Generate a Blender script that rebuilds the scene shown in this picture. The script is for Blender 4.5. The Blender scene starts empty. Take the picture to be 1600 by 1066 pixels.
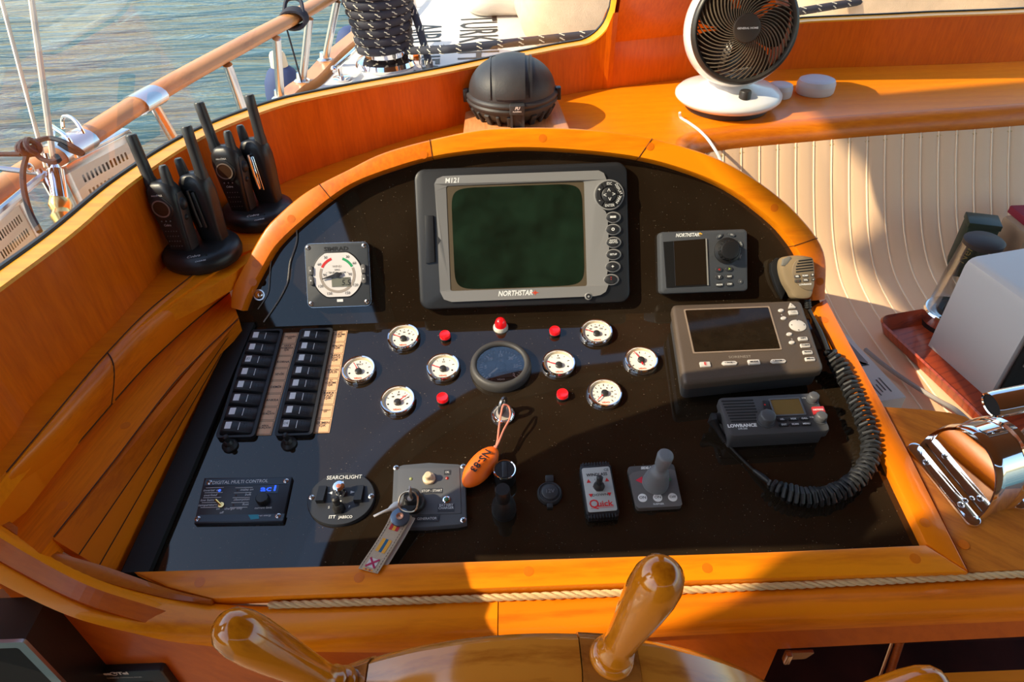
import bpy, bmesh, math, random
from math import radians, degrees, sin, cos, pi, tan, atan2, sqrt, hypot
from mathutils import Vector, Matrix, noise
from mathutils.geometry import tessellate_polygon
random.seed(7)
scene = bpy.context.scene
COL = scene.collection
V = Vector

# ------------------------------------------------------------------ camera, sky, sun, exposure
CZ = 1.70                                   # eye height above the cabin sole
EYE = V((0, 0, CZ))
FOC = 1067.0                                # focal length in pixels of the 1600 px frame (24 mm lens)
PITCH, ROLL = radians(39), radians(2.1)
_F = V((0, cos(PITCH), -sin(PITCH)))
_R0 = V((1, 0, 0)); _U0 = _R0.cross(_F)
_R = _R0 * cos(ROLL) - _U0 * sin(ROLL)
_U = _U0 * cos(ROLL) + _R0 * sin(ROLL)
cam_d = bpy.data.cameras.new('camera'); cam_d.sensor_width = 36; cam_d.lens = 36 * FOC / 1600
cam_d.clip_start = 0.01; cam_d.clip_end = 500
cam = bpy.data.objects.new('camera', cam_d); COL.objects.link(cam)
cam.matrix_world = Matrix.Translation(EYE) @ Matrix((_R, _U, -_F)).transposed().to_4x4()
scene.camera = cam

SUN_DIR = V((1, 0.25, -0.87)).normalized()  # the way the light travels
world = bpy.data.worlds.new('sky'); scene.world = world; world.use_nodes = True
wn = world.node_tree.nodes; wl = world.node_tree.links
sky = wn.new('ShaderNodeTexSky'); sky.sky_type = 'NISHITA'; sky.sun_disc = False
sky.sun_elevation = math.asin(-SUN_DIR.z); sky.sun_rotation = radians(262); sky.altitude = 0
sky.air_density = 1.6; sky.dust_density = 1.5; sky.ozone_density = 1.5
tint = wn.new('ShaderNodeMixRGB'); tint.blend_type = 'MULTIPLY'; tint.inputs[0].default_value = 1; tint.inputs[2].default_value = (.86, .93, 1.01, 1)
wl.new(sky.outputs[0], tint.inputs[1]); wl.new(tint.outputs[0], wn['Background'].inputs[0]); wn['Background'].inputs[1].default_value = 0.37
sun_d = bpy.data.lights.new('sun', 'SUN'); sun_d.energy = 7.0; sun_d.angle = radians(0.32); sun_d.color = (1, 0.84, 0.58)
sun = bpy.data.objects.new('sun', sun_d); COL.objects.link(sun)
sun.rotation_euler = (-SUN_DIR).to_track_quat('Z', 'Y').to_euler()
scene.view_settings.view_transform = 'Standard'; scene.view_settings.look = 'None'
scene.view_settings.gamma = 1; scene.view_settings.use_curve_mapping = False
scene.view_settings.exposure = 0.0

# ------------------------------------------------------------------ planes measured in the photograph
AL, BE = radians(10), radians(55)           # slope of the lower and of the upper instrument panel
class Plane:
    def __init__(s, n, v, c): s.n, s.v, s.c = n, v, c
def ray(px, py): return (_F + _R * ((px - 800) / FOC) + _U * ((533 - py) / FOC)).normalized()
def hit(px, py, pl, h=0.0):
    d = ray(px, py); return EYE + d * ((pl.c + h - pl.n.dot(EYE)) / pl.n.dot(d))
def level(z): return Plane(V((0, 0, 1)), V((0, 1, 0)), CZ + z)
nL = V((0, -sin(AL), cos(AL)))
LOW = Plane(nL, V((0, cos(AL), sin(AL))), -0.842 + nL.dot(EYE))
_fold = hit(800, 497, LOW)
nU = V((0, -sin(BE), cos(BE)))
UPP = Plane(nU, V((0, cos(BE), sin(BE))), nU.dot(_fold))
def hz(px, py, z): return hit(px, py, level(z))

# ------------------------------------------------------------------ materials
MATS = {}
def pbr(name, col, rough=0.5, metal=0.0, spec=0.5, coat=0.0, coat_r=0.05, trans=0.0, ior=1.45, emit=None, es=1.0, bump=0.0, bscale=400, var=0.0, vscale=60, alpha=1):
    if name in MATS: return MATS[name]
    m = bpy.data.materials.new(name); m.use_nodes = True; nt = m.node_tree; b = nt.nodes['Principled BSDF']; I = b.inputs
    I['Base Color'].default_value = (*col, 1); I['Roughness'].default_value = rough; I['Metallic'].default_value = metal
    I['Specular IOR Level'].default_value = spec; I['Coat Weight'].default_value = coat; I['Coat Roughness'].default_value = coat_r
    I['Transmission Weight'].default_value = trans; I['IOR'].default_value = ior
    if emit: I['Emission Color'].default_value = (*emit, 1); I['Emission Strength'].default_value = es
    tc = None
    if var or bump:
        tc = nt.nodes.new('ShaderNodeTexCoord')
    if var:
        n = nt.nodes.new('ShaderNodeTexNoise'); n.inputs['Scale'].default_value = vscale; n.inputs['Detail'].default_value = 5
        nt.links.new(tc.outputs['Object'], n.inputs['Vector'])
        r = nt.nodes.new('ShaderNodeMapRange'); r.inputs['From Min'].default_value = .3; r.inputs['From Max'].default_value = .7
        r.inputs['To Min'].default_value = 1 - var; r.inputs['To Max'].default_value = 1 + var
        nt.links.new(n.outputs['Fac'], r.inputs['Value'])
        x = nt.nodes.new('ShaderNodeVectorMath'); x.operation = 'SCALE'; x.inputs[0].default_value = col
        nt.links.new(r.outputs[0], x.inputs['Scale']); nt.links.new(x.outputs[0], I['Base Color'])
    if bump:
        n = nt.nodes.new('ShaderNodeTexNoise'); n.inputs['Scale'].default_value = bscale; n.inputs['Detail'].default_value = 2
        nt.links.new(tc.outputs['Object'], n.inputs['Vector'])
        bp = nt.nodes.new('ShaderNodeBump'); bp.inputs['Strength'].default_value = bump; bp.inputs['Distance'].default_value = .001
        nt.links.new(n.outputs['Fac'], bp.inputs['Height']); nt.links.new(bp.outputs[0], I['Normal'])
    MATS[name] = m; return m
def wood(name, light, dark, grain=(1, 12, 12), rot=(0, 0, 0), rough=.34, coat=.16, figure=1.0, scale=6):
    """varnished timber: stretched noise for the fibre, a distorted wave for the growth rings"""
    if name in MATS: return MATS[name]
    m = bpy.data.materials.new(name); m.use_nodes = True; nt = m.node_tree; N = nt.nodes; K = nt.links; b = N['Principled BSDF']; I = b.inputs
    tc = N.new('ShaderNodeTexCoord'); mp = N.new('ShaderNodeMapping'); mp.inputs['Rotation'].default_value = rot
    K.new(tc.outputs['Object'], mp.inputs['Vector'])
    mp2 = N.new('ShaderNodeMapping'); mp2.inputs['Scale'].default_value = grain; K.new(mp.outputs[0], mp2.inputs['Vector'])
    n1 = N.new('ShaderNodeTexNoise'); n1.inputs['Scale'].default_value = scale * 3.2; n1.inputs['Detail'].default_value = 5; n1.inputs['Roughness'].default_value = .62
    K.new(mp2.outputs[0], n1.inputs['Vector'])
    w = N.new('ShaderNodeTexWave'); w.wave_type = 'BANDS'; w.bands_direction = 'Y'; w.inputs['Scale'].default_value = scale * .16
    w.inputs['Distortion'].default_value = 7; w.inputs['Detail'].default_value = 3; w.inputs['Detail Scale'].default_value = .7
    K.new(mp2.outputs[0], w.inputs['Vector'])
    n2 = N.new('ShaderNodeTexNoise'); n2.inputs['Scale'].default_value = 2.5; K.new(mp.outputs[0], n2.inputs['Vector'])
    a = N.new('ShaderNodeMath'); a.operation = 'MULTIPLY_ADD'; K.new(w.outputs['Fac'], a.inputs[0]); a.inputs[1].default_value = .45 * figure; K.new(n1.outputs['Fac'], a.inputs[2])
    a2 = N.new('ShaderNodeMath'); a2.operation = 'MULTIPLY_ADD'; K.new(n2.outputs['Fac'], a2.inputs[0]); a2.inputs[1].default_value = .5; K.new(a.outputs[0], a2.inputs[2])
    cr = N.new('ShaderNodeValToRGB'); e = cr.color_ramp.elements
    e[0].position = .52; e[0].color = (*dark, 1); e[1].position = 1.15 if False else 1.0; e[1].color = (*light, 1)
    K.new(a2.outputs[0], cr.inputs[0]); K.new(cr.outputs[0], I['Base Color'])
    I['Roughness'].default_value = rough; I['Coat Weight'].default_value = coat; I['Coat Roughness'].default_value = .12; I['Specular IOR Level'].default_value = .3
    bp = N.new('ShaderNodeBump'); bp.inputs['Strength'].default_value = .08; bp.inputs['Distance'].default_value = .001
    K.new(n1.outputs['Fac'], bp.inputs['Height']); K.new(bp.outputs[0], I['Normal'])
    MATS[name] = m; return m

W_ARCH = wood('teak_varnished', (.92, .262, .003), (.68, .150, .002), grain=(.8, 6, 6))
W_SIDE = wood('teak_varnished_lengthwise', (.80, .190, .003), (.55, .105, .002), grain=(8, 1, 8), figure=1.25)
W_COAM = wood('mahogany_coaming', (.76, .148, .002), (.58, .096, .001), grain=(9, 9, 1.2), figure=.35)
W_SILL = wood('sill_sun_tone', (.88, .36, .008), (.74, .25, .005), figure=.4)  # yellower than the coaming: sunlight on the window edge put into the colour
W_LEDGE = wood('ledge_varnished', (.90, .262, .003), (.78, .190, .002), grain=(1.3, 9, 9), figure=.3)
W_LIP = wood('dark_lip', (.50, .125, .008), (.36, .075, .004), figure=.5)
W_FASC = wood('fascia_mahogany', (.58, .100, .002), (.44, .064, .001), grain=(5, 9, 1.6), rot=(0, radians(35), 0), figure=.4)
W_TRAY = wood('tray_rosewood', (.42, .06, .014), (.14, .012, .006), grain=(2, 14, 14), rot=(0, 0, radians(-8)), figure=1.3, scale=9)
W_WHEEL = wood('wheel_varnish', (.60, .20, .020), (.34, .085, .006), grain=(1.6, 9, 3), rough=.12, coat=1, figure=1.0)
W_HANDLE = wood('handle_varnish', (.70, .21, .006), (.40, .095, .002), grain=(6, 6, 1.4), rough=.08, coat=1, figure=.8)
W_RAIL = wood('rail_teak', (.60, .25, .075), (.42, .15, .04), grain=(5, 1, 5))
W_ROOF = pbr('headlining_brown', (.26, .11, .035), .6)
BLACK = pbr('black_plastic', (.012, .012, .013), .38, bump=.12, bscale=900)
BLACK_M = pbr('black_matt', (.010, .010, .010), .7)
GREYP = pbr('charcoal_plastic', (.028, .030, .034), .42, bump=.1, bscale=900)
CHROME = pbr('chrome', (.86, .86, .88), .06, metal=1)
STEEL = pbr('stainless', (.70, .68, .66), .24, metal=1)
BRASS = pbr('brass', (.80, .55, .22), .25, metal=1)
WHITEP = pbr('white_plastic', (.80, .79, .77), .30)
WHITE_T = pbr('white_print', (.78, .78, .76), .5)
BLACK_T = pbr('black_print', (.012, .012, .012), .5)
RED_T = pbr('red_print', (.62, .02, .02), .5)
GREEN_T = pbr('green_print', (.03, .30, .06), .5)
CREAMP = pbr('cream_button', (.72, .68, .58), .4)
RUBBER = pbr('black_rubber', (.016, .016, .017), .45)

# ------------------------------------------------------------------ mesh builder
def rrect(w, h, r, seg=5, cx=0, cy=0):
    r = min(r, w / 2 - 1e-5, h / 2 - 1e-5); P = []
    for (sx, sy, a0) in ((1, -1, -90), (1, 1, 0), (-1, 1, 90), (-1, -1, 180)):
        for k in range(seg + 1):
            a = radians(a0 + 90 * k / seg)
            P.append((cx + sx * (w / 2 - r) + r * cos(a), cy + sy * (h / 2 - r) + r * sin(a)))
    return P
def circ(r, seg=32, cx=0, cy=0, ry=None): return [(cx + r * cos(2 * pi * k / seg), cy + (ry or r) * sin(2 * pi * k / seg)) for k in range(seg)]
def area2(P): return sum(P[i - 1][0] * P[i][1] - P[i][0] * P[i - 1][1] for i in range(len(P)))
def inset(P, d):
    if area2(P) < 0: P = P[::-1]
    n = len(P); out = []
    for i in range(n):
        a, b, c = V(P[i - 1]), V(P[i]), V(P[(i + 1) % n])
        e1 = (b - a).normalized() if (b - a).length > 1e-9 else V((1, 0)); e2 = (c - b).normalized() if (c - b).length > 1e-9 else e1
        n1 = V((-e1.y, e1.x)); n2 = V((-e2.y, e2.x)); m = n1 + n2
        m = m / max(m.length_squared, .2) * 2 if m.length > 1e-6 else n1
        out.append(tuple(b + m * d))
    return out
def catmull(P, n=8, closed=False):
    P = [V(p) for p in P]; out = []; m = len(P)
    rng = range(m) if closed else range(m - 1)
    for i in rng:
        p0 = P[i - 1] if (i > 0 or closed) else P[0] * 2 - P[1]; p1 = P[i]; p2 = P[(i + 1) % m]
        p3 = P[(i + 2) % m] if (i + 2 < m or closed) else p2 * 2 - p1
        for k in range(n):
            t = k / n
            out.append(.5 * ((2 * p1) + (p2 - p0) * t + (2 * p0 - 5 * p1 + 4 * p2 - p3) * t * t + (3 * p1 - p0 - 3 * p2 + p3) * t ** 3))
    if not closed: out.append(P[-1])
    return out
def link(name, me, mat, parent=None, smooth=True, ang=35):
    o = bpy.data.objects.new(name, me); COL.objects.link(o)
    if mat and not me.materials: me.materials.append(mat)
    if parent: o.parent = parent
    return o
class MB:
    def __init__(s, M=None): s.v = []; s.f = []; s.M = M
    def add(s, vs, fs, M=None):
        o = len(s.v); M = M if M is not None else s.M
        s.v += [tuple(M @ V(p)) if M is not None else tuple(p) for p in vs]; s.f += [tuple(i + o for i in f) for f in fs]; return s
    def rings(s, R, cap0=True, cap1=True, closed=True, M=None):
        n = len(R[0]); vs = [p for r in R for p in r]; fs = []
        for j in range(len(R) - 1):
            for i in range(n if closed else n - 1):
                k = (i + 1) % n; fs.append((j * n + i, j * n + k, (j + 1) * n + k, (j + 1) * n + i))
        if cap0: fs.append(tuple(range(n))[::-1])
        if cap1: fs.append(tuple((len(R) - 1) * n + i for i in range(n)))
        return s.add(vs, fs, M)
    def prism(s, P, z0, z1, b=0.0, b0=0.0, M=None, seg=2):
        if area2(P) < 0: P = P[::-1]
        R = []
        if b0: Q = inset(P, b0); R.append([(x, y, z0) for x, y in Q]); R.append([(x, y, z0 + b0) for x, y in P])
        else: R.append([(x, y, z0) for x, y in P])
        if b:
            for k in range(seg + 1):
                a = k / seg * pi / 2; Q = inset(P, b * (1 - cos(a))) if k else P
                R.append([(x, y, z1 - b + b * sin(a)) for x, y in Q])
        else: R.append([(x, y, z1) for x, y in P])
        return s.rings(R, M=M)
    def frame(s, P, Q, z0, z1, M=None):
        """ring between an outer outline P and an inner outline Q with equal counts"""
        n = len(P); R = [[(x, y, z0) for x, y in P], [(x, y, z1) for x, y in P], [(x, y, z1) for x, y in Q], [(x, y, z0) for x, y in Q]]
        vs = [p for r in R for p in r]; fs = []
        for j in range(4):
            for i in range(n):
                k = (i + 1) % n; jj = (j + 1) % 4; fs.append((j * n + i, j * n + k, jj * n + k, jj * n + i))
        return s.add(vs, fs, M)
    def box(s, c, d, b=0.0, M=None):
        x, y, z = c; P = rrect(d[0], d[1], max(b, 1e-4), 2 if b else 1, x, y) if b else [(x - d[0] / 2, y - d[1] / 2), (x + d[0] / 2, y - d[1] / 2), (x + d[0] / 2, y + d[1] / 2), (x - d[0] / 2, y + d[1] / 2)]
        return s.prism(P, z - d[2] / 2, z + d[2] / 2, b * .8, M=M)
    def lathe(s, prof, seg=32, c=(0, 0, 0), M=None, sx=1, sy=1, caps=True):
        R = [[(c[0] + max(r, 1e-5) * sx * cos(2 * pi * k / seg), c[1] + max(r, 1e-5) * sy * sin(2 * pi * k / seg), c[2] + z) for k in range(seg)] for r, z in prof]
        return s.rings(R, caps, caps, M=M)
    def cyl(s, a, b, r, seg=16, r2=None, M=None):
        a = V(a); b = V(b); return s.tube([a, b], [r, r if r2 is None else r2], seg, M=M)
    def tube(s, P, r, seg=8, closed=False, M=None, flat=None):
        P = [V(p) for p in P]; n = len(P); R = []; up = None
        for i in range(n):
            if closed: t = P[(i + 1) % n] - P[i - 1]
            else: t = P[min(i + 1, n - 1)] - P[max(i - 1, 0)]
            t.normalize()
            if up is None: up = t.orthogonal().normalized()
            up = (up - t * up.dot(t)).normalized(); q = t.cross(up); rr = r[i] if isinstance(r, (list, tuple)) else r
            R.append([tuple(P[i] + (up * cos(2 * pi * k / seg) + q * sin(2 * pi * k / seg)) * rr) for k in range(seg)])
        if closed:
            m = len(R); vs = [p for q in R for p in q]; fs = []
            # match the twist of the last ring to the first one
            best = min(range(seg), key=lambda o: sum((V(R[-1][(k + o) % seg]) - V(R[0][k])).length for k in range(seg)))
            for j in range(m):
                for i in range(seg):
                    k = (i + 1) % seg
                    if j < m - 1: fs.append((j * seg + i, j * seg + k, (j + 1) * seg + k, (j + 1) * seg + i))
                    else: fs.append((j * seg + (i + best) % seg, j * seg + (k + best) % seg, k, i))
            return s.add(vs, fs, M)
        return s.rings(R, M=M)
    def sphere(s, c, r, seg=16, sc=(1, 1, 1), M=None, half=False):
        n = seg // 2; pr = []
        for k in range(n + 1):
            a = -pi / 2 + pi * k / n
            if half: a = pi / 2 * k / n
            pr.append((r * cos(a), r * sin(a) * sc[2]))
        return s.lathe(pr, seg, c, M, sc[0], sc[1])
    def build(s, name, mat, parent=None, smooth=True, ang=38, sub=0):
        me = bpy.data.meshes.new(name); me.from_pydata(s.v, [], s.f)
        bm = bmesh.new(); bm.from_mesh(me); bmesh.ops.recalc_face_normals(bm, faces=bm.faces[:])
        if smooth:
            for f in bm.faces: f.smooth = True
            for e in bm.edges:
                if len(e.link_faces) == 2 and e.calc_face_angle(0) > radians(ang): e.smooth = False
        bm.to_mesh(me); bm.free(); me.update()
        o = link(name, me, mat, parent)
        if sub: md = o.modifiers.new('sub', 'SUBSURF'); md.levels = sub; md.render_levels = sub
        return o
def poly(name, P3, mat, parent=None, thick=None):
    """flat polygon of 3-D points, optionally thickened by a vector below it"""
    P3 = [V(p) for p in P3]; m = MB(); n = len(P3)
    if thick is None: m.add(P3, [tuple(range(n))])
    else: m.rings([[tuple(p + V(thick)) for p in P3], [tuple(p) for p in P3]])
    return m.build(name, mat, parent, smooth=False)
def tag(o, label=None, cat=None, group=None, kind=None):
    if label: o['label'] = label
    if cat: o['category'] = cat
    if group: o['group'] = group
    if kind: o['kind'] = kind
    return o
def frame_at(o3, n, v, rot=0.0):
    u = v.cross(n).normalized()
    if rot: R = Matrix.Rotation(rot, 3, n); u = R @ u; v = R @ v
    return Matrix.Translation(o3) @ Matrix((u, v, n)).transposed().to_4x4()
class Dev:
    """a device fixed to a plane: an Empty at its foot, local x right, y up the plane, z off the plane"""
    def __init__(s, name, px, py, pl, label, cat, group=None, h=0.0, rot=0.0, M=None):
        s.M = M if M is not None else frame_at(hit(px, py, pl, h), pl.n, pl.v, rot)
        # slide the foot straight down onto the plane when the pixel was read at height h
        if M is None and h: s.M = Matrix.Translation(-pl.n * h) @ s.M
        s.I = s.M.inverted(); s.e = bpy.data.objects.new(name, None); COL.objects.link(s.e); s.e.empty_display_size = .01
        s.e.matrix_world = s.M; tag(s.e, label, cat, group)
    def L(s, px, py, h=0.0):
        o = s.I @ EYE; d = s.I.to_3x3() @ ray(px, py); t = (h - o.z) / d.z; p = o + d * t; return (p.x, p.y)
    def Ls(s, pts, h=0.0): return [s.L(x, y, h) for x, y in pts]
TXT = {}
def text(parent, body, x, y, z, size, mat, rot=0.0, align='CENTER', bold=0.0, sx=1.0, shear=0.0, name='lettering', M=None, ext=0.0):
    key = (body, align, bold, shear, ext)
    if key not in TXT:
        c = bpy.data.curves.new('t', 'FONT'); c.body = body; c.size = 1; c.align_x = align; c.align_y = 'CENTER'; c.resolution_u = 2
        c.offset = bold; c.shear = shear; c.extrude = ext; c.space_line = .82
        o = bpy.data.objects.new('t', c); TXT[key] = bpy.data.meshes.new_from_object(o); bpy.data.objects.remove(o); bpy.data.curves.remove(c)
    me = TXT[key].copy(); me.materials.clear()
    T = Matrix.Translation((x, y, z)) @ Matrix.Rotation(rot, 4, 'Z') @ Matrix.Diagonal((size * sx, size, size, 1))
    if M is not None: T = M @ T
    me.transform(T); o = link(name, me, mat, parent); return o
def screw(parent, x, y, z, r=.0035, mat=None):
    m = MB(); m.lathe([(r, 0), (r, .0006), (r * .8, .0011), (0, .0013)], 14, (x, y, z)); m.build('screw', mat or STEEL, parent)
def slot(parent, x, y, z, r, a=.4):
    m = MB()
    for k in (0, pi / 2):
        M = Matrix.Translation((x, y, z)) @ Matrix.Rotation(a + k, 4, 'Z'); m.box((0, 0, 0), (r * 1.3, r * .28, .0003), M=M)
    m.build('screw_slot', BLACK_M, parent)
def screw2(parent, x, y, z, r=.0035, mat=None):
    screw(parent, x, y, z, r, mat); slot(parent, x, y, z + .00135, r, random.uniform(.2, 1.2))
def rotz(a): return Matrix.Rotation(a, 4, 'Z')
def TR(x, y, z): return Matrix.Translation((x, y, z))

# ------------------------------------------------------------------ cabin shell
base_px = [(0, 710), (56, 630), (178, 510), (263, 414), (352, 337), (441, 287), (520, 256), (629, 220), (721, 194), (871, 151), (1000, 132), (1200, 110), (1400, 103), (1600, 95)]
bp = [hz(x, y, -.60) for x, y in base_px]
bp = [V((-.70, -.75, CZ - .6)), V((-.672, -.2, CZ - .6)), V((-.645, .25, CZ - .6))] + bp + [V((1.75, 1.90, CZ - .6)), V((2.4, 2.05, CZ - .6))]
CO = catmull(bp, 10)                                   # foot of the coaming round the windscreen
def resample(P, step):
    P = [V(p) for p in P]; out = [P[0].copy()]; acc = 0
    for i in range(1, len(P)):
        a, b = P[i - 1], P[i]; L = (b - a).length
        while acc + L >= step:
            t = (step - acc) / L; a = a.lerp(b, t); out.append(a.copy()); L = (b - a).length; acc = 0
        acc += L
    out.append(P[-1].copy()); return out
CO = resample(CO, .012)
NCO = len(CO)
CN = []                                                # outward normals in plan
for i in range(NCO):
    t = (CO[min(i + 3, NCO - 1)] - CO[max(i - 3, 0)]); t.z = 0; t.normalize(); CN.append(V((-t.y, t.x, 0)))
ROOF_Z = .35
arc = [V((-.60, -1.5, 0)), V((-.60, -.6, 0)), V((-.60, .0, 0)), V((-.60, .45, 0)), V((-.577, .776, 0)), V((-.485, 1.0, 0)), V((-.376, 1.144, 0)), V((-.23, 1.26, 0)), V((-.09, 1.337, 0)), V((.15, 1.385, 0)), V((.43, 1.413, 0)), V((.83, 1.471, 0)), V((1.3, 1.56, 0)), V((2.3, 1.8, 0))]
ARC = resample(catmull(arc, 12), .02)
SILL = -.452                                           # height of the window sill against the eye
def _sl(x):
    K = [(-9, -.452), (-.585, -.452), (-.40, -.460), (-.20, -.478), (.10, -.490), (.55, -.490), (1.1, -.482), (9, -.482)]
    for (a, za), (b, zb) in zip(K, K[1:]):
        if x <= b: return za + (zb - za) * (x - a) / (b - a)
SL = [_sl(p.x) for p in CO]
def slf(s): return SL[int(max(0, min(NCO - 1, s)))]
def near_arc(p): return min(ARC, key=lambda q: (q.x - p.x) ** 2 + (q.y - p.y) ** 2)
RA = [near_arc(p) for p in CO]
# smooth the correspondence between the two curves
for _ in range(12): RA = [RA[0]] + [(RA[i - 1] + RA[i] * 2 + RA[i + 1]) / 4 for i in range(1, NCO - 1)] + [RA[-1]]
def shell(i, z, off):
    """point on the inner skin of the windscreen: upright to the sill, leaning in to the roof edge above it"""
    p = CO[i].copy(); n = CN[i]; S_ = SL[i]
    if z > S_:
        t = (z - S_) / (ROOF_Z - S_); q = RA[i] + n * .03; p = V((p.x, p.y, 0)).lerp(V((q.x, q.y, 0)), t)
    p = p + n * off; p.z = CZ + z; return p
def idx_at(px, py, z):                                 # station on the curve nearest a sight line
    d = ray(px, py)
    def dist(i):
        w = shell(i, z, 0) - EYE; return (w - d * w.dot(d)).length
    return min(range(NCO), key=dist)
i1 = idx_at(990, 20, -.28); i2 = idx_at(1246, 6, -.30)
# opening edge: list of (station, height) from left to right
edge1 = [(i, SL[i]) for i in range(0, i1 - 8)] + [(i1 - 8 + 6 * sin(a), SL[i1] + .075 * (1 - cos(a))) for a in [radians(x) for x in range(9, 90, 9)]] + [(i1 - 2 + 2 * (z - SL[i1]), z) for z in [SL[i1] + .075 + .06 * k for k in range(14)] if z < ROOF_Z] + [(i1, ROOF_Z)]
edge2 = [(i2, ROOF_Z)] + [(i2, z) for z in [ROOF_Z - .08 * k for k in range(1, 9)]] + [(i2 + 6 - 6 * cos(a), SL[i2] + .07 - .07 * sin(a)) for a in [radians(x) for x in range(0, 91, 15)]] + [(i, SL[i]) for i in range(i2 + 8, NCO)]
def shp(s, z, off):
    s = max(0, min(NCO - 1.001, s)); i = int(s); return shell(i, z, off).lerp(shell(min(i + 1, NCO - 1), z, off), s - i)
def top_at(i):
    if i <= i1 - 8: return SL[i]
    if i < i1 - 1:
        u = min(1, (i - (i1 - 8)) / 6.0); return SL[i1] + .075 * (1 - sqrt(max(0, 1 - u * u))) if u < 1 else SL[i1] + .075
    if i <= i2: return ROOF_Z
    if i < i2 + 7: return SL[i2] + .07 - .07 * sqrt(max(0, 1 - ((i2 + 6 - i) / 6.0) ** 2))
    return SL[i]
m = MB()
for i in range(NCO - 1):
    za, zb = top_at(i), top_at(i + 1)
    if i == i1 - 2: za = zb = SL[i1] + .075
    if i == i2: zb = ROOF_Z
    tall = za > 0
    n = 8 if tall else 1
    for k in range(n):
        lv = lambda kk, j: ([-.62, SL[j], -.38, -.26, -.14, 0, .12, .24, .35][kk] if tall else (-.62, (za, zb)[j - i])[kk])
        for off, order in ((0, (0, 1, 2, 3)), (.04, (3, 2, 1, 0))):
            m.add([shell(i, lv(k, i), off), shell(i + 1, lv(k, i + 1), off), shell(i + 1, lv(k + 1, i + 1), off), shell(i, lv(k + 1, i), off)], [order])
wall = m.build('wall_front', W_COAM, ang=60); tag(wall, 'orange varnished wooden coaming curving below the windscreen, with a broad post between the two panes', kind='structure')
def edge_strip(name, E, o0, o1, mat, parent, dz=0.0, lip=.004):
    m = MB(); R = []
    for s, z in E: R.append([shp(s, z + dz, o0), shp(s, z + dz + lip, o0 + .002), shp(s, z + dz + lip, o1), shp(s, z + dz, o1)])
    m.rings(R); return m.build(name, mat, parent)
for E in (edge1, edge2):
    edge_strip('sill', E, -.001, .030, W_SILL, wall)
    edge_strip('rubber_seal', E, .030, .038, RUBBER, wall, lip=.007)
# glass panes: clear, thin, reflecting by angle
def glass_mat(name, tint, refl=1.0):
    m = bpy.data.materials.new(name); m.use_nodes = True; nt = m.node_tree; nt.nodes.clear(); N = nt.nodes
    o = N.new('ShaderNodeOutputMaterial'); t = N.new('ShaderNodeBsdfTransparent'); g = N.new('ShaderNodeBsdfGlossy'); x = N.new('ShaderNodeMixShader'); f = N.new('ShaderNodeFresnel')
    t.inputs[0].default_value = (*tint, 1); g.inputs['Roughness'].default_value = .01; f.inputs[0].default_value = 1.45
    k = N.new('ShaderNodeMath'); k.operation = 'MULTIPLY'; k.inputs[1].default_value = refl; nt.links.new(f.outputs[0], k.inputs[0])
    nt.links.new(k.outputs[0], x.inputs[0]); nt.links.new(t.outputs[0], x.inputs[1]); nt.links.new(g.outputs[0], x.inputs[2]); nt.links.new(x.outputs[0], o.inputs[0]); return m
GLASS = glass_mat('window_glass', (.95, .96, .95), .12)
for nm, a, b, lb in (('window_1', 0, i1, 'large curved windscreen pane on the left, the sea and railing behind it'), ('window_2', i2, NCO - 1, 'second windscreen pane at top right above the ledge, mostly out of frame')):
    m = MB(); R = []
    for i in range(a, b, 2): R.append([shell(i, min(SL[i], top_at(i)) + (ROOF_Z - min(SL[i], top_at(i))) * k / 8, .034) for k in range(9)])
    m.rings(R, False, False, closed=False); tag(m.build(nm, GLASS, ang=80), lb, kind='structure')
# roof slab, with a pale trim round its forward edge
m = MB(); P = [(p.x, p.y) for p in ARC] + [(2.3, -1.5)]
m.rings([[(x, y, CZ + ROOF_Z) for x, y in P], [(x, y, CZ + ROOF_Z + .05) for x, y in P]])
roof = m.build('ceiling', W_ROOF, smooth=False); tag(roof, 'dark brown cabin roof over the helm', kind='structure')
TRIMG = pbr('roof_trim', (.30, .27, .22), .5)
m = MB(); R = []
for i, p in enumerate(ARC):
    t = (ARC[min(i + 1, len(ARC) - 1)] - ARC[max(i - 1, 0)]).normalized(); n = V((-t.y, t.x, 0))
    R.append([(q.x, q.y, CZ + ROOF_Z - .012) for q in (p + n * -.085, p + n * -.035)] + [(q.x, q.y, CZ + ROOF_Z) for q in (p + n * -.035, p + n * -.085)])
m.rings(R); m.build('edge_trim', TRIMG, roof)
# unseen mask added at left, outlined to shape sun and shade on the helm
def shade_mask():
    outer = [(0.17, -0.5), (0.14, -0.215), (0.269, -0.208), (0.283, -0.2), (0.349, -0.205), (0.309, -0.08), (0.274, 0.05), (0.243, 0.15), (0.225, 0.22), (0.245, 0.262), (0.333, 0.275), (0.482, 0.285), (0.503, 0.15), (0.484, -0.04), (0.442, -0.18), (0.405, -0.29), (0.433, -0.42), (0.43999999999999995, -0.5)]
    m = MB(); R = [[(x, y, CZ + z) for y, z in outer] for x in (-.715, -.70)]
    tri = tessellate_polygon([[V((y, z, 0)) for y, z in outer]])
    n = len(outer); vs = R[0] + R[1]; fs = [(i, (i + 1) % n, n + (i + 1) % n, n + i) for i in range(n)] + [tuple(t) for t in tri] + [tuple(n + k for k in t[::-1]) for t in tri]
    m.add(vs, fs); return m.build('shade_mask_left', W_ROOF, smooth=False)
tag(shade_mask(), 'unseen brown mask added left of the cabin to shade the helm', kind='structure')
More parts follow.
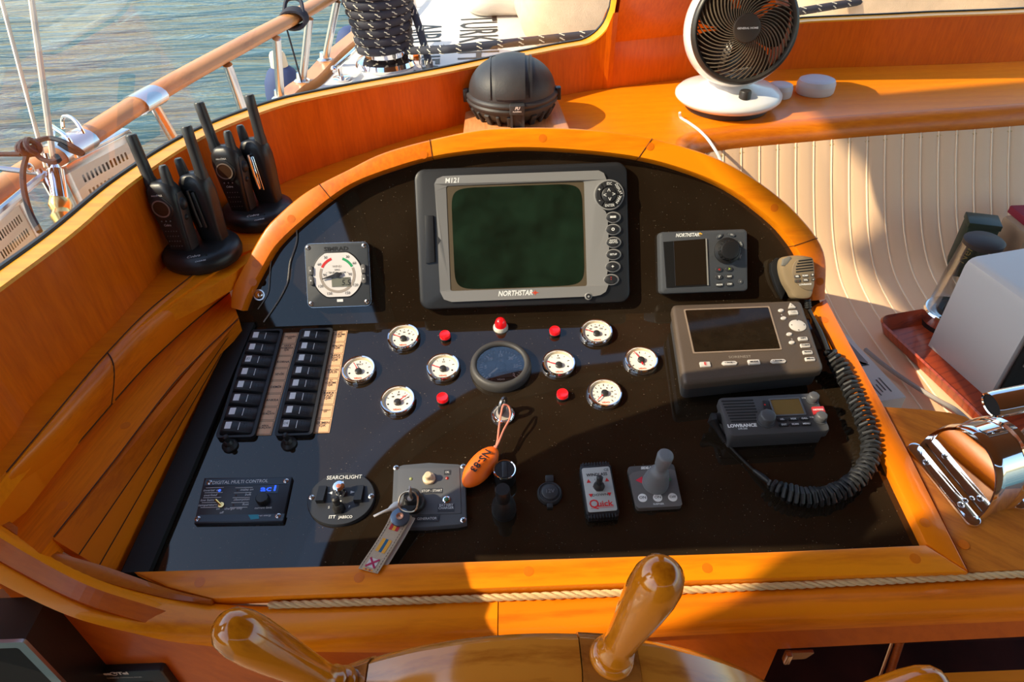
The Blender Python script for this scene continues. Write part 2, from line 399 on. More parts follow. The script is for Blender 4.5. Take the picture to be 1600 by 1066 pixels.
# unseen sheets added high on the left, cut to shade wheel, ledge and seat
SHEET = pbr('shade_sheet_tan', (.55, .50, .42), .8)
def shade_sheet(pts, z, label):
    m = MB(); m.rings([[(x, y, CZ + z) for x, y in pts], [(x, y, CZ + z + .01) for x, y in pts]]); tag(m.build('shade_sheet', SHEET, smooth=False), label, kind='structure')
shade_sheet([(-1.7, -0.09), (-2.045, -0.11), (-2.1, -0.123), (-2.26, -0.158), (-2.36, -0.215), (-2.5, -0.26), (-3.0, -0.27), (-3.0, -0.71), (-1.7, -0.71)], 1.5, 'unseen small sheet added to shade the wheel')
shade_sheet([(-4.92, -1.1), (-4.90, -.66), (-4.80, -.58), (-4.80, -.07), (-4.58, .03), (-4.58, .29), (-3.2, .47), (-3.2, -1.1)], 4.0, 'unseen high sheet added to shade the ledge, seat and platform')
shade_sheet([(-4.75, 0.435), (-4.75, 0.57), (-3.2, 0.75), (-3.2, 0.59)], 4.0, 'unseen narrow strip added to shade the back of the ledge')
# cabin sole and aft bulkhead
FLOORM = pbr('sole', (.20, .09, .035), .5)
m = MB(); m.box((.8, .2, -.02), (3.4, 3.6, .04)); tag(m.build('floor', FLOORM, smooth=False), 'dark wooden cabin sole', kind='structure')
m = MB(); m.box((.85, -1.62, 1.0), (3.2, .04, 2.0)); tag(m.build('wall_back', W_ROOF, smooth=False), 'brown bulkhead behind the helm', kind='structure')

# ------------------------------------------------------------------ ledge below the windscreen
lip_px = [(1075, 208), (1285, 184), (1440, 172), (1600, 161)]
lip = [hz(x, y, -.60) for x, y in lip_px]
inner = [V((-.585, -.2, 0)), V((-.585, .45, 0)), V((-.57, .75, 0)), V((-.535, .84, 0)), V((-.485, .94, 0)), V((-.44, 1.015, 0)), V((-.3, 1.09, 0)), V((0, 1.15, 0)), V((.27, 1.19, 0)), V((.35, 1.28, 0))] + [V((p.x, p.y, 0)) for p in lip] + [V((2.2, 1.66, 0))]
inn = catmull(inner[3:], 8)
zt = CZ - .60
m = MB(); nin = 90
def arcfrac(P, n):
    L = [0]
    for i in range(1, len(P)): L.append(L[-1] + (V(P[i]) - V(P[i - 1])).length)
    out = []; j = 0
    for k in range(n):
        t = L[-1] * k / (n - 1)
        while j < len(L) - 2 and L[j + 1] < t: j += 1
        out.append(V(P[j]).lerp(V(P[j + 1]), (t - L[j]) / max(L[j + 1] - L[j], 1e-9)))
    return out
iB = min(range(NCO), key=lambda i: (CO[i] - V((-.6, .70, CO[i].z))).length)
cofr = arcfrac(CO[iB:], 160)
inn_full = [V((-.572, .72, 0))] + inn
def proj_in(p):                                         # nearest inner-edge point
    return min(inner_d, key=lambda q: (q.x - p.x) ** 2 + (q.y - p.y) ** 2)
inner_d = resample(inn_full, .01)
IE = arcfrac(inner_d, 160)
cofr2 = [min(cofr, key=lambda q: (q.x - p.x) ** 2 + (q.y - p.y) ** 2) for p in IE]
for _ in range(20): cofr2 = [cofr2[0]] + [(cofr2[i - 1] + cofr2[i + 1]) / 2 for i in range(1, 159)] + [cofr2[-1]]
lo = [(p.x + CN[iB + 0].x * 0, p.y, 0) for p in IE[::-1]]
outl_ = [(CO[i].x - CN[i].x * .0005, CO[i].y - CN[i].y * .0005) for i in range(iB, NCO, 2)] + [(p.x, p.y) for p in IE[::-1]]
tri = tessellate_polygon([[V((x, y, 0)) for x, y in outl_]]); n = len(outl_)
m = MB(); m.add([(x, y, zt) for x, y in outl_] + [(x, y, zt - .02) for x, y in outl_], [tuple(t) for t in tri] + [tuple(n + k for k in t[::-1]) for t in tri] + [(i, (i + 1) % n, n + (i + 1) % n, n + i) for i in range(n)])
ledge = m.build('windscreen_ledge', W_LEDGE, smooth=False)
tag(ledge, 'curved orange varnished ledge under the windscreen, with a rounded front lip darkened in colour for its shade', 'ledge')
# rounded lip over the seat back: ledge wood, its shade toned into the colour
iL = min(range(160), key=lambda i: (IE[i] - V((.375, 1.36, 0))).length)
m = MB(); R = []
for i in range(iL, 160):
    p = IE[i]; t = IE[min(i + 1, 159)] - IE[max(i - 1, 0)]; t.normalize(); n = V((t.y, -t.x, 0)); ring = []
    for k in range(7):
        a = radians(90 - 15 * k); q = p + n * (.034 * cos(a)); ring.append((q.x, q.y, zt - .034 + .034 * sin(a) + .0005))
    q = p + n * .032; ring.append((q.x, q.y, zt - .055)); q = p - n * .01; ring.append((q.x, q.y, zt - .055)); ring.append((q.x, q.y, zt - .002)); R.append(ring)
m.rings(R); m.build('rounded_lip', wood('lip_shade_tone', (.74, .20, .004), (.56, .125, .003), grain=(1.3, 9, 9), figure=.3), ledge, ang=50)
def rope(name, P, r, turns_per_m, mat, parent=None, strands=3, seg=6, step=.0025):
    P = resample(P, step); m = MB(); N = len(P)
    for s in range(strands):
        Q = []; up = V((0, 0, 1))
        for i in range(N):
            t = (P[min(i + 1, N - 1)] - P[max(i - 1, 0)]).normalized(); u = (up - t * up.dot(t)).normalized(); w = t.cross(u)
            a = 2 * pi * (s / strands + i * step * turns_per_m); Q.append(P[i] + (u * cos(a) + w * sin(a)) * r * .5)
        m.tube(Q, r * .56, seg)
    return m.build(name, mat, parent)
ROPE = pbr('cream_rope', (.66, .45, .22), .7, bump=.3)
P = []
for i in range(iL, 158, 3):
    p = IE[i]; t = (IE[min(i + 1, 159)] - IE[max(i - 1, 0)]).normalized(); n = V((t.y, -t.x, 0)); q = p + n * .036; P.append(V((q.x, q.y, zt - .050)))
tag(rope('rope_trim', catmull(P, 3), .0046, 36, ROPE, step=.004), 'thin cream rope trim under the ledge lip, along the top of the seat back', 'rope')

# ------------------------------------------------------------------ quilted seat: upright back and flat bench
SEAT = pbr('cream_vinyl', (.82, .55, .34), .5, bump=.15, bscale=500)
SEAM = pbr('cream_piping', (.90, .74, .55), .5)
def lipy(x):
    P = sorted(((p.x, p.y) for p in IE[iL - 2:])); 
    for (a, ya), (b, yb) in zip(P, P[1:]):
        if x <= b: return (ya + (yb - ya) * max(0, (x - a)) / max(b - a, 1e-6)) - .033
    return P[-1][1] - .033
x0, x1, dx = .40, 1.86, .0425
zs = CZ - .90
def seat_prof(x):
    yb = lipy(x); D_ = zt - .04 - zs
    P = [V((x, yb, zt - .04))] + catmull([V((x, yb, zt - .04)), V((x, yb - D_ * .24, zt - .04 - D_ * .36)), V((x, yb - D_ * .50, zt - .04 - D_ * .68)), V((x, yb - D_ * .80, zs + D_ * .10)), V((x, yb - D_ * 1.15, zs + .004)), V((x, yb - D_ * 1.45, zs))], 4)[1:]
    y9 = P[-1].y
    P += [V((x, y9 + (.66 - y9) * k_ / 4, zs)) for k_ in (1, 2, 3, 4)]; return P
seat = bpy.data.objects.new('quilted_seat', None); COL.objects.link(seat); seat.location = (1.0, 1.1, zs - .12)
tag(seat, 'cream vinyl bench seat with narrow quilted channels, right of the console', 'seat')
Ms = Matrix.Translation((-1.0, -1.1, -(zs - .12)))
k = 0; x = x0
while x < x1:
    m = MB(Ms); R = []; nseg = 6
    A = [seat_prof(x + dx * j / nseg) for j in range(nseg + 1)]
    for i in range(len(A[0])):
        row = []
        a = A[0][max(i - 1, 0)]; b = A[0][min(i + 1, len(A[0]) - 1)]; t = (b - a).normalized(); n = V((0, t.z, -t.y)); n = -n if n.y > 0 and n.z < 0 else n
        if n.z < 0 or (abs(n.z) < .3 and n.y > 0): n = -n
        for j in range(nseg + 1):
            puff = .0022 * (1 - (2 * j / nseg - 1) ** 4); row.append(A[j][i] + n * puff)
        R.append([tuple(p) for p in row])
    m.rings(R, False, False, closed=False); m.build('channel', SEAT, seat)
    m = MB(Ms); P = seat_prof(x); m.tube([p + V((0, -.0006, .0006)) for p in P], .0019, 5); m.build('piping', SEAM, seat)
    x += dx
m = MB(Ms); m.box((1.22, 1.05, zs - .07), (1.28, .80, .12)); m.build('bench_base', SEAT, seat, smooth=False)

# ------------------------------------------------------------------ helm console
con = bpy.data.objects.new('helm_console', None); COL.objects.link(con); con.location = (0, .7, 0); CM = Matrix.Translation((0, -.7, 0))
tag(con, 'arched helm console of varnished teak round two black glossy instrument panels', 'console')
def mkpanel():
    m = bpy.data.materials.new('black_gloss_panel'); m.use_nodes = True; nt = m.node_tree; N = nt.nodes; b = N['Principled BSDF']
    tc = N.new('ShaderNodeTexCoord'); n = N.new('ShaderNodeTexNoise'); n.inputs['Scale'].default_value = 420; n.inputs['Detail'].default_value = 1
    n3 = N.new('ShaderNodeTexNoise'); n3.inputs['Scale'].default_value = 7; n3.inputs['Detail'].default_value = 3
    nt.links.new(tc.outputs['Object'], n.inputs['Vector']); nt.links.new(tc.outputs['Object'], n3.inputs['Vector'])
    r = N.new('ShaderNodeValToRGB'); r.color_ramp.elements[0].position = .735; r.color_ramp.elements[0].color = (.0145, .0092, .0052, 1); r.color_ramp.elements[1].position = .83; r.color_ramp.elements[1].color = (.22, .17, .12, 1)
    nt.links.new(n.outputs['Fac'], r.inputs[0])
    r2 = N.new('ShaderNodeMixRGB'); r2.blend_type = 'ADD'; r2.inputs[0].default_value = 1
    k = N.new('ShaderNodeValToRGB'); k.color_ramp.elements[0].position = .42; k.color_ramp.elements[0].color = (0, 0, 0, 1); k.color_ramp.elements[1].position = .8; k.color_ramp.elements[1].color = (.010, .0075, .005, 1)
    nt.links.new(n3.outputs['Fac'], k.inputs[0]); nt.links.new(r.outputs[0], r2.inputs[1]); nt.links.new(k.outputs[0], r2.inputs[2]); nt.links.new(r2.outputs[0], b.inputs['Base Color'])
    b.inputs['Roughness'].default_value = .035; b.inputs['IOR'].default_value = 1.5; return m
PANEL = mkpanel()
def cpoly(name, pts, mat, th=None): return poly(name, [CM @ p for p in pts], mat, con, th)
lowc = [hit(140, 930, LOW), hit(1500, 880, LOW)]
yf, zf = _fold.y, _fold.z
def lowpt(x, y, h=0.0): return V((x, y, zf + (y - yf) * tan(AL))) + nL * h
def upt(x, s, h=0.0): return V((x, yf, zf)) + UPP.v * s + nU * h
cpoly('lower_panel', [lowpt(-.515, .47), lowpt(.528, .47), lowpt(.528, yf), lowpt(-.515, yf)], PANEL, -nL * .008)
seamM = pbr('panel_edge', (.004, .004, .004), .5)
# arch: outlines read on the face of the wood, 22 mm proud of the upper panel
HA = .022
inn_px = [(379, 486), (390, 458), (414, 413), (434, 382), (479, 340), (543, 292), (615, 263), (691, 243), (794, 232), (897, 235), (1000, 247), (1085, 271), (1150, 302), (1204, 343), (1230, 370), (1250, 400), (1263, 438), (1268, 470)]
out_px = [(359, 480), (362, 452), (385, 406), (410, 362), (429, 340), (477, 300), (543, 265), (608, 235), (725, 206), (794, 199), (897, 200), (1000, 212), (1090, 235), (1146, 259), (1200, 293), (1250, 337), (1289, 394), (1291, 468)]
def up2(p): q = p - V((0, yf, zf)); return (p.x, q.dot(UPP.v))
IN = [up2(hit(x, y, UPP, HA)) for x, y in inn_px]; OUT = [up2(hit(x, y, UPP, HA)) for x, y in out_px]
IN2 = arcfrac([V((a, b, 0)) for a, b in catmull([V((a, b)) for a, b in IN], 6)], 97); OUTc = catmull([V((a, b)) for a, b in OUT], 6); OUT2 = arcfrac([V((a, b, 0)) for a, b in OUTc], 97)
# face of the upper panel under the arch
pp = [upt(p.x, p.y) for p in [V((q.x, q.y)) for q in OUT2]]
cpoly('upper_panel', [upt(-.53, -.02)] + [upt(p.x * .985, p.y - .012) for p in OUT2[3:-2]] + [upt(.53, -.02)], PANEL, -nU * .006)
cuts = [0, 20, 35, 63, 88, 96]
mats = [W_LIP, W_ARCH, W_ARCH, W_ARCH, W_ARCH]
for c in range(5):
    a, b = cuts[c], cuts[c + 1]; R = []
    for i in range(a, b + 1):
        p, q = OUT2[i], IN2[i]; d = (q - p).normalized() * .004; e = .0006 if i in (a, b) and i not in (0, 96) else 0
        sh = 0
        R.append([tuple(CM @ upt(*w)) for w in ((p.x, p.y, -.0), (p.x, p.y, HA - .005), (p.x + d.x * .4, p.y + d.y * .4, HA - .0015), (p.x + d.x, p.y + d.y, HA - e), (q.x - d.x * .5, q.y - d.y * .5, HA - e), (q.x, q.y, HA - .003), (q.x, q.y, -.001))])
    m = MB(); m.rings(R); o = m.build('arch_segment', [W_SIDE, W_SIDE, W_ARCH, W_ARCH, W_SIDE][c] if c else W_SIDE, con, ang=50)
for c in cuts[1:-1]:
    p, q = OUT2[c], IN2[c]; m = MB(CM); m.tube([upt(p.x, p.y, .004), upt(p.x, p.y, HA - .003), upt(p.x * .985 + q.x * .015, p.y * .985 + q.y * .015, HA), upt(q.x, q.y, HA), upt(q.x, q.y, .002)], .0006, 5); m.build('joint_line', pbr('dark_joint', (.06, .016, .003), .7), con)
# plugs over the screws of the wood
PLUG = pbr('wood_plug', (.70, .155, .003), .35)
def plug(p, n, v, r=.0065, mat=PLUG):
    M = CM @ frame_at(p, n, v); m = MB(); m.lathe([(r, -.001), (r, .0003), (0, .0005)], 18, M=M); m.build('wood_plug', mat, con)
for px, py in ((400, 412), (455, 342), (662, 242), (848, 216), (1016, 229), (1210, 325), (1281, 440), (395, 441)):
    plug(hit(px, py, UPP, HA), nU, UPP.v)
# hood behind the arch, running back to the ledge
m = MB(CM); R = []
for i in range(0, 97, 2):
    p = OUT2[i]; a = upt(p.x, p.y, .001); zz = max(p.y, 0); bk = max(0, min(.10, (a.z - (CZ - .62)) * .9)); back = V((a.x * .985, a.y + bk, a.z - bk * 1.15 - .012)); low = V((a.x * .985, back.y, CZ - .80)); R.append([tuple(a), tuple(back), tuple(low)])
m.rings(R, False, False, closed=False); m.build('hood', W_SIDE, con, ang=60)
# wood frame of the lower panel
HF = .016
def LP(x, y, h=HF): return hit(x, y, LOW, h)
def slab(name, px, mat, h0=-.004, h1=HF, bev=.003, parent=con, M=CM, smooth=True):
    """a board on the lower panel: outline read in the photograph on the board's face"""
    fr = frame_at(LP(*px[0], h1), nL, LOW.v); I = fr.inverted(); P = []
    for x, y in px:
        q = I @ LP(x, y, h1); P.append((q.x, q.y))
    m = MB(M @ fr); m.prism(P, h0 - h1, 0, bev); return m.build(name, mat, parent, smooth=smooth)
slab('frame_front', [(208, 893), (700, 878), (1200, 862), (1447, 851), (1514, 894), (1100, 907), (700, 922), (332, 936), (262, 918)], W_ARCH)
slab('frame_right', [(1270, 478), (1291, 466), (1330, 540), (1380, 631), (1425, 716), (1470, 806), (1514, 893), (1448, 850), (1404, 760), (1355, 655), (1310, 560)], W_SIDE)
for px, py in ((312, 910), (561, 903), (826, 893), (1105, 888), (1430, 873), (1445, 817), (1360, 640), (1288, 500)): plug(LP(px, py), nL, LOW.v)
# left side of the console: level strip, bull-nosed rail, and the plank wedge down to the panel
def pz(px, py, z): return CM @ hz(px, py, z)
rA = [(0, 748), (95, 636), (162, 557), (230, 487), (300, 430), (338, 408)]; rB = [(-60, 880), (100, 717), (213, 588), (265, 537), (318, 490), (359, 457)]
def rail_piece(t0, t1, name='left_rail'):
    m = MB(); R = []; A = arcfrac(catmull([hz(*p, -.598) for p in rA], 6), 60); B = arcfrac(catmull([hz(*p, -.66) for p in rB], 6), 60)
    for k in range(int(t0 * 59), int(t1 * 59) + 1):
        a, b = A[k], B[k]; ring = []
        for j in range(8):
            u = j / 7; w = a.lerp(b, u); bulge = sin(pi * u) * .017; ring.append(tuple(CM @ (w + V((bulge * .8, 0, bulge)) * min(1, (59 - k) / 9 + .12))))
        ring += [tuple(CM @ (b - V((0, 0, .03)))), tuple(CM @ (a - V((0, 0, .08))))]
        R.append(ring)
    m.rings(R); m.build(name, W_SIDE, con, ang=50)
rail_piece(0, .475); rail_piece(.482, 1)
m = MB(); R = []
for a in arcfrac([V((-.60, .25, CZ - .5985))] + catmull([hz(*p, -.5985) for p in rA], 6), 30):
    q = min(CO, key=lambda c: abs(c.y - a.y)); R.append([tuple(CM @ w) for w in (V((a.x + .004, a.y, CZ - .5985)), V((q.x - .02, a.y, CZ - .5985)), V((q.x - .02, a.y, CZ - .62)), V((a.x + .004, a.y, CZ - .62)))])
m.rings(R); m.build('left_shelf', W_LEDGE, con, ang=40)
sA = [(-70, 888), (60, 764), (213, 589), (290, 515), (359, 458)]; sB = [(30, 905), (84, 839), (180, 718), (281, 588), (373, 497)]
A = arcfrac(catmull([hz(*p, -.66) for p in sA], 6), 40); B = arcfrac(catmull([hz(*p, -.66) for p in sB], 6), 40)
m = MB(); m.rings([[tuple(CM @ a), tuple(CM @ b), tuple(CM @ (b - V((.002, 0, .03)))), tuple(CM @ (a - V((0, 0, .03))))] for a, b in zip(A, B)]); m.build('left_strip', wood('strip_lengthwise', (.86, .215, .003), (.60, .125, .002), grain=(14, 1, 14), rot=(0, 0, radians(10)), figure=.5), con, ang=40)
for px, py in ((97, 790), (196, 665), (281, 567), (345, 497)): plug(hz(px, py, -.66), V((0, 0, 1)), V((0, 1, 0)))
Bt = arcfrac([hz(84, 843, -.661), hz(373, 500, -.661)], 20); Bm = [lowpt(-.5115, .497, .0), lowpt(-.468, .915, .0)]; Bm = arcfrac([lowpt(-.512, .497, -.003), lowpt(-.462, .93, -.003)], 20)
PLK = [W_SIDE, wood('teak_plank_dark', (.66, .140, .003), (.44, .078, .002), grain=(12, 1, 12)), wood('teak_plank_mid', (.74, .168, .003), (.50, .092, .002), grain=(12, 1.3, 12))]
for j, (u0, u1) in enumerate(((0, .36), (.365, .66), (.665, 1))):
    m = MB(); R = []
    for a, b in zip(Bt, Bm):
        p = a.lerp(b, u0); q = a.lerp(b, u1); o = V((-.012, 0, 0)); R.append([tuple(CM @ w) for w in (p, q, q + o, p + o)])
    m.rings(R); m.build('plank', PLK[(j + 1) % 3], con, smooth=False)
m = MB(CM); m.prism([(-.62, .76), (-.530, .85), (-.480, .905), (-.450, .95), (-.43, 1.00), (-.40, 1.06), (-.62, 1.06)], CZ - .63, CZ - .604); m.build('corner_shelf', W_LEDGE, con, smooth=False)
SEAMW = pbr('dark_seam', (.05, .014, .003), .7)
_A = arcfrac(catmull([hz(*p, -.598) for p in rA], 6), 60)[28]; _B = arcfrac(catmull([hz(*p, -.66) for p in rB], 6), 60)[28]
m = MB(CM); m.tube([_A.lerp(_B, u) + V((sin(pi * u) * .017 * .8, 0, sin(pi * u) * .017 + .0003)) for u in [k / 8 for k in range(9)]], .0010, 5); m.build('seam', SEAMW, con)
for pts_, z_ in ((rB, -.6592), (sB[1:], -.6592), ([(10, 738)] + rA[1:-1], -.5972)):
    m = MB(CM); m.tube(catmull([hz(x, y, z_) for x, y in pts_], 6), .0008, 5); m.build('seam', SEAMW, con)
for u_ in (.36, .66):
    m = MB(CM); m.tube([a.lerp(b, u_) + V((.0006, 0, .0003)) for a, b in zip(Bt, Bm)], .0007, 5); m.build('seam', SEAMW, con)
# dark slot beside the panel
m = MB(); m.rings([[tuple(CM @ w) for w in (lowpt(-.505 + .045 * k, .50 + .42 * k, .001), lowpt(-.470 + .04 * k, .50 + .42 * k, .001), lowpt(-.470 + .04 * k, .50 + .42 * k, .010), lowpt(-.505 + .045 * k, .50 + .42 * k, .010))] for k in (0, 1)])
m.build('panel_edge_strip', BLACK_M, con, smooth=False)
# curved end trim and the big front moulding
tr_o = [(12, 813, -.655), (60, 846, -.67), (100, 866, -.685), (160, 884, -.713), (212, 902, -.735), (270, 922, -.752), (331, 937, -.758)]
T1 = [hz(x, y, z) for x, y, z in tr_o]; T0 = [hz(x, y, z) for x, y, z in ((-10, 826, -.655), (45, 862, -.67), (90, 884, -.685), (150, 905, -.713), (205, 921, -.735), (268, 936, -.752), (330, 943, -.760))]
m = MB(); R = []
for a, b in zip(catmull(T1, 6), catmull(T0, 6)): R.append([tuple(CM @ w) for w in (a, a.lerp(b, .5) + V((0, 0, .003)), b, b - V((0, 0, .004)), a - V((0, 0, .03)))])
m.rings(R); tag(m.build('end_trim', W_LIP, con, ang=40), 'thin darker curved trim')
mo_t = [(-90, 770, -.655), (0, 829, -.665), (100, 885, -.69), (206, 922, -.737), (330, 944, -.765), (480, 949, -.776), (780, 939, -.776), (1100, 924, -.776), (1500, 905, -.776), (1660, 898, -.776)]
mo_b = [(-90, 860), (0, 912), (109, 963), (205, 989), (292, 1006), (454, 1018), (780, 1018), (1009, 997), (1350, 981), (1660, 968)]
yb_ = [.40, .40, .402, .405, .408, .41, .412, .412, .412, .412]
class Vert(Plane): pass
def vy(y): return Plane(V((0, 1, 0)), V((0, 0, 1)), y)
def interp(T, x):
    for a, b in zip(T, T[1:]):
        if x <= b[0]:
            u = (x - a[0]) / (b[0] - a[0]); return [a[k] + (b[k] - a[k]) * u for k in range(len(a))]
    return list(T[-1])
def smooth_tab(T):
    Q = catmull([V(t[:2] + ((t[2] if len(t) > 2 else 0),)) for t in T], 8); return [tuple(q) for q in Q]
TTm = smooth_tab(mo_t); TBm = smooth_tab([(p[0], p[1], y) for p, y in zip(mo_b, yb_)])
xs_ = [-90 + 1750 * k / 119 for k in range(120)]
MT = [hz(*interp(TTm, x)) for x in xs_]
MBx = []
for x in xs_: q = interp(TBm, x); MBx.append(hit(q[0], q[1], vy(q[2])))
def nearx(P, x): return min(P, key=lambda q: abs(q.x - x))
def mould(i0, i1):
    m = MB(); R = []
    for i in range(i0, i1 + 1):
        a, b = MT[i], MBx[i]; ring = []
        for j in range(10):
            u = j / 9; w = a.lerp(b, u); s = sin(pi * u); ring.append(tuple(CM @ (w + V((0, -.62, .55)) * s * .022)))
        ring += [tuple(CM @ (b + V((0, .04, 0)))), tuple(CM @ (a + V((0, .02, -.03))))]; R.append(ring)
    m.rings(R); m.build('front_moulding', W_ARCH, con, ang=60)
iS = min(range(120), key=lambda i: abs(MT[i].x - (-.027)))
mould(0, iS)
def mould2():
    m = MB(); R = []
    for i in range(iS, 120):
        a, b = MT[i], MBx[i]; ring = []; off = V((.0012, 0, 0)) if i == iS else V()
        for j in range(10):
            u = j / 9; w = a.lerp(b, u) + off; s = sin(pi * u); ring.append(tuple(CM @ (w + V((0, -.62, .55)) * s * .022)))
        ring += [tuple(CM @ (b + V((0, .04, 0)))), tuple(CM @ (a + V((0, .02, -.03))))]; R.append(ring)
    m.rings(R); m.build('front_moulding', wood('teak_moulding_right', (.84, .205, .003), (.58, .115, .002), grain=(1, 10, 10), figure=1.4), con, ang=60)
mould2()
# fascia under the moulding with the locker opening on the right
YF = .418
def fp(px, py): return CM @ hit(px, py, vy(YF))
zfl = CZ - 1.7 + .02
b_l = [CM @ (p + V((0, .012, .004))) for p in MBx]
m = MB(); cutx = hit(1226, 1013, vy(YF)).x
R = []
for i, p in enumerate(MBx):
    if p.x > cutx: break
    R.append([(p.x, YF - .7, p.z + .006), (p.x, YF - .7, .03), (p.x, YF - .7 + .02, .03), (p.x, YF - .7 + .02, p.z + .006)])
q = hit(1226, 1013, vy(YF)); m.rings(R); m.build('fascia', W_FASC, con, smooth=False)
zop = hit(1226, 1014, vy(YF)).z; zop2 = hit(1600, 995, vy(YF)).z; xop2 = hit(1600, 995, vy(YF)).x
m = MB(); xs = MT[-1].x
m.rings([[(x, YF - .7, nearx(MBx, x).z + .006), (x, YF - .7, zop + (zop2 - zop) * (x - cutx) / (xop2 - cutx)), (x, YF - .7 + .02, zop + (zop2 - zop) * (x - cutx) / (xop2 - cutx)), (x, YF - .7 + .02, nearx(MBx, x).z + .006)] for x in [R[-1][0][0] + (xs - R[-1][0][0]) * t / 10 for t in range(11)]])
m.build('locker_rail', W_FASC, con, smooth=False)
# rope along the front edge
P = [hit(x, y, LOW, .004) for x, y in ((420, 946), (780, 934), (1100, 921), (1400, 907), (1520, 901), (1660, 894))]
tag(rope('rope_trim', catmull(P, 8), .0046, 27, ROPE), 'cream twisted rope trim along the front edge of the console', 'rope')
# locker interior
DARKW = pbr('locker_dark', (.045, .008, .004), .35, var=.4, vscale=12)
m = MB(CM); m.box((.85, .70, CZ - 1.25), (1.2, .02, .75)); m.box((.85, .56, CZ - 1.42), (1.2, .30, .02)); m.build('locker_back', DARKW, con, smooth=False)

# ------------------------------------------------------------------ outside: sea, deck, railing
def mksea():
    m = bpy.data.materials.new('sea_water'); m.use_nodes = True; nt = m.node_tree; N = nt.nodes; b = N['Principled BSDF']
    tc = N.new('ShaderNodeTexCoord'); mp = N.new('ShaderNodeMapping'); mp.inputs['Scale'].default_value = (.45, 1.9, 1); mp.inputs['Rotation'].default_value = (0, 0, radians(-14)); nt.links.new(tc.outputs['Object'], mp.inputs[0])
    n = N.new('ShaderNodeTexNoise'); n.inputs['Scale'].default_value = 1.5; n.inputs['Detail'].default_value = 5; n.inputs['Roughness'].default_value = .5; n.inputs['Distortion'].default_value = .6; nt.links.new(mp.outputs[0], n.inputs['Vector'])
    bp = N.new('ShaderNodeBump'); bp.inputs['Strength'].default_value = .55; bp.inputs['Distance'].default_value = .22; nt.links.new(n.outputs['Fac'], bp.inputs['Height']); nt.links.new(bp.outputs[0], b.inputs['Normal'])
    r = N.new('ShaderNodeValToRGB'); r.color_ramp.elements[0].position = .3; r.color_ramp.elements[0].color = (.016, .045, .048, 1); r.color_ramp.elements[1].position = .72; r.color_ramp.elements[1].color = (.06, .12, .12, 1); nt.links.new(n.outputs['Fac'], r.inputs[0]); nt.links.new(r.outputs[0], b.inputs['Base Color'])
    b.inputs['Roughness'].default_value = .10; b.inputs['IOR'].default_value = 1.33; b.inputs['Specular IOR Level'].default_value = .36; return m
m = MB(); m.add([(-70, -40, CZ - 2.6), (60, -40, CZ - 2.6), (60, 90, CZ - 2.6), (-70, 90, CZ - 2.6)], [(0, 1, 2, 3)])
tag(m.build('sea', mksea(), smooth=False), 'rippled blue-green sea beyond the railing', kind='structure')
DECKM = pbr('deck_white', (.60, .57, .53), .5)
ZD = -.75
toe_px = [(380, 235), (455, 165), (498, 130), (533, 92), (567, 62), (610, 22), (650, -20)]
toe = [hz(x, y, ZD) for x, y in toe_px]; toe = [V((-.80, .2, CZ + ZD)), V((-.74, 1.2, CZ + ZD))] + toe[1:] + [V((-.30, 5.0, CZ + ZD)), V((.2, 6.5, CZ + ZD))]
TOE = catmull(toe, 6)
m = MB(); P = [(p.x + .02, p.y) for p in TOE if p.y > .25] + [(4.2, 6.5), (4.2, 2.4)] + [(CO[i].x + CN[i].x * .05, CO[i].y + CN[i].y * .05) for i in range(NCO - 1, 0, -4) if CO[i].y > .3]
tri = tessellate_polygon([[V((x, y, 0)) for x, y in P]]); m.add([(x, y, CZ + ZD) for x, y in P], [tuple(t) for t in tri]); m.rings([[(x, y, CZ + ZD - .002) for x, y in P], [(x, y, CZ + ZD - .7) for x, y in P]], False, False)
tag(m.build('deck', DECKM, smooth=False), 'white painted side deck and foredeck outside the windscreen', kind='structure')
m = MB(); R = []
for i, p in enumerate(TOE):
    t = (TOE[min(i + 1, len(TOE) - 1)] - TOE[max(i - 1, 0)]).normalized(); n = V((-t.y, t.x, 0)); R.append([tuple(p + n * .055 + V((0, 0, -.02))), tuple(p + n * .055 + V((0, 0, .022))), tuple(p - n * .0 + V((0, 0, .022))), tuple(p + V((0, 0, -.02)))])
m.rings(R); tag(m.build('toe_rail', W_RAIL, ang=40), 'flat teak toe rail along the deck edge, the stanchions standing on it', 'rail')
# painted lettering across the deck
for body, x0_, px0, px1, sz in (('TURKISH', 748, (748, 26), (748, 92), .155), ('AIRLINES', 666, (666, 38), (658, 112), .13)):
    a = hz(*px0, ZD); b = hz(*px1, ZD); w = (a - b).length
    d_ = bpy.data.objects.new('tmp', None)
    o = text(None, body, 0, 0, 0, 1, BLACK_T, name='deck_lettering'); xs = [v.co.x for v in o.data.vertices]; ys = [v.co.y for v in o.data.vertices]
    W = max(xs) - min(xs); Hh = max(ys) - min(ys); c = (a + b) / 2; cx, cy = (max(xs) + min(xs)) / 2, (max(ys) + min(ys)) / 2
    o.data.transform(Matrix.Translation(c + V((0, 0, .002))) @ Matrix.Rotation(atan2((b - a).y, (b - a).x), 4, 'Z') @ Matrix.Diagonal((w / W, sz / Hh, 1, 1)) @ Matrix.Translation((-cx, -cy, 0)))
    bpy.data.objects.remove(d_); tag(o, 'dark letters %s on the white deck, column %s' % (body, 'beside the beige cushion' if body == 'TURKISH' else 'beside the winch'), 'lettering')
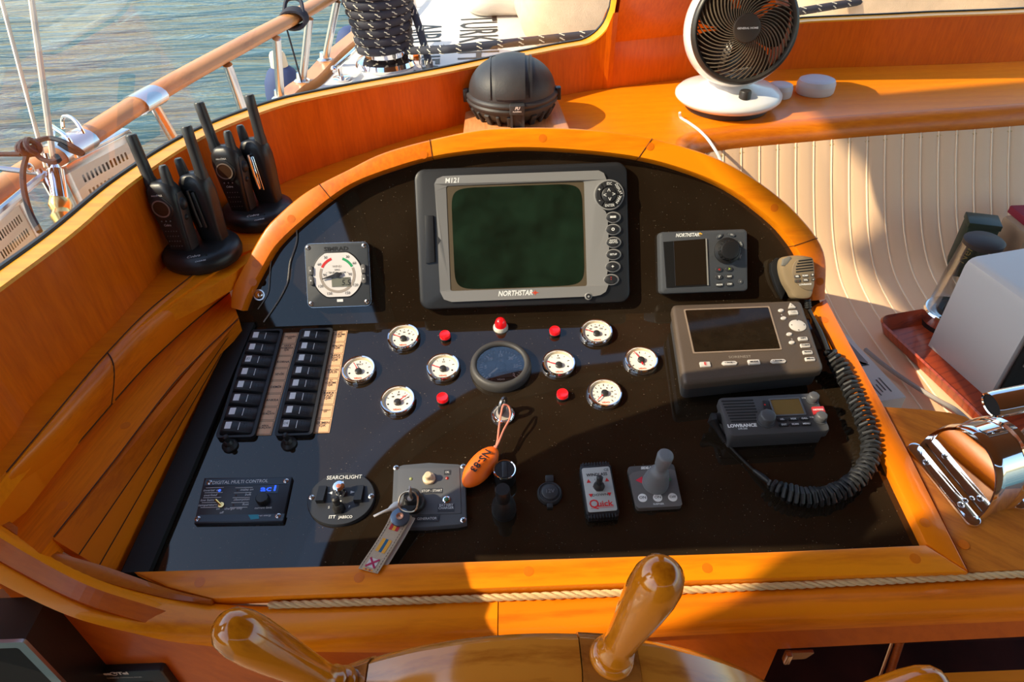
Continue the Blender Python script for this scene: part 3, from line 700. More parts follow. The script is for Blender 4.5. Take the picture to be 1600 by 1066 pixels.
# cap rail and stanchions
ZR = -.50
cap_px = [(-60, 322), (0, 283), (60, 246), (120, 212), (230, 143), (310, 98), (400, 50), (480, 8), (560, -38)]
CAP = catmull([hz(x, y, ZR) for x, y in cap_px], 8)
rl = bpy.data.objects.new('ship_railing', None); COL.objects.link(rl); rl.location = (-.7, 1.6, CZ + ZD); RM = Matrix.Translation((.7, -1.6, -(CZ + ZD)))
tag(rl, 'boat railing with a varnished teak cap rail on stainless stanchions outside the left windscreen', 'railing')
def sweep(P, prof, M=None):
    m = MB(M); R = []
    for i, p in enumerate(P):
        t = (P[min(i + 1, len(P) - 1)] - P[max(i - 1, 0)]).normalized(); n = V((-t.y, t.x, 0)).normalized(); R.append([tuple(p + n * a + V((0, 0, 1)) * b) for a, b in prof])
    m.rings(R); return m
oval = [(.030 * cos(a), .018 * sin(a) - .012) for a in [2 * pi * k / 14 for k in range(14)]]
sweep(CAP, oval, RM).build('cap_rail', W_RAIL, rl)
def toe_at(y): return min(TOE, key=lambda p: abs(p.y - y))
def stanchion(px, py):
    p = hz(px, py, ZR); q = toe_at(p.y + .03); q = V((q.x - .028, q.y, CZ + ZD + .02)); m = MB(RM); m.tube([q, p + V((0, 0, -.03))], .0125, 14); m.lathe([(.026, 0), (.026, .006), (.017, .012), (.013, .03)], 16, tuple(q)); m.build('stanchion', STEEL, rl)
for px, py in ((232, 142), (350, 82), (428, 42), (480, 12), (524, -14)): stanchion(px, py)
def clamp(px0, py0, px1, py1):
    a, b = hz(px0, py0, ZR), hz(px1, py1, ZR); P = [a.lerp(b, k / 6) for k in range(7)]
    sweep(P, [(x * 1.14, (y + .012) * 1.18 - .012) for x, y in oval], RM).build('rail_bracket', STEEL, rl)
clamp(78, 235, 128, 207); clamp(208, 157, 240, 139)
m = MB(RM); p = hz(95, 222, ZR); m.tube(catmull([p + V((-.03, .03, .0)), p + V((-.02, .03, .02)), p + V((0, 0, .028)), p + V((.03, -.02, .014)), p + V((.035, -.03, -.02))], 6), .004, 8); m.tube(catmull([p + V((-.03, .07, .0)), p + V((-.02, .07, .022)), p + V((0.01, .05, .026)), p + V((.03, .03, .01)), p + V((.035, .02, -.02))], 6), .004, 8); m.build('bracket_staple', CHROME, rl)
# dark lashing on the rail, top edge of the picture
NAVYR = pbr('dark_line', (.026, .028, .040), .75, bump=.4)
p = hz(458, 22, ZR); m = MB()
for k in range(4): m.tube([p + V((0, .012 * k - .02, -.012)) + V((.036 * cos(a), 0, .025 * sin(a))) for a in [2 * pi * j / 16 for j in range(16)]], .006, 6, closed=True)
m.tube(catmull([p + V((.03, 0, 0)), p + V((.02, .03, .03)), p + V((-.02, .04, .03)), p + V((-.03, .01, 0))], 6), .006, 6)
m.tube([p + V((-.03, 0, -.01)), p + V((-.045, .10, -.26))], .003, 6); tag(m.build('rail_lashing', NAVYR), 'dark line lashed round the cap rail at the top edge, holding the fender', 'line')
# fender
NAVY = pbr('navy_cover', (.035, .06, .15), .75, bump=.5, bscale=300)
fc = hz(436, 100, -.80); Mf = Matrix.Translation(fc)
fe = bpy.data.objects.new('boat_fender', None); COL.objects.link(fe); fe.matrix_world = Mf; tag(fe, 'navy blue covered boat fender with a cream top hanging outside the railing', 'fender')
m = MB(); m.lathe([(0, -.42), (.06, -.40), (.078, -.34), (.078, -.11), (.070, -.06), (.052, -.025), (.030, -.006), (.0, -.004)], 28); m.build('cover', NAVY, fe)
m = MB(); m.lathe([(.033, -.01), (.030, .035), (.024, .045), (0, .045)], 20); m.build('top_fitting', pbr('fender_cream', (.70, .60, .42), .6), fe)
text(fe, 'YAC', .01, -.080, -.20, .05, WHITE_T, M=Matrix.Translation((.02, -.076, -.20)) @ Matrix.Rotation(radians(90), 4, 'X') @ Matrix.Translation((-.01, .080, .20)))
fc2 = hz(545, 40, -.80); f2 = bpy.data.objects.new('boat_fender', None); COL.objects.link(f2); f2.location = fc2; tag(f2, 'second navy boat fender, far one behind the winch, mostly hidden', 'fender')
for c in list(fe.children)[:2]:
    d = c.copy(); COL.objects.link(d); d.parent = f2
# stainless grab rail on deck
a = hz(522, 108, -.70); b = hz(583, 52, -.70); m = MB(); m.tube([a, b], .009, 10); m.sphere(tuple(a), .012, 10)
for t in (.12, .95):
    q = a.lerp(b, t); m.tube([q, V((q.x, q.y, CZ + ZD + .004))], .008, 10); m.lathe([(.032, 0), (.032, .006), (.012, .010)], 16, (q.x, q.y, CZ + ZD + .001))
tag(m.build('deck_grab_rail', CHROME), 'low chrome grab rail on short posts on the white deck', 'rail')
# second line of the deck edge: small coaming behind
a = hz(627, 30, ZD); b = hz(672, -8, ZD)
m = MB(); m.tube([a + V((0, 0, .05)), b + V((0, .3, .05))], .010, 8); m.tube([a + V((0, 0, .05)), a], .008, 8); q = a.lerp(b, .45); m.tube([q + V((0, 0, .05)), q], .008, 8); tag(m.build('deck_grab_rail', STEEL), 'far steel grab rail on deck behind the winch', 'rail')
# winch with its turns of dark rope
FLECK = pbr('rope_fleck', (.72, .66, .50), .7)
wp = hz(606, 108, ZD); wn_ = bpy.data.objects.new('rope_winch', None); COL.objects.link(wn_); wn_.location = wp; tag(wn_, 'chrome deck winch on a white base, wound with dark rope', 'winch')
m = MB(); m.lathe([(.10, 0), (.10, .012), (.085, .02), (.07, .03)], 36); m.build('base', WHITEP, wn_)
m = MB(); m.lathe([(.07, .010), (.100, .012), (.108, .022), (.102, .036), (.085, .042), (.072, .05), (.070, .265), (.080, .285), (.098, .30), (.100, .315), (.09, .32), (.06, .325), (.058, .345), (0, .35)], 40); m.build('drum', CHROME, wn_)
m = MB(); m.box((.100, -.01, .030), (.045, .045, .06), .008); m.build('rope_guide', CHROME, wn_)
def flecked(name, P, r, label, cat, parent=None, M=None, per=.055):
    P = resample(P, .008); e = bpy.data.objects.new(name, None) if parent is None else parent
    if parent is None: COL.objects.link(e); tag(e, label, cat)
    m = MB(M); m.tube(P, r, 10); m.build('rope_body', NAVYR, e)
    m = MB(M); i = 3; up = V((0, 0, 1))
    while i < len(P) - 4:
        t = (P[i + 2] - P[i - 2]).normalized(); u = (up - t * up.dot(t)).normalized(); w = t.cross(u)
        for ang in (20, 80, 140, 200, 260, 320):
            for dd in (0, .7):
                a = radians(ang + dd * 30); c = P[i] + t * (.010 * dd) + (u * cos(a) + w * sin(a)) * (r + .0003); nrm = (u * cos(a) + w * sin(a)); s = nrm.cross(t)
                M2 = Matrix.Translation(c) @ Matrix(((t), (s), (nrm))).transposed().to_4x4() @ Matrix.Rotation(radians(-25), 4, 'Z'); m.add([(x, y, z) for z in (0, .0008) for x, y in ((-.005, -.0014), (.005, -.0014), (.005, .0014), (-.005, .0014))], [(4, 5, 6, 7), (0, 1, 5, 4), (2, 3, 7, 6)], (M @ M2) if M is not None else M2)
        i += max(1, int(per / .008))
    m.build('rope_fleck', FLECK, e).__setitem__('kind', 'stuff')
    return e
P = []
for k in range(0, 7 * 28 + 1):
    a = 2 * pi * k / 28; z = .062 + .029 * k / 28; rr = .086 + .026 * max(0, (z - .12) / .14) ** 1.3; P.append(wp + V((rr * cos(a), rr * sin(a), z)))
flecked('winch_rope', P, .0155, 'dark rope with cream flecks wound round the chrome winch', 'rope', per=.055)
a = wp + V((.085, -.06, .075)); P = [a, hz(700, 77, -.62), hz(800, 67, -.61), hz(960, 50, -.60), hz(1100, 36, -.60), hz(1255, 17, -.60), hz(1345, 2, -.60), hz(1440, -12, -.60)]
flecked('mooring_rope', P, .0125, 'dark flecked rope led tight across the deck from the winch past the cushions', 'rope', per=.07)
P = catmull([wp + V((.07, .05, .20)), wp + V((.10, .02, .20)), wp + V((.125, -.03, .15)), wp + V((.15, -.09, .07)), wp + V((.17, -.16, .01)), wp + V((.21, -.30, .012))], 8)
flecked('rope_tail', P, .0125, 'loose dark rope tail hanging off the winch to the deck', 'rope', per=.06)
# cushions on the foredeck
TOWEL = pbr('beige_terry', (.74, .55, .36), .9, bump=.9, bscale=260, var=.06, vscale=30); TOWELW = pbr('pale_terry', (.80, .72, .62), .9, bump=.6, bscale=260)
def cushion(name, c, d, mat, label, rot=0.0, amp=.03, seed=0):
    bm = bmesh.new(); bmesh.ops.create_cube(bm, size=1); bmesh.ops.subdivide_edges(bm, edges=bm.edges[:], cuts=9, use_grid_fill=True)
    for v in bm.verts:
        p = v.co.copy(); q = V((p.x * 2, p.y * 2, p.z * 2)); L = (abs(q.x) ** 6 + abs(q.y) ** 6 + abs(q.z) ** 6) ** (1 / 6); q = q / max(L, 1e-6) / 2 * max(abs(q.x), abs(q.y), abs(q.z)); q = q * 1.0
        v.co = V((q.x * d[0], q.y * d[1], q.z * d[2])); n = noise.noise(v.co * 3.2 + V((seed, 0, 0))); v.co += v.co.normalized() * n * amp
        v.co += v.co.normalized() * .012 * noise.noise(v.co * 14)
    me = bpy.data.meshes.new(name); bm.to_mesh(me); bm.free()
    for p in me.polygons: p.use_smooth = True
    o = link(name, me, mat); o.location = c; o.rotation_euler.z = rot; tag(o, label, 'cushion'); md = o.modifiers.new('s', 'SUBSURF'); md.levels = 1; md.render_levels = 1; return o
q = hz(800, 86, ZD)
cushion('beige_cushion', (q.x + .44, q.y + .30, CZ + ZD + .20), (.86, .62, .42), TOWEL, 'big beige terry cushion on the foredeck, right of the lettering', radians(4), seed=3)
cushion('beige_cushion', (q.x + 1.42, q.y + .28, CZ + ZD + .21), (.95, .70, .42), TOWEL, 'beige terry cushion seen through the second pane at top right', radians(-3), seed=9)
q = hz(722, 34, ZD); cushion('pale_cushion', (q.x + .20, q.y + .34, CZ + ZD + .16), (.42, .66, .34), TOWELW, 'paler cream cushion behind the big beige one', radians(3), seed=5)
# perforated stainless lockers hung outside the rail
def stepbox(A, B, zt_, h, dep, label):
    a = hz(*A, zt_); b = hz(*B, zt_); t = (b - a); W = t.length; t.normalize(); n = V((t.y, -t.x, 0)); M = Matrix.Translation(a - V((0, 0, h))) @ Matrix((t, -n, V((0, 0, 1)))).transposed().to_4x4()
    e = bpy.data.objects.new('perforated_locker', None); COL.objects.link(e); e.matrix_world = M; tag(e, label, 'locker')
    # frame and lid
    m = MB(); f = .018
    for c, d in (((W / 2, .004, h - f / 2), (W, .012, f)), ((W / 2, .004, f / 2), (W, .012, f)), ((f / 2, .004, h / 2), (f, .012, h)), ((W - f / 2, .004, h / 2), (f, .012, h))): m.box(c, d, .003)
    m.build('rim', STEEL, e)
    m = MB(); m.box((W / 2, dep / 2, h + .003), (W, dep, .006), .003); m.build('lid', STEEL, e)
    m = MB(); m.box((W / 2, dep, h / 2), (W, .004, h)); m.box((0.002, dep / 2, h / 2), (.004, dep, h)); m.box((W - .002, dep / 2, h / 2), (.004, dep, h)); m.box((W / 2, dep / 2, .002), (W, dep, .004)); m.build('case', STEEL, e)
    m = MB(); nx, nz = 30, 22; gx = (W - 2 * f) / nx; gz = (h - 2 * f) / nz
    for i in range(nx):
        for j in range(nz):
            if 4 <= i < 27 and 4 <= j < 20 and (i % 2 == 0) and (j % 4 in (2, 3)): continue
            x, z = f + i * gx, f + j * gz; m.add([(x, 0, z), (x + gx, 0, z), (x + gx, 0, z + gz), (x, 0, z + gz)], [(0, 1, 2, 3)])
    m.build('perforated_panel', pbr('brushed_steel', (.62, .56, .48), .38, metal=.85), e, smooth=False)
stepbox((92, 262), (205, 205), -.575, .22, .05, 'perforated stainless steel locker below the cap rail, its rows of square holes in full view')
stepbox((-45, 362), (30, 300), -.58, .20, .05, 'perforated stainless steel locker at the left edge of the picture')
# rigging: wires, turnbuckle, lashing
WIRE = pbr('rigging_wire', (.60, .50, .38), .4, metal=.4)
def r3(px, py, d): return EYE + ray(px, py) * d
tb = r3(84, 262, 1.34)
m = MB(); m.tube([r3(-3, -20, 1.50), r3(72, 262, 1.34)], .0034, 8); m.tube([r3(45, -30, 1.50), r3(85, 262, 1.34)], .0048, 8)
tag(m.build('shroud_wire', WIRE), 'pair of rigging wires rising at the far left of the windscreen', 'wire')
tn = bpy.data.objects.new('rigging_turnbuckle', None); COL.objects.link(tn); tn.location = tb; tag(tn, 'chrome and bronze turnbuckle at the foot of the rigging wires', 'turnbuckle')
It = Matrix.Translation(-tb)
m = MB(It); a, b = r3(85, 258, 1.34), r3(94, 312, 1.32); m.tube([a, a.lerp(b, .12), a.lerp(b, .15), b], [.007, .009, .0125, .0125], 14); m.tube([r3(72, 240, 1.34), r3(90, 300, 1.33)], .004, 8); m.tube([r3(60, 265, 1.34), r3(88, 315, 1.33)], .005, 8); m.build('barrel', CHROME, tn)
m = MB(It); a, b = r3(92, 308, 1.325), r3(100, 352, 1.30); m.tube([a, a.lerp(b, .3), a.lerp(b, .5), a.lerp(b, .7), b], [.013, .017, .013, .017, .010], 14); m.build('toggle', BRASS, tn)
m = MB(It); m.tube([r3(-10, 262, 1.36), r3(75, 272, 1.34)], .0045, 8); m.tube([r3(-10, 338, 1.30), r3(70, 272, 1.34)], .006, 8); m.sphere(tuple(r3(45, 262, 1.34)), .008, 10); m.build('strut', STEEL, tn)
m = MB(); c = r3(44, 231, 1.31)
for k in range(4):
    M = Matrix.Translation(c) @ Matrix.Rotation(radians(35 * k), 4, 'Z') @ Matrix.Rotation(radians(70), 4, 'X'); m.tube([(.014 * cos(a), .010 * sin(a), .004 * (k - 1.5)) for a in [2 * pi * j / 14 for j in range(14)]], .0042, 6, closed=True, M=M)
m.tube([r3(-20, 241, 1.33), r3(32, 241, 1.31)], .0038, 6)
m.tube(catmull([r3(44, 235, 1.31), r3(36, 268, 1.29), r3(38, 300, 1.28), r3(48, 335, 1.27), r3(62, 362, 1.25)], 8), .0046, 6)
m.tube(catmull([r3(50, 228, 1.31), r3(62, 246, 1.30), r3(80, 253, 1.29), r3(92, 250, 1.29), r3(88, 244, 1.32)], 8), .0042, 6)
m.tube(catmull([r3(52, 222, 1.31), r3(75, 216, 1.33), r3(95, 220, 1.31), r3(112, 228, 1.30), r3(128, 238, 1.30), r3(124, 240, 1.30), r3(108, 234, 1.30), r3(92, 224, 1.305)], 8), .0038, 6)
tag(m.build('knotted_line', NAVYR), 'dark grey line knotted round the rigging wires, with a loose loop', 'line')

# ------------------------------------------------------------------ instruments on the upper panel
def quadsize(D, pts, h):
    q = D.Ls(pts, h); (x0, y0), (x1, y1), (x2, y2), (x3, y3) = q
    return (hypot(x1 - x0, y1 - y0) + hypot(x2 - x3, y2 - y3)) / 2, (hypot(x3 - x0, y3 - y0) + hypot(x2 - x1, y2 - y1)) / 2
LENS = glass_mat('instrument_glass', (.97, .97, .97), 1.0)
SCREEN = pbr('dark_screen', (.016, .011, .007), .10, coat=.4)
# chart plotter
D = Dev('chart_plotter', 817, 369, UPP, 'large chart plotter with a dark green screen at the middle of the upper panel', 'plotter', h=.018)
h = .018
w_, h_ = quadsize(D, [(645, 263), (980, 252), (987, 472), (658, 485)], h)
SHELL = pbr('plotter_shell', (.016, .017, .020), .42, bump=.1, bscale=900); BEZ = pbr('plotter_bezel', (.24, .235, .23), .42, metal=.15)
m = MB(); m.prism(rrect(w_, h_, .018, 6), 0, h, .006, .002); m.build('housing', SHELL, D.e)
q = D.Ls([(680, 277), (938, 266), (945, 462), (696, 471)], h); bw, bh = quadsize(D, [(678, 276), (937, 266), (948, 461), (694, 472)], h)
bx, by = D.L(813, 368.5, h)
sx0, sy0 = D.L(697, 291, h); sx1, sy1 = D.L(917, 447, h)
# silver surround: an outline with bays for the keys at the right
L = D.L
outl = [(712, 275)] + [(935, 267), (943, 271), (947, 281), (936, 290), (929, 305), (932, 320), (945, 330), (950, 340), (949, 350), (951, 358), (950, 370), (951, 378), (951, 388), (951, 398), (951, 408), (950, 418), (948, 428), (948, 437), (950, 446), (946, 456), (938, 461), (928, 463), (706, 472), (694, 468), (688, 456), (686, 420), (685, 383), (690, 376), (685, 370), (680, 300), (679, 288), (683, 280), (692, 276)]
OU = [L(x, y, h) for x, y in outl]
inn_r = rrect(sx1 - sx0, sy0 - sy1, .003, 2, (sx0 + sx1) / 2, (sy0 + sy1) / 2)
def ringmesh(OU, INN, z0, z1, zin=None, M=None):
    m = MB(M); o2 = OU if area2(OU) > 0 else OU[::-1]; i2 = INN if area2(INN) > 0 else INN[::-1]
    tri = tessellate_polygon([[V((x, y, 0)) for x, y in o2], [V((x, y, 0)) for x, y in i2[::-1]]])
    al = o2 + i2[::-1]; zz = [z1] * len(o2) + [z1 if zin is None else zin] * len(i2)
    n = len(al); vs = [(x, y, z) for (x, y), z in zip(al, zz)] + [(x, y, z0) for x, y in al]; fs = [tuple(t) for t in tri]
    a = len(o2); b = len(i2)
    for i in range(a): k = (i + 1) % a; fs.append((i, k, n + k, n + i))
    for i in range(b): k = (i + 1) % b; fs.append((a + i, a + k, n + a + k, n + a + i))
    m.add(vs, fs); return m
ringmesh(OU, inn_r, h - .002, h + .004, h + .0015).build('silver_bezel', BEZ, D.e, ang=30)
m = MB(); m.box(((sx0 + sx1) / 2, (sy0 + sy1) / 2, h + .0003), (sx1 - sx0, sy0 - sy1, .0006)); m.build('screen_surround', pbr('screen_mask', (.095, .072, .045), .3), D.e, smooth=False)
vw, vh = (sx1 - sx0), (sy0 - sy1)
q = [(x * .965 + (sx0 + sx1) / 2, y + (sy0 + sy1) / 2) for x, y in [(-vw / 2, -vh / 2 + .003), (0, -vh / 2 + .001), (vw / 2, -vh / 2 + .003)]]
scr = []
for k in range(48):
    a = 2 * pi * k / 48; c, s_ = cos(a), sin(a); e = 2 / 9; scr.append(((sx0 + sx1) / 2 + .002 + math.copysign(abs(c) ** e, c) * vw * .475, (sy0 + sy1) / 2 - .001 + math.copysign(abs(s_) ** e, s_) * vh * .485))
m = MB(); m.prism(scr, h + .0004, h + .0010); m.build('screen', pbr('green_black_screen', (.006, .016, .009), .16, coat=.7, var=.5, vscale=25), D.e, smooth=False)
# card door on the left
q = D.Ls([(664, 337), (677, 337), (680, 410), (666, 412)], h); m = MB(); m.prism(q, h - .001, h + .0035, .001); m.build('card_door', SHELL, D.e)
# round key cluster
ck = L(951, 305, h); rk = abs(L(974, 305, h)[0] - ck[0])
KEYM = pbr('key_rubber', (.018, .018, .020), .5)
m = MB(); m.lathe([(rk * 1.03, 0), (rk * 1.03, .004), (rk * .97, .0045), (0, .0045)], 40, (ck[0], ck[1], h)); m.build('key_ring', BEZ, D.e)
m = MB(); m.lathe([(rk * .93, 0), (rk * .93, .0047), (0, .0048)], 40, (ck[0], ck[1], h)); m.build('key_well', BLACK_M, D.e)
def sector(cx, cy, r0, r1, a0, a1, z0, z1, name, mat, par, n=8):
    P = [(cx + r1 * cos(radians(a0 + (a1 - a0) * k / n)), cy + r1 * sin(radians(a0 + (a1 - a0) * k / n))) for k in range(n + 1)] + [(cx + r0 * cos(radians(a1 + (a0 - a1) * k / n)), cy + r0 * sin(radians(a1 + (a0 - a1) * k / n))) for k in range(n + 1)]
    m = MB(); m.prism(P, z0, z1, .0006, seg=1); return m.build(name, mat, par)
for a0, a1, t in ((58, 118, 'ESC'), (2, 54, 'DISPLAY'), (-54, -4, 'MARK'), (-120, -58, 'ENTER'), (126, 234, '')):
    sector(ck[0], ck[1], rk * .57, rk * .89, a0, a1, h + .004, h + .0065, 'key', KEYM, D.e)
    if t:
        am = radians((a0 + a1) / 2); text(D.e, t, ck[0] + rk * .73 * cos(am), ck[1] + rk * .73 * sin(am), h + .0067, .0062, WHITE_T, rot=am - pi / 2 if t not in ('ENTER', 'MARK') else am + pi / 2, sx=.85)
text(D.e, '+', ck[0] - rk * .66, ck[1] + rk * .35, h + .0067, .009, WHITE_T); text(D.e, '-', ck[0] - rk * .66, ck[1] - rk * .35, h + .0067, .009, WHITE_T)
m = MB(); m.lathe([(rk * .50, 0), (rk * .50, .0065), (rk * .42, .0078), (0, .0074)], 32, (ck[0], ck[1], h)); m.build('key_pad', KEYM, D.e)
for k in range(4): text(D.e, '>', ck[0] + rk * .30 * cos(k * pi / 2), ck[1] + rk * .30 * sin(k * pi / 2), h + .0082, .010, WHITE_T, rot=k * pi / 2)
for (px, py, t, mt) in ((957, 340, 'a', WHITE_T), (957, 359, 'o', WHITE_T), (957.5, 379, 'GOTO\nNAVTO', WHITE_T), (957.5, 398, 'SETUP', WHITE_T), (956.5, 417, '+', WHITE_T), (954, 437, '^\n^', RED_T)):
    x, y = L(px, py, h); m = MB(); m.lathe([(.0128, 0), (.0128, .0045), (.0118, .005), (0, .005)], 28, (x + .0005, y, h - .001), sy=.72); m.build('key_collar', BEZ, D.e)
    m = MB(); m.lathe([(.0108, 0), (.0108, .006), (.0095, .0068), (0, .0070)], 28, (x - .0005, y, h - .001), sy=.68); m.build('key', KEYM, D.e)
    if t == 'a': text(D.e, '==', x, y, h + .0062, .0085, mt, bold=.04)
    elif t == 'o': text(D.e, 'O', x, y, h + .0062, .0065, mt, bold=.05)
    else: text(D.e, t, x, y + (.0012 if '\n' in t else 0), h + .0062, .0042 if len(t) > 2 else .008, mt, bold=.02)
x, y = L(919, 463, h); m = MB(); m.lathe([(.0062, 0), (.0062, .0052), (.0052, .0058), (0, .0058)], 24, (x, y, h - .001)); m.build('key_collar', BEZ, D.e)
m = MB(); m.lathe([(.0042, 0), (.0042, .007), (0, .0072)], 20, (x, y, h - .001)); m.build('power_key', KEYM, D.e); text(D.e, 'o', x, y, h + .0064, .006, WHITE_T)
x, y = L(707, 283, h); text(D.e, 'M121', x, y, h + .0043, .0112, WHITE_T, bold=.02, shear=.15, sx=.95)
x, y = L(805, 458.5, h); text(D.e, 'NORTHSTAR', x, y, h + .0043, .0118, WHITE_T, bold=.03, shear=.25, sx=.82)
x, y = L(836, 457.5, h)
m = MB()
for k in range(8): m.add([(x + (.007 if k % 2 == 0 else .004) * cos(k * pi / 4 + .0), y + (.005 if k % 2 == 0 else .003) * sin(k * pi / 4), h + .0044), (x + .0012 * cos(k * pi / 4 + .9), y + .0012 * sin(k * pi / 4 + .9), h + .0044), (x + .0012 * cos(k * pi / 4 - .9), y + .0012 * sin(k * pi / 4 - .9), h + .0044)], [(0, 1, 2)])
m.build('star_logo', pbr('red_orange_print', (.75, .07, .02), .5), D.e, smooth=False)

# wind instrument
D = Dev('wind_gauge', 527.5, 429.5, UPP, 'square grey wind gauge with a white dial at the left of the upper panel', 'gauge', h=.016); L = D.L; h = .016
w_, h_ = quadsize(D, [(475, 382), (577, 379), (580, 477), (484, 480)], h); s = w_
m = MB(); m.prism(rrect(s, s, .008, 4), 0, h, .002, .001); m.build('housing', pbr('slate_plastic', (.050, .056, .064), .5, bump=.1, bscale=900), D.e)
m = MB(); m.frame(rrect(s * 1.012, s * 1.012, .009, 4), rrect(s * .975, s * .975, .008, 4), 0, h - .003); m.build('edge_trim', STEEL, D.e)
for sx_ in (-1, 1):
    for sy_ in (-1, 1): screw2(D.e, sx_ * s * .44, sy_ * s * .44, h, .0038)
dial = []
for k in range(64):
    a = 2 * pi * k / 64; x = s * .385 * cos(a); y = s * .385 * sin(a); y = max(-s * .345, min(s * .345, y)); x = max(-s * .40, min(s * .40, x)); dial.append((x, y))
m = MB(); m.prism(inset(dial, -.002), h - .001, h + .0006, .0004); m.build('dial_rim', BLACK, D.e)
m = MB(); m.prism(dial, h, h + .0008); m.build('dial', pbr('dial_white', (.74, .70, .68), .45), D.e, smooth=False)
def arcband(e, r0, r1, a0, a1, z, mat, name='dial_band', cx=0, cy=0):
    n = max(3, int(abs(a1 - a0) / 6)); vs = []; fs = []
    for k in range(n + 1):
        a = radians(a0 + (a1 - a0) * k / n); vs += [(cx + r0 * cos(a), cy + r0 * sin(a), z), (cx + r1 * cos(a), cy + r1 * sin(a), z)]
    for k in range(n): fs.append((2 * k, 2 * k + 1, 2 * k + 3, 2 * k + 2))
    m = MB(); m.add(vs, fs); return m.build(name, mat, e, smooth=False)
z1 = h + .0011
arcband(D.e, s * .245, s * .285, 108, 153, z1, RED_T); arcband(D.e, s * .245, s * .285, 27, 70, z1, pbr('green_band', (.02, .32, .12), .5)); arcband(D.e, s * .245, s * .285, 157, 383, z1, pbr('beige_band', (.36, .31, .27), .5))
for k, (a, t) in enumerate(((122, '30'), (148, '60'), (180, '90'), (212, '120'), (244, '150'), (296, '150'), (328, '120'), (0, '90'), (32, '60'), (58, '30'))):
    r = s * .325 if t in ('30', '60', '120', '150') else s * .20
    text(D.e, t, r * cos(radians(a)), r * sin(radians(a)), z1 + .0002, .0062, BLACK_T)
text(D.e, 'SIMRAD', 0, s * .405, h + .0004, .0092, BLACK_T, bold=.03, sx=1.25)
text(D.e, 'WIND', 0, s * .13, z1, .0055, pbr('grey_print', (.35, .30, .26), .5)); text(D.e, 'VMG', 0, s * .075, z1, .0045, BLACK_T); text(D.e, '< TRUE', -s * .11, s * .035, z1, .0045, BLACK_T); text(D.e, 'APP >', s * .12, s * .03, z1, .0045, BLACK_T)
m = MB(); m.box((s * .05, -s * .115, h + .0012), (s * .29, s * .145, .001)); m.build('display', pbr('lcd_green', (.17, .17, .125), .25), D.e, smooth=False)
text(D.e, '5.5', s * .13, -s * .13, h + .0019, .0125, BLACK_T, shear=.12, bold=.01); text(D.e, 'KNOTS', s * .13, -s * .065, h + .0019, .003, BLACK_T)
DIALL = pbr('dark_pointer', (.02, .02, .022), .4)
M = TR(0, 0, h + .003) @ rotz(radians(194)); m = MB(M); m.prism([(-.008, -.0022), (.004, -.0028), (s * .25, -.0006), (s * .25, .0006), (.004, .0028), (-.008, .0022)], 0, .001); m.lathe([(.0045, -.002), (.0045, .0014), (0, .0018)], 16); m.build('needle', DIALL, D.e)
for sx_, t in ((-1, 'A'), (1, 'B')):
    for sy_ in (-1, 1):
        m = MB(); m.prism(rrect(.0075, .015, .003, 4, sx_ * s * .415, sy_ * .0082), h - .001, h + .004, .001); m.build('side_key', pbr('key_grey', (.12, .115, .11), .5), D.e); m = MB(); m.lathe([(.0012, 0), (0, .0004)], 10, (sx_ * s * .415, sy_ * .0082, h + .004)); m.build('key_mark', WHITE_T, D.e)
m = MB(); m.box((.002, -s * .405, h + .0005), (.010, .0045, .001)); m.build('badge', WHITEP, D.e, smooth=False)
# small plotter with the big knob
D = Dev('autopilot_unit', 1100, 409, UPP, 'grey autopilot control unit with a big black knob, upper right of the panel', 'autopilot', h=.020); L = D.L; h = .020
w_, h_ = quadsize(D, [(1028, 365), (1169, 356), (1171, 454), (1036, 462)], h)
APG = pbr('slate_grey', (.060, .064, .072), .45, bump=.1, bscale=900)
m = MB(); m.prism(rrect(w_, h_, .007, 4), 0, h, .005, .001); m.build('housing', APG, D.e)
q = D.Ls([(1036, 378), (1103, 373), (1106, 447), (1041, 450)], h); m = MB(); m.prism(q, h - .001, h + .0008, .0004); m.build('screen_panel', pbr('ap_panel', (.012, .012, .012), .3), D.e, smooth=False)
q = D.Ls([(1052, 377), (1102, 373.5), (1104.5, 444.5), (1055, 447)], h); m = MB(); m.prism(q, h, h + .0014, .0003); m.build('screen', SCREEN, D.e, smooth=False)
q = D.Ls([(1102, 373), (1104, 373), (1107, 446), (1105, 446)], h); m = MB(); m.prism(q, h, h + .002); m.build('screen_edge', pbr('light_edge', (.25, .24, .22), .4), D.e, smooth=False)
x, y = L(1074, 367.5, h); text(D.e, 'NORTHSTAR', x, y, h + .0004, .0082, WHITE_T, bold=.03, shear=.25, sx=.8); x, y = L(1093, 367, h); text(D.e, '*', x + .001, y - .003, h + .0004, .014, pbr('yellow_print', (.80, .45, .05), .5), bold=.05)
kx, ky = L(1136, 392, h); m = MB(); m.lathe([(.0215, 0), (.0215, .003), (.019, .004), (.0165, .005), (.0155, .016), (.0140, .0185), (.010, .0195), (0, .0190)], 40, (kx, ky, h)); m.build('knob', BLACK, D.e)
m = MB()
for k in range(20): a = 2 * pi * k / 20; m.cyl((kx + .0158 * cos(a), ky + .0158 * sin(a), h + .005), (kx + .0152 * cos(a), ky + .0152 * sin(a), h + .016), .0012, 6)
m.build('knob_grip', BLACK, D.e)
for px, py, r in ((1124, 369, 35), (1143, 367, -15), (1157, 381, -65), (1156, 401, -110)):
    x, y = L(px, py, h); M = TR(x, y, h) @ rotz(radians(r)); m = MB(M); m.prism([(a * .006, b * .003) for a, b in circ(1, 16)], -.001, .0018, .0005); m.build('key', APG, D.e); text(D.e, 'ESC' if px < 1150 else 'DISP', 0, 0, .0021, .003, WHITE_T, M=M)
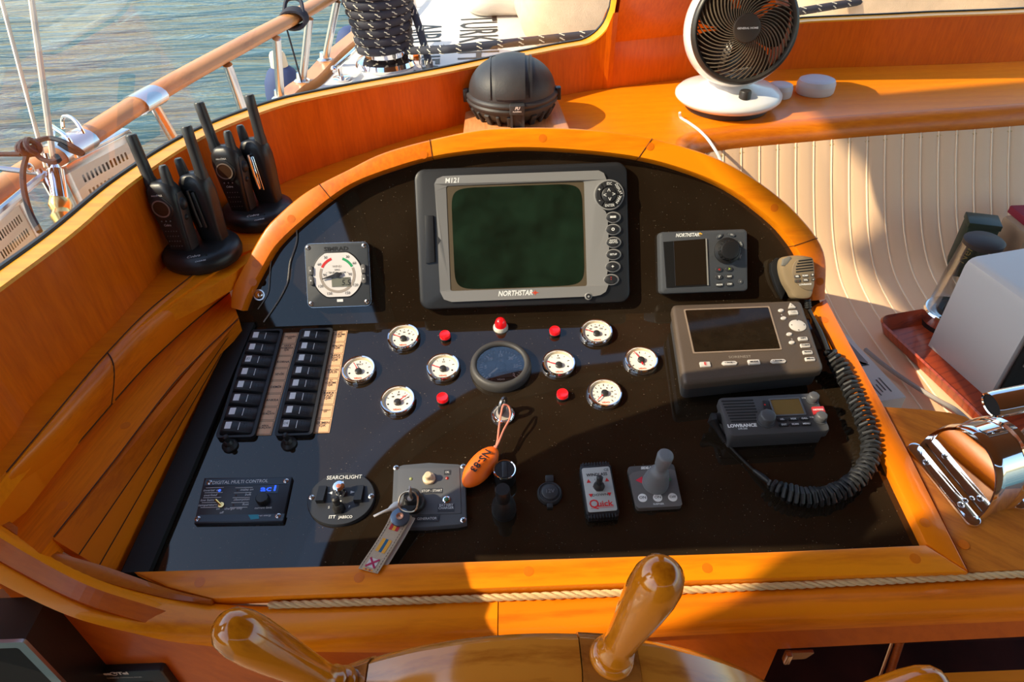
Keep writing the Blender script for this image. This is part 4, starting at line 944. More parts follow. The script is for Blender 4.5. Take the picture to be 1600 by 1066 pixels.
for px, py, t, c in ((1123, 421.5, '<', RED_T), (1139, 420.5, '>', pbr('lime_print', (.45, .65, .1), .5)), (1123, 433, 'Y', WHITE_T), (1139, 432, 'NAV', WHITE_T), (1123.5, 445, 'MODE', WHITE_T), (1139.5, 444, 'STBY', WHITE_T)):
    x, y = L(px, py, h); m = MB(); m.lathe([(.0062, -.001), (.0062, .0012), (.0055, .0020), (0, .0023)], 20, (x, y, h), sy=.66); m.build('key', pbr('ap_key', (.035, .035, .038), .45), D.e); text(D.e, t, x, y, h + .0026, .0036 if len(t) > 1 else .006, c, bold=.03)
x, y = L(1156.5, 440, h); m = MB(); m.lathe([(.004, -.001), (.004, .0012), (0, .0016)], 20, (x, y, h)); m.build('key', APG, D.e); text(D.e, 'o', x, y, h + .0019, .004, WHITE_T)
# square fist microphone on its hook
D = Dev('handheld_microphone', 1247, 434, UPP, 'khaki fist microphone hung at the right end of the upper panel', 'microphone', h=.042, rot=radians(2)); L = D.L; h = .042
KHAKI = pbr('khaki_plastic', (.255, .185, .105), .42); KH2 = pbr('khaki_dark', (.20, .15, .095), .45)
body = [(1224, 405), (1234, 400), (1252, 399), (1268, 402), (1273, 409), (1274.5, 424), (1273, 448), (1270, 462), (1264, 467), (1252, 468), (1242, 466), (1236, 456), (1227, 440), (1222, 420)]
q = catmull([V(p) for p in D.Ls(body, h)], 4, closed=True); q = [tuple(p) for p in q]
m = MB(); m.prism(q, h - .026, h, .006, .006); m.build('body', KHAKI, D.e)
gx0, gy0 = L(1254, 432, h); q = [tuple(p) for p in catmull([V(p) for p in D.Ls([(1238, 418), (1243, 408), (1256, 402), (1268, 403), (1271, 412), (1272, 430), (1270, 452), (1256, 452), (1244, 442), (1238, 430)], h)], 3, closed=True)]
m = MB(); m.prism(q, h - .002, h + .0015, .0007); m.build('face_plate', KH2, D.e)
for k in range(5):
    a = L(1246 + (2 - k if k < 3 else 0) * 2.0 - 3, 408 + k * 4.3, h); b = L(1268 + k * .5, 405.5 + k * 4.2, h); m = MB(); m.cyl((a[0], a[1], h + .0012), (b[0], b[1], h + .0012), .0012, 8); m.build('grille_slot', BLACK_M, D.e)
for r in range(2):
    for c in range(3):
        x, y = L(1244.5 + c * 12.2 + r * 1.0 + (-.5 if c == 2 else 0), 432 - c * 1.2 + r * 6.9, h); m = MB(); m.prism(rrect(.0088 if c < 2 else .0065, .0048, .0012, 3, x, y), h, h + .0030, .0007); m.build('key', pbr('taupe_key', (.075, .065, .055), .5), D.e)
        text(D.e, (('REL', 'SCAN', '+'), ('.', 'VOL', '-'))[r][c], x, y, h + .0033, .0034 if c < 2 else .005, RED_T if (r, c) == (1, 0) else WHITE_T, bold=.05)
x, y = L(1257.5, 444.5, h); text(D.e, 'LOWRANCE', x, y, h + .0018, .0035, WHITE_T, bold=.04)
q = D.Ls([(1222, 415), (1224, 405), (1234, 400), (1237, 404), (1231, 412), (1226, 416)], h); m = MB(); m.prism(q, h - .020, h + .0004, .001); m.build('talk_key', pbr('grey_ptt', (.16, .15, .13), .5), D.e)
a = L(1262, 468, h - .012); b = L(1264, 482, h - .012); m = MB()
for k in range(4): t = k / 4; m.cyl((a[0] + (b[0] - a[0]) * t, a[1] + (b[1] - a[1]) * t, h - .014), (a[0] + (b[0] - a[0]) * (t + .18), a[1] + (b[1] - a[1]) * (t + .18), h - .014), .0055, 12)
m.cyl((a[0], a[1], h - .014), (b[0], b[1], h - .014), .004, 12); m.build('strain_relief', RUBBER, D.e)
q = D.Ls([(1204, 412), (1214, 403), (1224, 403), (1228, 455), (1222, 468), (1213, 452), (1204, 425)], .006); m = MB(); m.prism(q, 0, .008, .003); m.build('wall_hook', BLACK, D.e)
m = MB(); c = D.L(1244, 432, .012); m.cyl((c[0] * .5 - .01, c[1], .004), (c[0] * .3, c[1], h - .024), .008, 12); m.build('hook_stud', BLACK, D.e)
# chrome bolt and the two fine cords on the left
x3 = hit(405, 461, UPP); D = Dev('chrome_bolt', 405, 461, UPP, 'small domed chrome bolt head at the left foot of the upper panel', 'bolt'); m = MB(); m.lathe([(.0075, 0), (.0072, .002), (.005, .0045), (0, .0055)], 24); m.build('head', CHROME, D.e); m = MB(); m.lathe([(.0095, 0), (.0095, .0008), (0, .001)], 24); m.build('washer', STEEL, D.e)
CORD = pbr('grey_cord', (.30, .29, .27), .7)
tag(rope('hanging_cord', catmull([hit(x, y, UPP, .004) for x, y in ((463, 352), (463, 378), (453, 410), (449, 440), (438, 464), (424, 486), (412, 503))], 6), .0013, 260, CORD, step=.0016), 'longer thin twisted grey cord hanging left of the wind gauge', 'cord')
tag(rope('hanging_cord', catmull([hit(x, y, UPP, .003) for x, y in ((424, 403), (421, 430), (419, 455), (412, 470), (403, 483))], 6), .0009, 260, CORD, step=.0016), 'shorter thin grey cord hanging beside the chrome bolt', 'cord')

# ------------------------------------------------------------------ instruments on the lower panel
# rocker switch banks with engraved label strips
PLATE = pbr('switch_frame', (.012, .012, .013), .5); ROCK = pbr('rocker', (.022, .022, .024), .42); WIN = pbr('switch_window', (.80, .80, .80), .4); LAB = pbr('copper_label', (.80, .46, .25), .5)
LABELS = (('SALONBA\nIŞIK', 'ARKA\nKAMARA\nIŞIK', 'KORNA', 'SEVİK', 'DEMİR', 'ANKRA', 'ÖN\nGURÇATA', 'ARKA\nGURÇATA'), ('DIŞ\nYÜRÜME\nIŞIK', 'BALON\nIŞIK', 'ARKA\nTENTE\nIŞIK', 'BALON\nAPLİK', 'İÇ\nYÜRÜME\nIŞIK', 'ARKA\nYAZI\nIŞIK', 'PASARELLA\nIŞIK', 'DÜMEN\nIŞIK'))
for bi, (quad, lq, side) in enumerate((([(390, 514), (443, 516), (396.5, 684), (337, 684)], [(444, 520), (467, 520), (423.5, 680), (397, 680)], 'left'), ([(470, 513), (520, 514), (488, 682), (428, 680)], [(521.5, 517), (543, 517), (515, 676), (489, 677)], 'right'))):
    hh = .006; P = [LP(x, y, hh) for x, y in quad]; c = sum(P, V()) / 4; top = (P[0] + P[1]) / 2; bot = (P[2] + P[3]) / 2; ax = (top - bot); Ht = ax.length; ax.normalize(); W = ((P[1] - P[0]).length + (P[2] - P[3]).length) / 2
    D = Dev('switch_bank', 0, 0, None, '%s bank of eight black rocker switches on the lower panel' % side, 'switches', M=frame_at(c - nL * hh, nL, ax)); I3 = D.I
    m = MB(); m.frame(rrect(W, Ht, .006, 4), rrect(W * .84, Ht * .965, .004, 4), 0, hh + .001); m.build('frame', PLATE, D.e)
    m = MB(); m.box((0, 0, .001), (W * .9, Ht * .97, .002)); m.build('back_plate', BLACK_M, D.e, smooth=False)
    pitch = Ht * .955 / 8
    for k in range(8):
        y = Ht * .955 / 2 - pitch * (k + .5); w = W * .80; hh2 = pitch * .84
        prof = [(-.5, .010), (-.44, .0135), (-.2, .0125), (0, .0105), (.25, .0078), (.44, .0058), (.5, .004)]
        m = MB(); m.rings([[(w * a, y - hh2 / 2, .002), (w * a, y - hh2 / 2 + .001, z - .001), (w * a, y - hh2 / 2 + .002, z), (w * a, y + hh2 / 2 - .002, z), (w * a, y + hh2 / 2 - .001, z - .001), (w * a, y + hh2 / 2, .002)] for a, z in prof]); o = m.build('rocker', ROCK, D.e, ang=50)
        m = MB(); xx = -w * .26; zc = .0128; m.box((xx, y, zc), (w * .19, hh2 * .56, .0008)); m.build('window', WIN, o, smooth=False)
        m = MB(); m.box((w * .07, y, .0101), (w * .018, hh2 * .62, .0006)); m.build('line', WIN, o, smooth=False)
        m = MB()
        for i in range(3):
            for j in range(4): m.sphere((w * (.20 + .085 * i), y + hh2 * (-.27 + .18 * j), .0088 - i * .0012), .0006, 6)
        g = m.build('grip_dots', ROCK, o); g['kind'] = 'stuff'
        if (bi, k) == (0, 2): text(o, 'JD', xx, y, .0134, .006, BLACK_T)
        if (bi, k) == (1, 7): text(o, 'DE', xx, y, .0134, .006, BLACK_T)
    P = [LP(x, y, .001) for x, y in lq]; c = sum(P, V()) / 4; ax = ((P[0] + P[1]) / 2 - (P[2] + P[3]) / 2); Ht = ax.length; ax.normalize(); W = ((P[1] - P[0]).length + (P[2] - P[3]).length) / 2
    D = Dev('label_strip', 0, 0, None, 'copper-coloured label strip of eight engraved boxes right of the %s switch bank' % side, 'label strip', M=frame_at(c - nL * .001, nL, ax))
    m = MB(); m.box((0, 0, .0006), (W, Ht, .0012)); m.build('strip', LAB, D.e, smooth=False)
    pitch = Ht / 8
    for k in range(8):
        y = Ht / 2 - pitch * (k + .5); m = MB(); m.frame(rrect(W * .90, pitch * .92, .0005, 1, 0, y), rrect(W * .90 - .0010, pitch * .92 - .0010, .0005, 1, 0, y), .0011, .00145); m.build('box_line', BLACK_T, D.e, smooth=False)
        t = LABELS[bi][k]; n = t.count('\n'); longest = max(len(a) for a in t.split('\n')); sz = min(.0058, W * .86 / longest * 1.5)
        text(D.e, t, 0, y + n * sz * .38, .0015, sz, BLACK_T, sx=min(1.1, W * .82 / (longest * sz * .72)), bold=.01)
def toggle(D, x, y, z, lean=(0, .35), r=.004, L_=.016, boot=True, s=1.0, mat=None, nut=None):
    m = MB(); m.prism(circ(.0085 * s, 6, x, y), z, z + .003 * s); m.build('hex_nut', nut or STEEL, D.e, smooth=False)
    b = V((x, y, z + .003 * s)); t = b + V((lean[0], lean[1], 1)).normalized() * L_ * s
    m = MB()
    if boot: m.lathe([(.0078 * s, 0), (.0072 * s, .003 * s), (.0055 * s, .006 * s), (.004 * s, .008 * s)], 18, tuple(b))
    m.tube([b, b.lerp(t, .5), b.lerp(t, .9), t], [r * .85 * s, r * .9 * s, r * s, r * .55 * s], 14); m.build('lever', mat or RUBBER, D.e)
for px, py, lb in ((360, 697, 'left'), (452, 694, 'right')):
    D = Dev('toggle_switch', px, py, LOW, 'small rubber-booted toggle switch below the %s switch bank' % lb, 'switch'); m = MB(); m.lathe([(.0115, 0), (.0115, .003), (.009, .006), (.0065, .008)], 24); m.build('boot', RUBBER, D.e); toggle(D, 0, 0, .002, (-.05, .15), r=.0042, L_=.018, nut=RUBBER)

# round gauges
CHR = CHROME; DIALW = pbr('gauge_dial', (.78, .73, .66), .4); DIALIN = pbr('dial_ring_cream', (.72, .58, .38), .4); PTR = pbr('red_pointer', (.80, .02, .03), .4)
def gauge(px, py, label, ang, marks, nums, a0=160, a1=20, R=.0262, lift=.0085, extra=None):
    D = Dev('round_gauge', px, py, LOW, label, 'gauge', 'small round engine gauges', h=lift); L0 = lift
    m = MB(); m.lathe([(R * 1.04, 0), (R * 1.06, .002), (R * 1.02, L0 * .6), (R * 1.01, L0 * .9), (R * .965, L0 + .0012), (R * .90, L0 + .0008), (R * .875, L0 - .001), (R * .87, .003)], 48, caps=False); o = m.build('bezel', CHR, D.e, ang=50)
    m = MB(); m.lathe([(R * .885, L0 - .0006), (R * .80, .0045), (R * .80, .004)], 48, caps=False); m.build('inner_ring', DIALIN, D.e)
    m = MB(); m.lathe([(R * .87, .003), (R * .84, .0042), (0, .0042)], 40); m.build('dial', DIALW, D.e)
    m = MB(); n = marks
    for k in range(n):
        a = radians(a0 + (a1 - a0) * k / (n - 1)); l = .13 if k % 2 == 0 else .08; M = rotz(a) @ TR(R * (.70 - l / 2), 0, .0045); m.box((0, 0, 0), (R * l, R * (.04 if k % 2 == 0 else .025), .0003), M=M)
    m.build('scale_marks', BLACK_T, D.e, smooth=False)
    for k, t in enumerate(nums):
        a = radians(a0 + (a1 - a0) * (k + .5) / len(nums)); text(D.e, t, R * .44 * cos(a), R * .44 * sin(a), .0047, .0040, BLACK_T, bold=.02)
    hy = -R * .14 if a1 > -10 and not extra else 0
    M = TR(0, hy, .0072) @ rotz(radians(ang)); m = MB(M); m.prism([(-.003, -.0011), (R * .74, -.0004), (R * .74, .0004), (-.003, .0011)], 0, .0006); m.build('needle', PTR, D.e, smooth=False)
    if extra == 'rudder':
        M = TR(0, hy, .0070) @ rotz(radians(-86)); m = MB(M); m.prism([(0, -.0012), (R * .40, -.0012), (R * .40, .0012), (0, .0012)], 0, .0006); m.build('needle', PTR, D.e, smooth=False)
    m = MB(); m.lathe([(.0054, 0), (.0054, .0042), (.0044, .0050), (0, .0051)], 22, (0, hy, .0042)); m.build('hub', pbr('gauge_hub', (.03, .028, .026), .35), D.e)
    for sg in (-1, 1):
        if a1 > -10 and not extra: m = MB(); m.lathe([(.0017, 0), (0, .0005)], 12, (sg * R * .55, -R * .22, .0043)); m.build('lamp_dot', BLACK_T, D.e)
    text(D.e, 'VDO', 0, -R * .62, .0046, .0040, pbr('vdo_orange', (.75, .12, .04), .5), bold=.05, sx=1.4)
    return D
gauge(630, 525, 'white round gauge, topmost left of the big tachometer', 152, 7, ('10', '20', '30'))
gauge(560, 576, 'white round gauge nearest the copper label strip', 118, 5, ('', 'VOLT', ''))
gauge(692, 572, 'white round gauge directly left of the big tachometer', 158, 5, ('', '1/2', ''))
gauge(621, 624, 'white round gauge lowest left, its red needle pointing up right', 42, 5, ('40', '80', '120'))
gauge(932, 517, 'white round gauge, topmost right of the big tachometer', 152, 7, ('80', '100', '150'))
gauge(873, 566, 'white round gauge directly right of the big tachometer', 160, 5, ('', '1/2', ''))
gauge(1002, 561, 'white rudder gauge farthest right, near the grey sounder', 118, 9, ('', '', '', ''), 215, -35, extra='rudder')
gauge(945, 613, 'white round gauge lowest right, with the fullest ring of marks', 228, 13, ('2', '4', '6', '8', '10', '12'), 232, -52, extra='tach')
D = Dev('tachometer', 782, 567, LOW, 'big black tachometer with white figures at the centre of the lower panel', 'tachometer', h=.015); R = .0475; L0 = .015
BEZB = pbr('tach_bezel', (.055, .052, .050), .5, bump=.2, bscale=900)
m = MB(); m.lathe([(R * 1.0, 0), (R * 1.02, .004), (R * 1.0, L0 - .004), (R * .96, L0), (R * .86, L0 + .0015), (R * .80, L0), (R * .785, L0 - .003), (R * .78, .004)], 64, caps=False); m.build('bezel', BEZB, D.e, ang=60)
m = MB(); m.lathe([(R * .79, .0035), (0, .0037)], 48); m.build('dial', pbr('tach_dial', (.012, .013, .016), .4), D.e)
m = MB()
for k in range(31):
    a = radians(222 - 264 * k / 30); l = .12 if k % 5 == 0 else .075; M = rotz(a) @ TR(R * (.70 - l / 2), 0, .0042); m.box((0, 0, 0), (R * l, R * (.035 if k % 5 == 0 else .018), .0003), M=M)
m.build('scale_marks', WHITE_T, D.e, smooth=False)
for k, t in enumerate(('0', '5', '10', '15', '20', '25', '30')): a = radians(222 - 264 * k / 6); text(D.e, t, R * .50 * cos(a), R * .50 * sin(a), .0044, .0080, WHITE_T, bold=.04)
text(D.e, 'RPM\nX100', 0, R * .26, .0044, .0036, WHITE_T); text(D.e, 'VDO', 0, -R * .52, .0044, .0042, WHITE_T, bold=.03, sx=1.3)
M = TR(0, 0, .0075) @ rotz(radians(224)); m = MB(M); m.prism([(.001, -.0016), (R * .56, -.0010), (R * .56, .0010), (.001, .0016)], 0, .0008); m.build('needle', pbr('cream_needle', (.78, .74, .60), .4), D.e, smooth=False)
m = MB(); m.lathe([(.0085, 0), (.0085, .004), (.007, .005), (0, .0052)], 24, (0, .0, .0035)); m.build('hub', BLACK, D.e)
m = MB(); m.box((.004, -R * .36, .0042), (R * .62, R * .18, .0006)); m.build('hour_window', pbr('hour_window', (.06, .05, .045), .3), D.e, smooth=False)
m = MB(); m.lathe([(R * .80, L0 - .0028), (0, L0 - .0026)], 48); m.build('glass', LENS, D.e)
# red warning lamps
REDL = pbr('red_lamp', (.85, .008, .012), .25, emit=(1, .01, .015), es=.35, coat=.6)
for px, py, lb in ((695, 522, 'upper left of the tachometer'), (867, 515, 'upper right of the tachometer'), (691, 620, 'lower left of the tachometer'), (879, 614, 'lower right of the tachometer')):
    D = Dev('warning_lamp', px, py, LOW, 'flat round red warning lamp, ' + lb, 'warning lamp', 'flat red warning lamps', h=.010)
    m = MB(); m.lathe([(.0095, 0), (.0095, .0035), (.0085, .0045)], 24); m.build('collar', BLACK, D.e); m = MB(); m.lathe([(.0088, .0030), (.0088, .0095), (.0080, .0106), (.0068, .0102), (0, .0103)], 28); m.build('lens', REDL, D.e)
D = Dev('alarm_lamp', 782, 505, LOW, 'domed red alarm lamp in a cream collar above the tachometer', 'warning lamp', h=.012); m = MB(); m.lathe([(.0125, 0), (.0125, .003), (.010, .007)], 24); m.build('collar', CREAMP, D.e); m = MB(); m.lathe([(.0098, .005), (.0095, .012), (.0075, .0185), (.004, .0215), (0, .0222)], 28); m.build('lens', REDL, D.e)
# digital multi control
D = Dev('inverter_control', 379, 781, LOW, 'black inverter control panel with a blue digital display, lower left of the panel', 'control panel', h=.006); L = D.L; h = .006
w_, h_ = quadsize(D, [(319, 747), (456, 746), (442, 816), (303, 817)], h)
q = D.Ls([(319, 747), (456, 745), (441, 816), (303, 818)], h); m = MB(); m.prism(q, 0, h, .001); m.build('plate', pbr('control_plate', (.020, .021, .026), .35), D.e)
NB = pbr('navy_band', (.028, .042, .060), .4)
for b in ([(322, 749), (453, 747), (451, 757), (319, 759)], [(310, 805), (445, 803), (442, 814), (305, 816)]): m = MB(); m.prism(D.Ls(b, h), h - .001, h + .0004); m.build('colour_band', NB, D.e, smooth=False)
for px, py in ((327.5, 754.5), (447, 752), (309, 811), (434.5, 806.5)): x, y = L(px, py, h); screw2(D.e, x, y, h + .0004, .0038)
def tx(D, s, px, py, h, size, mat=None, **k): x, y = D.L(px, py, h); return text(D.e, s, x, y, h + .0006, size, mat or WHITE_T, **k)
tx(D, 'DIGITAL MULTI CONTROL', 375.5, 753.5, h, .0072, sx=.90)
BLUE = pbr('blue_led', (.02, .06, .9), .4, emit=(.02, .10, 1), es=2.2)
for k, (a, b) in enumerate((('inverter on', 'mains on'), ('overload', 'bulk'), ('low battery', 'absorption'), ('temperature', 'float'))):
    yy = 766.5 + k * 7.7; dx = -k * 2.1
    tx(D, a, 331 + dx, yy, h, .0050, shear=.15); tx(D, b, 387 + dx - (4 if k == 2 else 0) + (4 if k in (1, 3) else 0) - 1, yy - 1, h, .0050, shear=.15)
    for px in (343 + dx, 371 + dx): x, y = L(px, yy, h); m = MB(); m.lathe([(.0020 if px < 350 and k == 0 else .0015, 0), (0, .0009)], 12, (x, y, h)); m.build('indicator', BLUE if (k == 0 and px < 350) else pbr('dark_led', (.05, .02, .015), .4), D.e)
for k in range(5):
    yy = 762.5 + k * 7.7; dx = -k * 2.1
    for a, b in ((322, 350), (368, 395)):
        p, q_ = L(a + dx, yy + .3, h), L(b + dx, yy - .4, h); m = MB(); m.cyl((p[0], p[1], h + .0003), (q_[0], q_[1], h + .0003), .00035, 5); m.build('rule', WHITE_T, D.e)
x, y = L(346, 790, h); m = MB(); m.lathe([(.004, 0), (.004, .002), (0, .002)], 18, (x, y, h)); m.cyl((x, y, h + .001), (x - .006, y + .004, h + .010), .0016, 10, .0020); m.build('toggle', BRASS, D.e)
tx(D, 'on', 341, 795.5, h, .0048); tx(D, 'charger only', 365, 795, h, .0048); tx(D, 'off', 346.5, 801.5, h, .0048); tx(D, 'current limit', 411.5, 794, h, .0046)
tx(D, 'victron energy', 411, 806, h, .0038); x, y = L(396.5, 808, h); m = MB(); m.add([(x - .008, y + .003, h + .0007), (x + .006, y + .003, h + .0007), (x + .008, y - .003, h + .0007), (x - .003, y - .004, h + .0007)], [(0, 1, 2, 3)]); m.build('teal_logo', pbr('teal_print', (.02, .28, .36), .5), D.e, smooth=False)
q = D.Ls([(407, 759), (437, 758), (434, 771), (405, 772)], h); m = MB(); m.prism(q, h, h + .0006); m.build('display', pbr('display_dark', (.012, .03, .07), .2), D.e, smooth=False)
tx(D, 'ac1', 421, 764, h, .0120, BLUE, sx=1.5, bold=.02)
x, y = L(412, 782, h); m = MB(); m.lathe([(.0090, 0), (.0088, .008), (.0076, .0095), (0, .0098)], 12, (x, y, h), M=None); m.build('knob', BLACK, D.e)
# searchlight control
D = Dev('searchlight_control', 533, 778, LOW, 'round black searchlight control with a chrome joystick and two rocker keys', 'control', h=.006); L = D.L; h = .006
cx, cy = L(535, 778, h); rx = (L(585, 778, h)[0] - L(480, 778, h)[0]) / 2; m = MB(); m.lathe([(rx, 0), (rx, .004), (rx * .975, h), (0, h)], 56, (cx - .002, cy, 0), sy=.87); m.build('plate', pbr('searchlight_plate', (.028, .030, .035), .38), D.e)
tx(D, 'SEARCHLIGHT', 538, 746.5, h, .0084, sx=.90, bold=.005); tx(D, 'JABSCO', 540, 808.5, h, .0056, bold=.02, sx=.95); tx(D, 'ITT', 519, 808.5, h, .0062, bold=.03); tx(D, 'S', 514, 793.5, h, .005); tx(D, 'F', 546, 792.5, h, .005)
for px, py in ((487, 777.5), (580, 775.5)): x, y = L(px, py, h); screw2(D.e, x, y, h, .0040)
for px in (503, 561.5):
    x, y = L(px, 774 if px < 530 else 773, h); m = MB(); m.rings([[(x + sx_ * .0055, y + sy_, z) for sx_, z in ((-1, h), (-.95, h + zt_), (.95, h + zt_), (1, h))] for sy_, zt_ in ((-.0125, .009), (0, .0060), (.0125, .0035))]); m.build('rocker_key', BLACK, D.e, smooth=False)
x, y = L(533.5, 770, h); m = MB(); m.lathe([(.0075, 0), (.0072, .008), (.006, .010), (.006, .0145), (.0078, .0155), (.0078, .0185), (.005, .0195), (0, .0185)], 24, (x, y, h)); m.build('joystick', CHROME, D.e); m = MB(); m.lathe([(.0048, .0188), (0, .0198)], 16, (x, y, h)); m.build('joystick_cap', pbr('copper_cap', (.70, .22, .12), .35, metal=.6), D.e)
for k in range(4):
    a = k * pi / 2; M = TR(x + (.015 if k % 2 == 0 else .0135) * cos(a), y + .0145 * sin(a), h + .0004) @ rotz(a); m = MB(M); m.add([(-.0025, -.0022, 0), (.0035, 0, 0), (-.0025, .0022, 0)], [(0, 1, 2)]); m.build('arrow', WHITE_T, D.e, smooth=False)
x, y = L(529.5, 795, h); toggle(D, x, y, h, (-.06, .25), r=.0050, L_=.019, nut=RUBBER, s=1.05)
# generator panel
D = Dev('generator_panel', 672, 774, LOW, 'grey generator panel with a cream start button and a black ignition barrel', 'control panel', h=.010); L = D.L; h = .010
GENG = pbr('generator_grey', (.085, .090, .100), .5, bump=.12, bscale=900)
q = D.Ls([(615, 731), (630, 726), (670, 722.5), (715, 725), (727, 728), (729, 817), (715, 820), (665, 824), (630, 824), (611, 823)], h); m = MB(); m.prism(q, 0, h, .002); m.build('plate', GENG, D.e)
q = D.Ls([(622, 733), (718, 731), (721, 803), (620, 806)], h); m = MB(); m.prism(q, h - .001, h + .0012, .001); m.build('raised_face', pbr('generator_face', (.10, .103, .112), .5), D.e)
for px, py in ((619, 731), (724, 729), (724, 813)): x, y = L(px, py, h); screw2(D.e, x, y, h, .0040)
h2 = h + .0012; BTN = pbr('bone_button', (.72, .55, .36), .35)
x, y = L(670.5, 749, h2); m = MB(); m.lathe([(.0088, 0), (.0088, .0035), (.0078, .0045), (.0052, .005), (.0050, .0125), (.0040, .0135), (0, .0136)], 26, (x, y, h2)); m.build('start_button', BTN, D.e)
TAPE = pbr('label_tape', (.040, .042, .048), .4)
for t, px, py, w in (('STOP - START', 675, 767.5, .028), ('BATTERY\nCHARGER', 697, 794, .022), ('GENERATOR', 667, 811, .031), ('OIL', 699, 738.5, .009)):
    x, y = L(px, py, h2); m = MB(); m.box((x, y, h2 + .0003), (w, .0075 if '\n' not in t else .011, .0006)); m.build('label_tape', TAPE, D.e, smooth=False); text(D.e, t, x, y + (.0017 if '\n' in t else 0), h2 + .0008, .0050 if w > .01 else .0042, WHITE_T, sx=.9)
for px, py, c in ((642, 748.5, (.30, .33, .12)), (698.5, 747.5, (.35, .03, .03))): x, y = L(px, py, h2); m = MB(); m.lathe([(.0022, 0), (.0022, .0006), (0, .0022)], 14, (x, y, h2)); m.build('indicator', pbr('led_%d' % px, c, .3), D.e)
x, y = L(698, 782, h2); m = MB(); m.lathe([(.0052, 0), (.0052, .002), (.0036, .0026), (.0034, .001)], 22, (x, y, h2)); m.build('indicator_ring', CHROME, D.e); m = MB(); m.lathe([(.0032, 0), (.0028, .003), (0, .004)], 16, (x, y, h2)); m.build('indicator', pbr('green_led', (.06, .14, .05), .3), D.e)
x, y = L(647, 787, h2); KY = (x, y); m = MB(); m.lathe([(.0155, 0), (.0155, .004), (.0135, .008), (.0115, .009), (.0110, .022), (.0095, .024), (0, .0235)], 32, (x, y, h2)); m.build('ignition_barrel', RUBBER, D.e)
# keys in the generator lock
D = Dev('key_ring', 647, 787, LOW, 'steel key in the generator lock with a split ring and a spare key', 'keys', h=.034)
def g3(px, py, hh): x, y = D.L(px, py, hh); return V((x, y, hh))
KEYS = pbr('key_steel', (.50, .44, .38), .35, metal=.9)
a = g3(641, 779, .036); b = g3(642, 762, .052); m = MB(); m.tube([a, b], .0016, 8); m.cyl(a, a + V((0, 0, .001)), .004); n_ = MB(); m.box(tuple((a + b) / 2), (.0018, .010, .020), .0006); m.build('lock_key', KEYS, D.e)
c = g3(642, 784, .040); ring = []
R3 = [(623, 786), (626, 775), (634, 769), (643, 768), (651, 774), (653, 785), (650, 796), (644, 800)]
ring = catmull([g3(x, y, .042 - .006 * abs(i - 3.5) / 3.5) for i, (x, y) in enumerate(R3)] + [g3(633, 799, .036), g3(625, 794, .036)], 5, closed=True); m = MB(); m.tube(ring, .0011, 8, closed=True); m.build('split_ring', pbr('ring_brass', (.62, .48, .32), .28, metal=1), D.e)
q = [tuple(v.xy) for v in (g3(x, y, .030) for x, y in ((624, 783), (628, 786), (629, 791), (625, 796), (618, 799), (609, 799), (604, 801), (600, 802), (585, 809), (583, 806), (597, 799), (606, 795), (610, 790), (616, 785)))]; m = MB(); m.prism(q, .029, .0312, .0005, .0004); m.build('spare_key', KEYS, D.e)
# leather key fob
D = Dev('leather_key_fob', 605, 840, LOW, 'beige leather key fob printed with signal flags, hanging from the generator keys', 'key fob', h=.022)
LEA = pbr('beige_leather', (.50, .38, .26), .7, bump=.4, bscale=700, var=.08, vscale=80); h = .0
TP = [(614, 800), (641, 803)]; pts_l = [(614, 797), (602, 822), (585, 850), (566, 878), (560, 888)]; pts_r = [(643, 806), (630, 830), (612, 860), (596, 886), (590, 896)]; hs = [.030, .026, .023, .021, .020]
def strap(off, name, mat, dz=.0, grow=0.0, dx=0.0):
    m = MB(); R = []
    A = catmull([D_l + V((0, 0, 0)) for D_l in [V((*D.L(x, y, hh), hh)) for (x, y), hh in zip(pts_l, hs)]], 5); B = catmull([V((*D.L(x, y, hh), hh)) for (x, y), hh in zip(pts_r, hs)], 5)
    for a, b in zip(A, B):
        d = (b - a).normalized() * grow; a = a - d + V((dx, 0, -dz)); b = b + d + V((dx, 0, -dz)); R.append([tuple(a), tuple(b), tuple(b - V((0, 0, .0022))), tuple(a - V((0, 0, .0022)))])
    m.rings(R); m.build(name, mat, D.e, ang=50); return A, B
A, B = strap(0, 'strap', LEA); strap(0, 'strap_back', pbr('strap_lining', (.62, .52, .44), .8), dz=.006, grow=.0008, dx=.003)
m = MB()
for P_ in (A, B):
    O = B if P_ is A else A
    Q = resample([p.lerp(o, .09) + V((0, 0, .0004)) for p, o in zip(P_, O)], .0038)
    for i in range(0, len(Q) - 1): m.cyl(Q[i], Q[i].lerp(Q[i + 1], .6), .0004, 5)
g = m.build('stitching', pbr('stitch_grey', (.14, .11, .09), .7), D.e); g['kind'] = 'stuff'
def on(u, v, hh=.0005):
    k = v * (len(A) - 1); i = min(int(k), len(A) - 2); f = k - i; a = A[i].lerp(A[i + 1], f); b = B[i].lerp(B[i + 1], f); return a.lerp(b, u) + V((0, 0, hh))
def patch(u0, v0, u1, v1, mat, name, hh=.0005):
    m = MB(); n = 4; vs = []; fs = []
    for k in range(n + 1): vs += [on(u0, v0 + (v1 - v0) * k / n, hh), on(u1, v0 + (v1 - v0) * k / n, hh)]
    for k in range(n): fs.append((2 * k, 2 * k + 1, 2 * k + 3, 2 * k + 2))
    m.add(vs, fs); m.build(name, mat, D.e, smooth=False)
YEL = pbr('flag_yellow', (.78, .36, .03), .6); FR = pbr('flag_red', (.48, .02, .02), .6); FB = pbr('flag_blue', (.01, .10, .20), .6)
patch(.25, .20, .42, .28, FR, 'flag'); patch(.42, .20, .58, .28, YEL, 'flag'); patch(.58, .20, .75, .28, FR, 'flag')
patch(.24, .40, .42, .57, YEL, 'flag'); patch(.42, .40, .58, .57, FB, 'flag'); patch(.58, .40, .76, .57, YEL, 'flag')
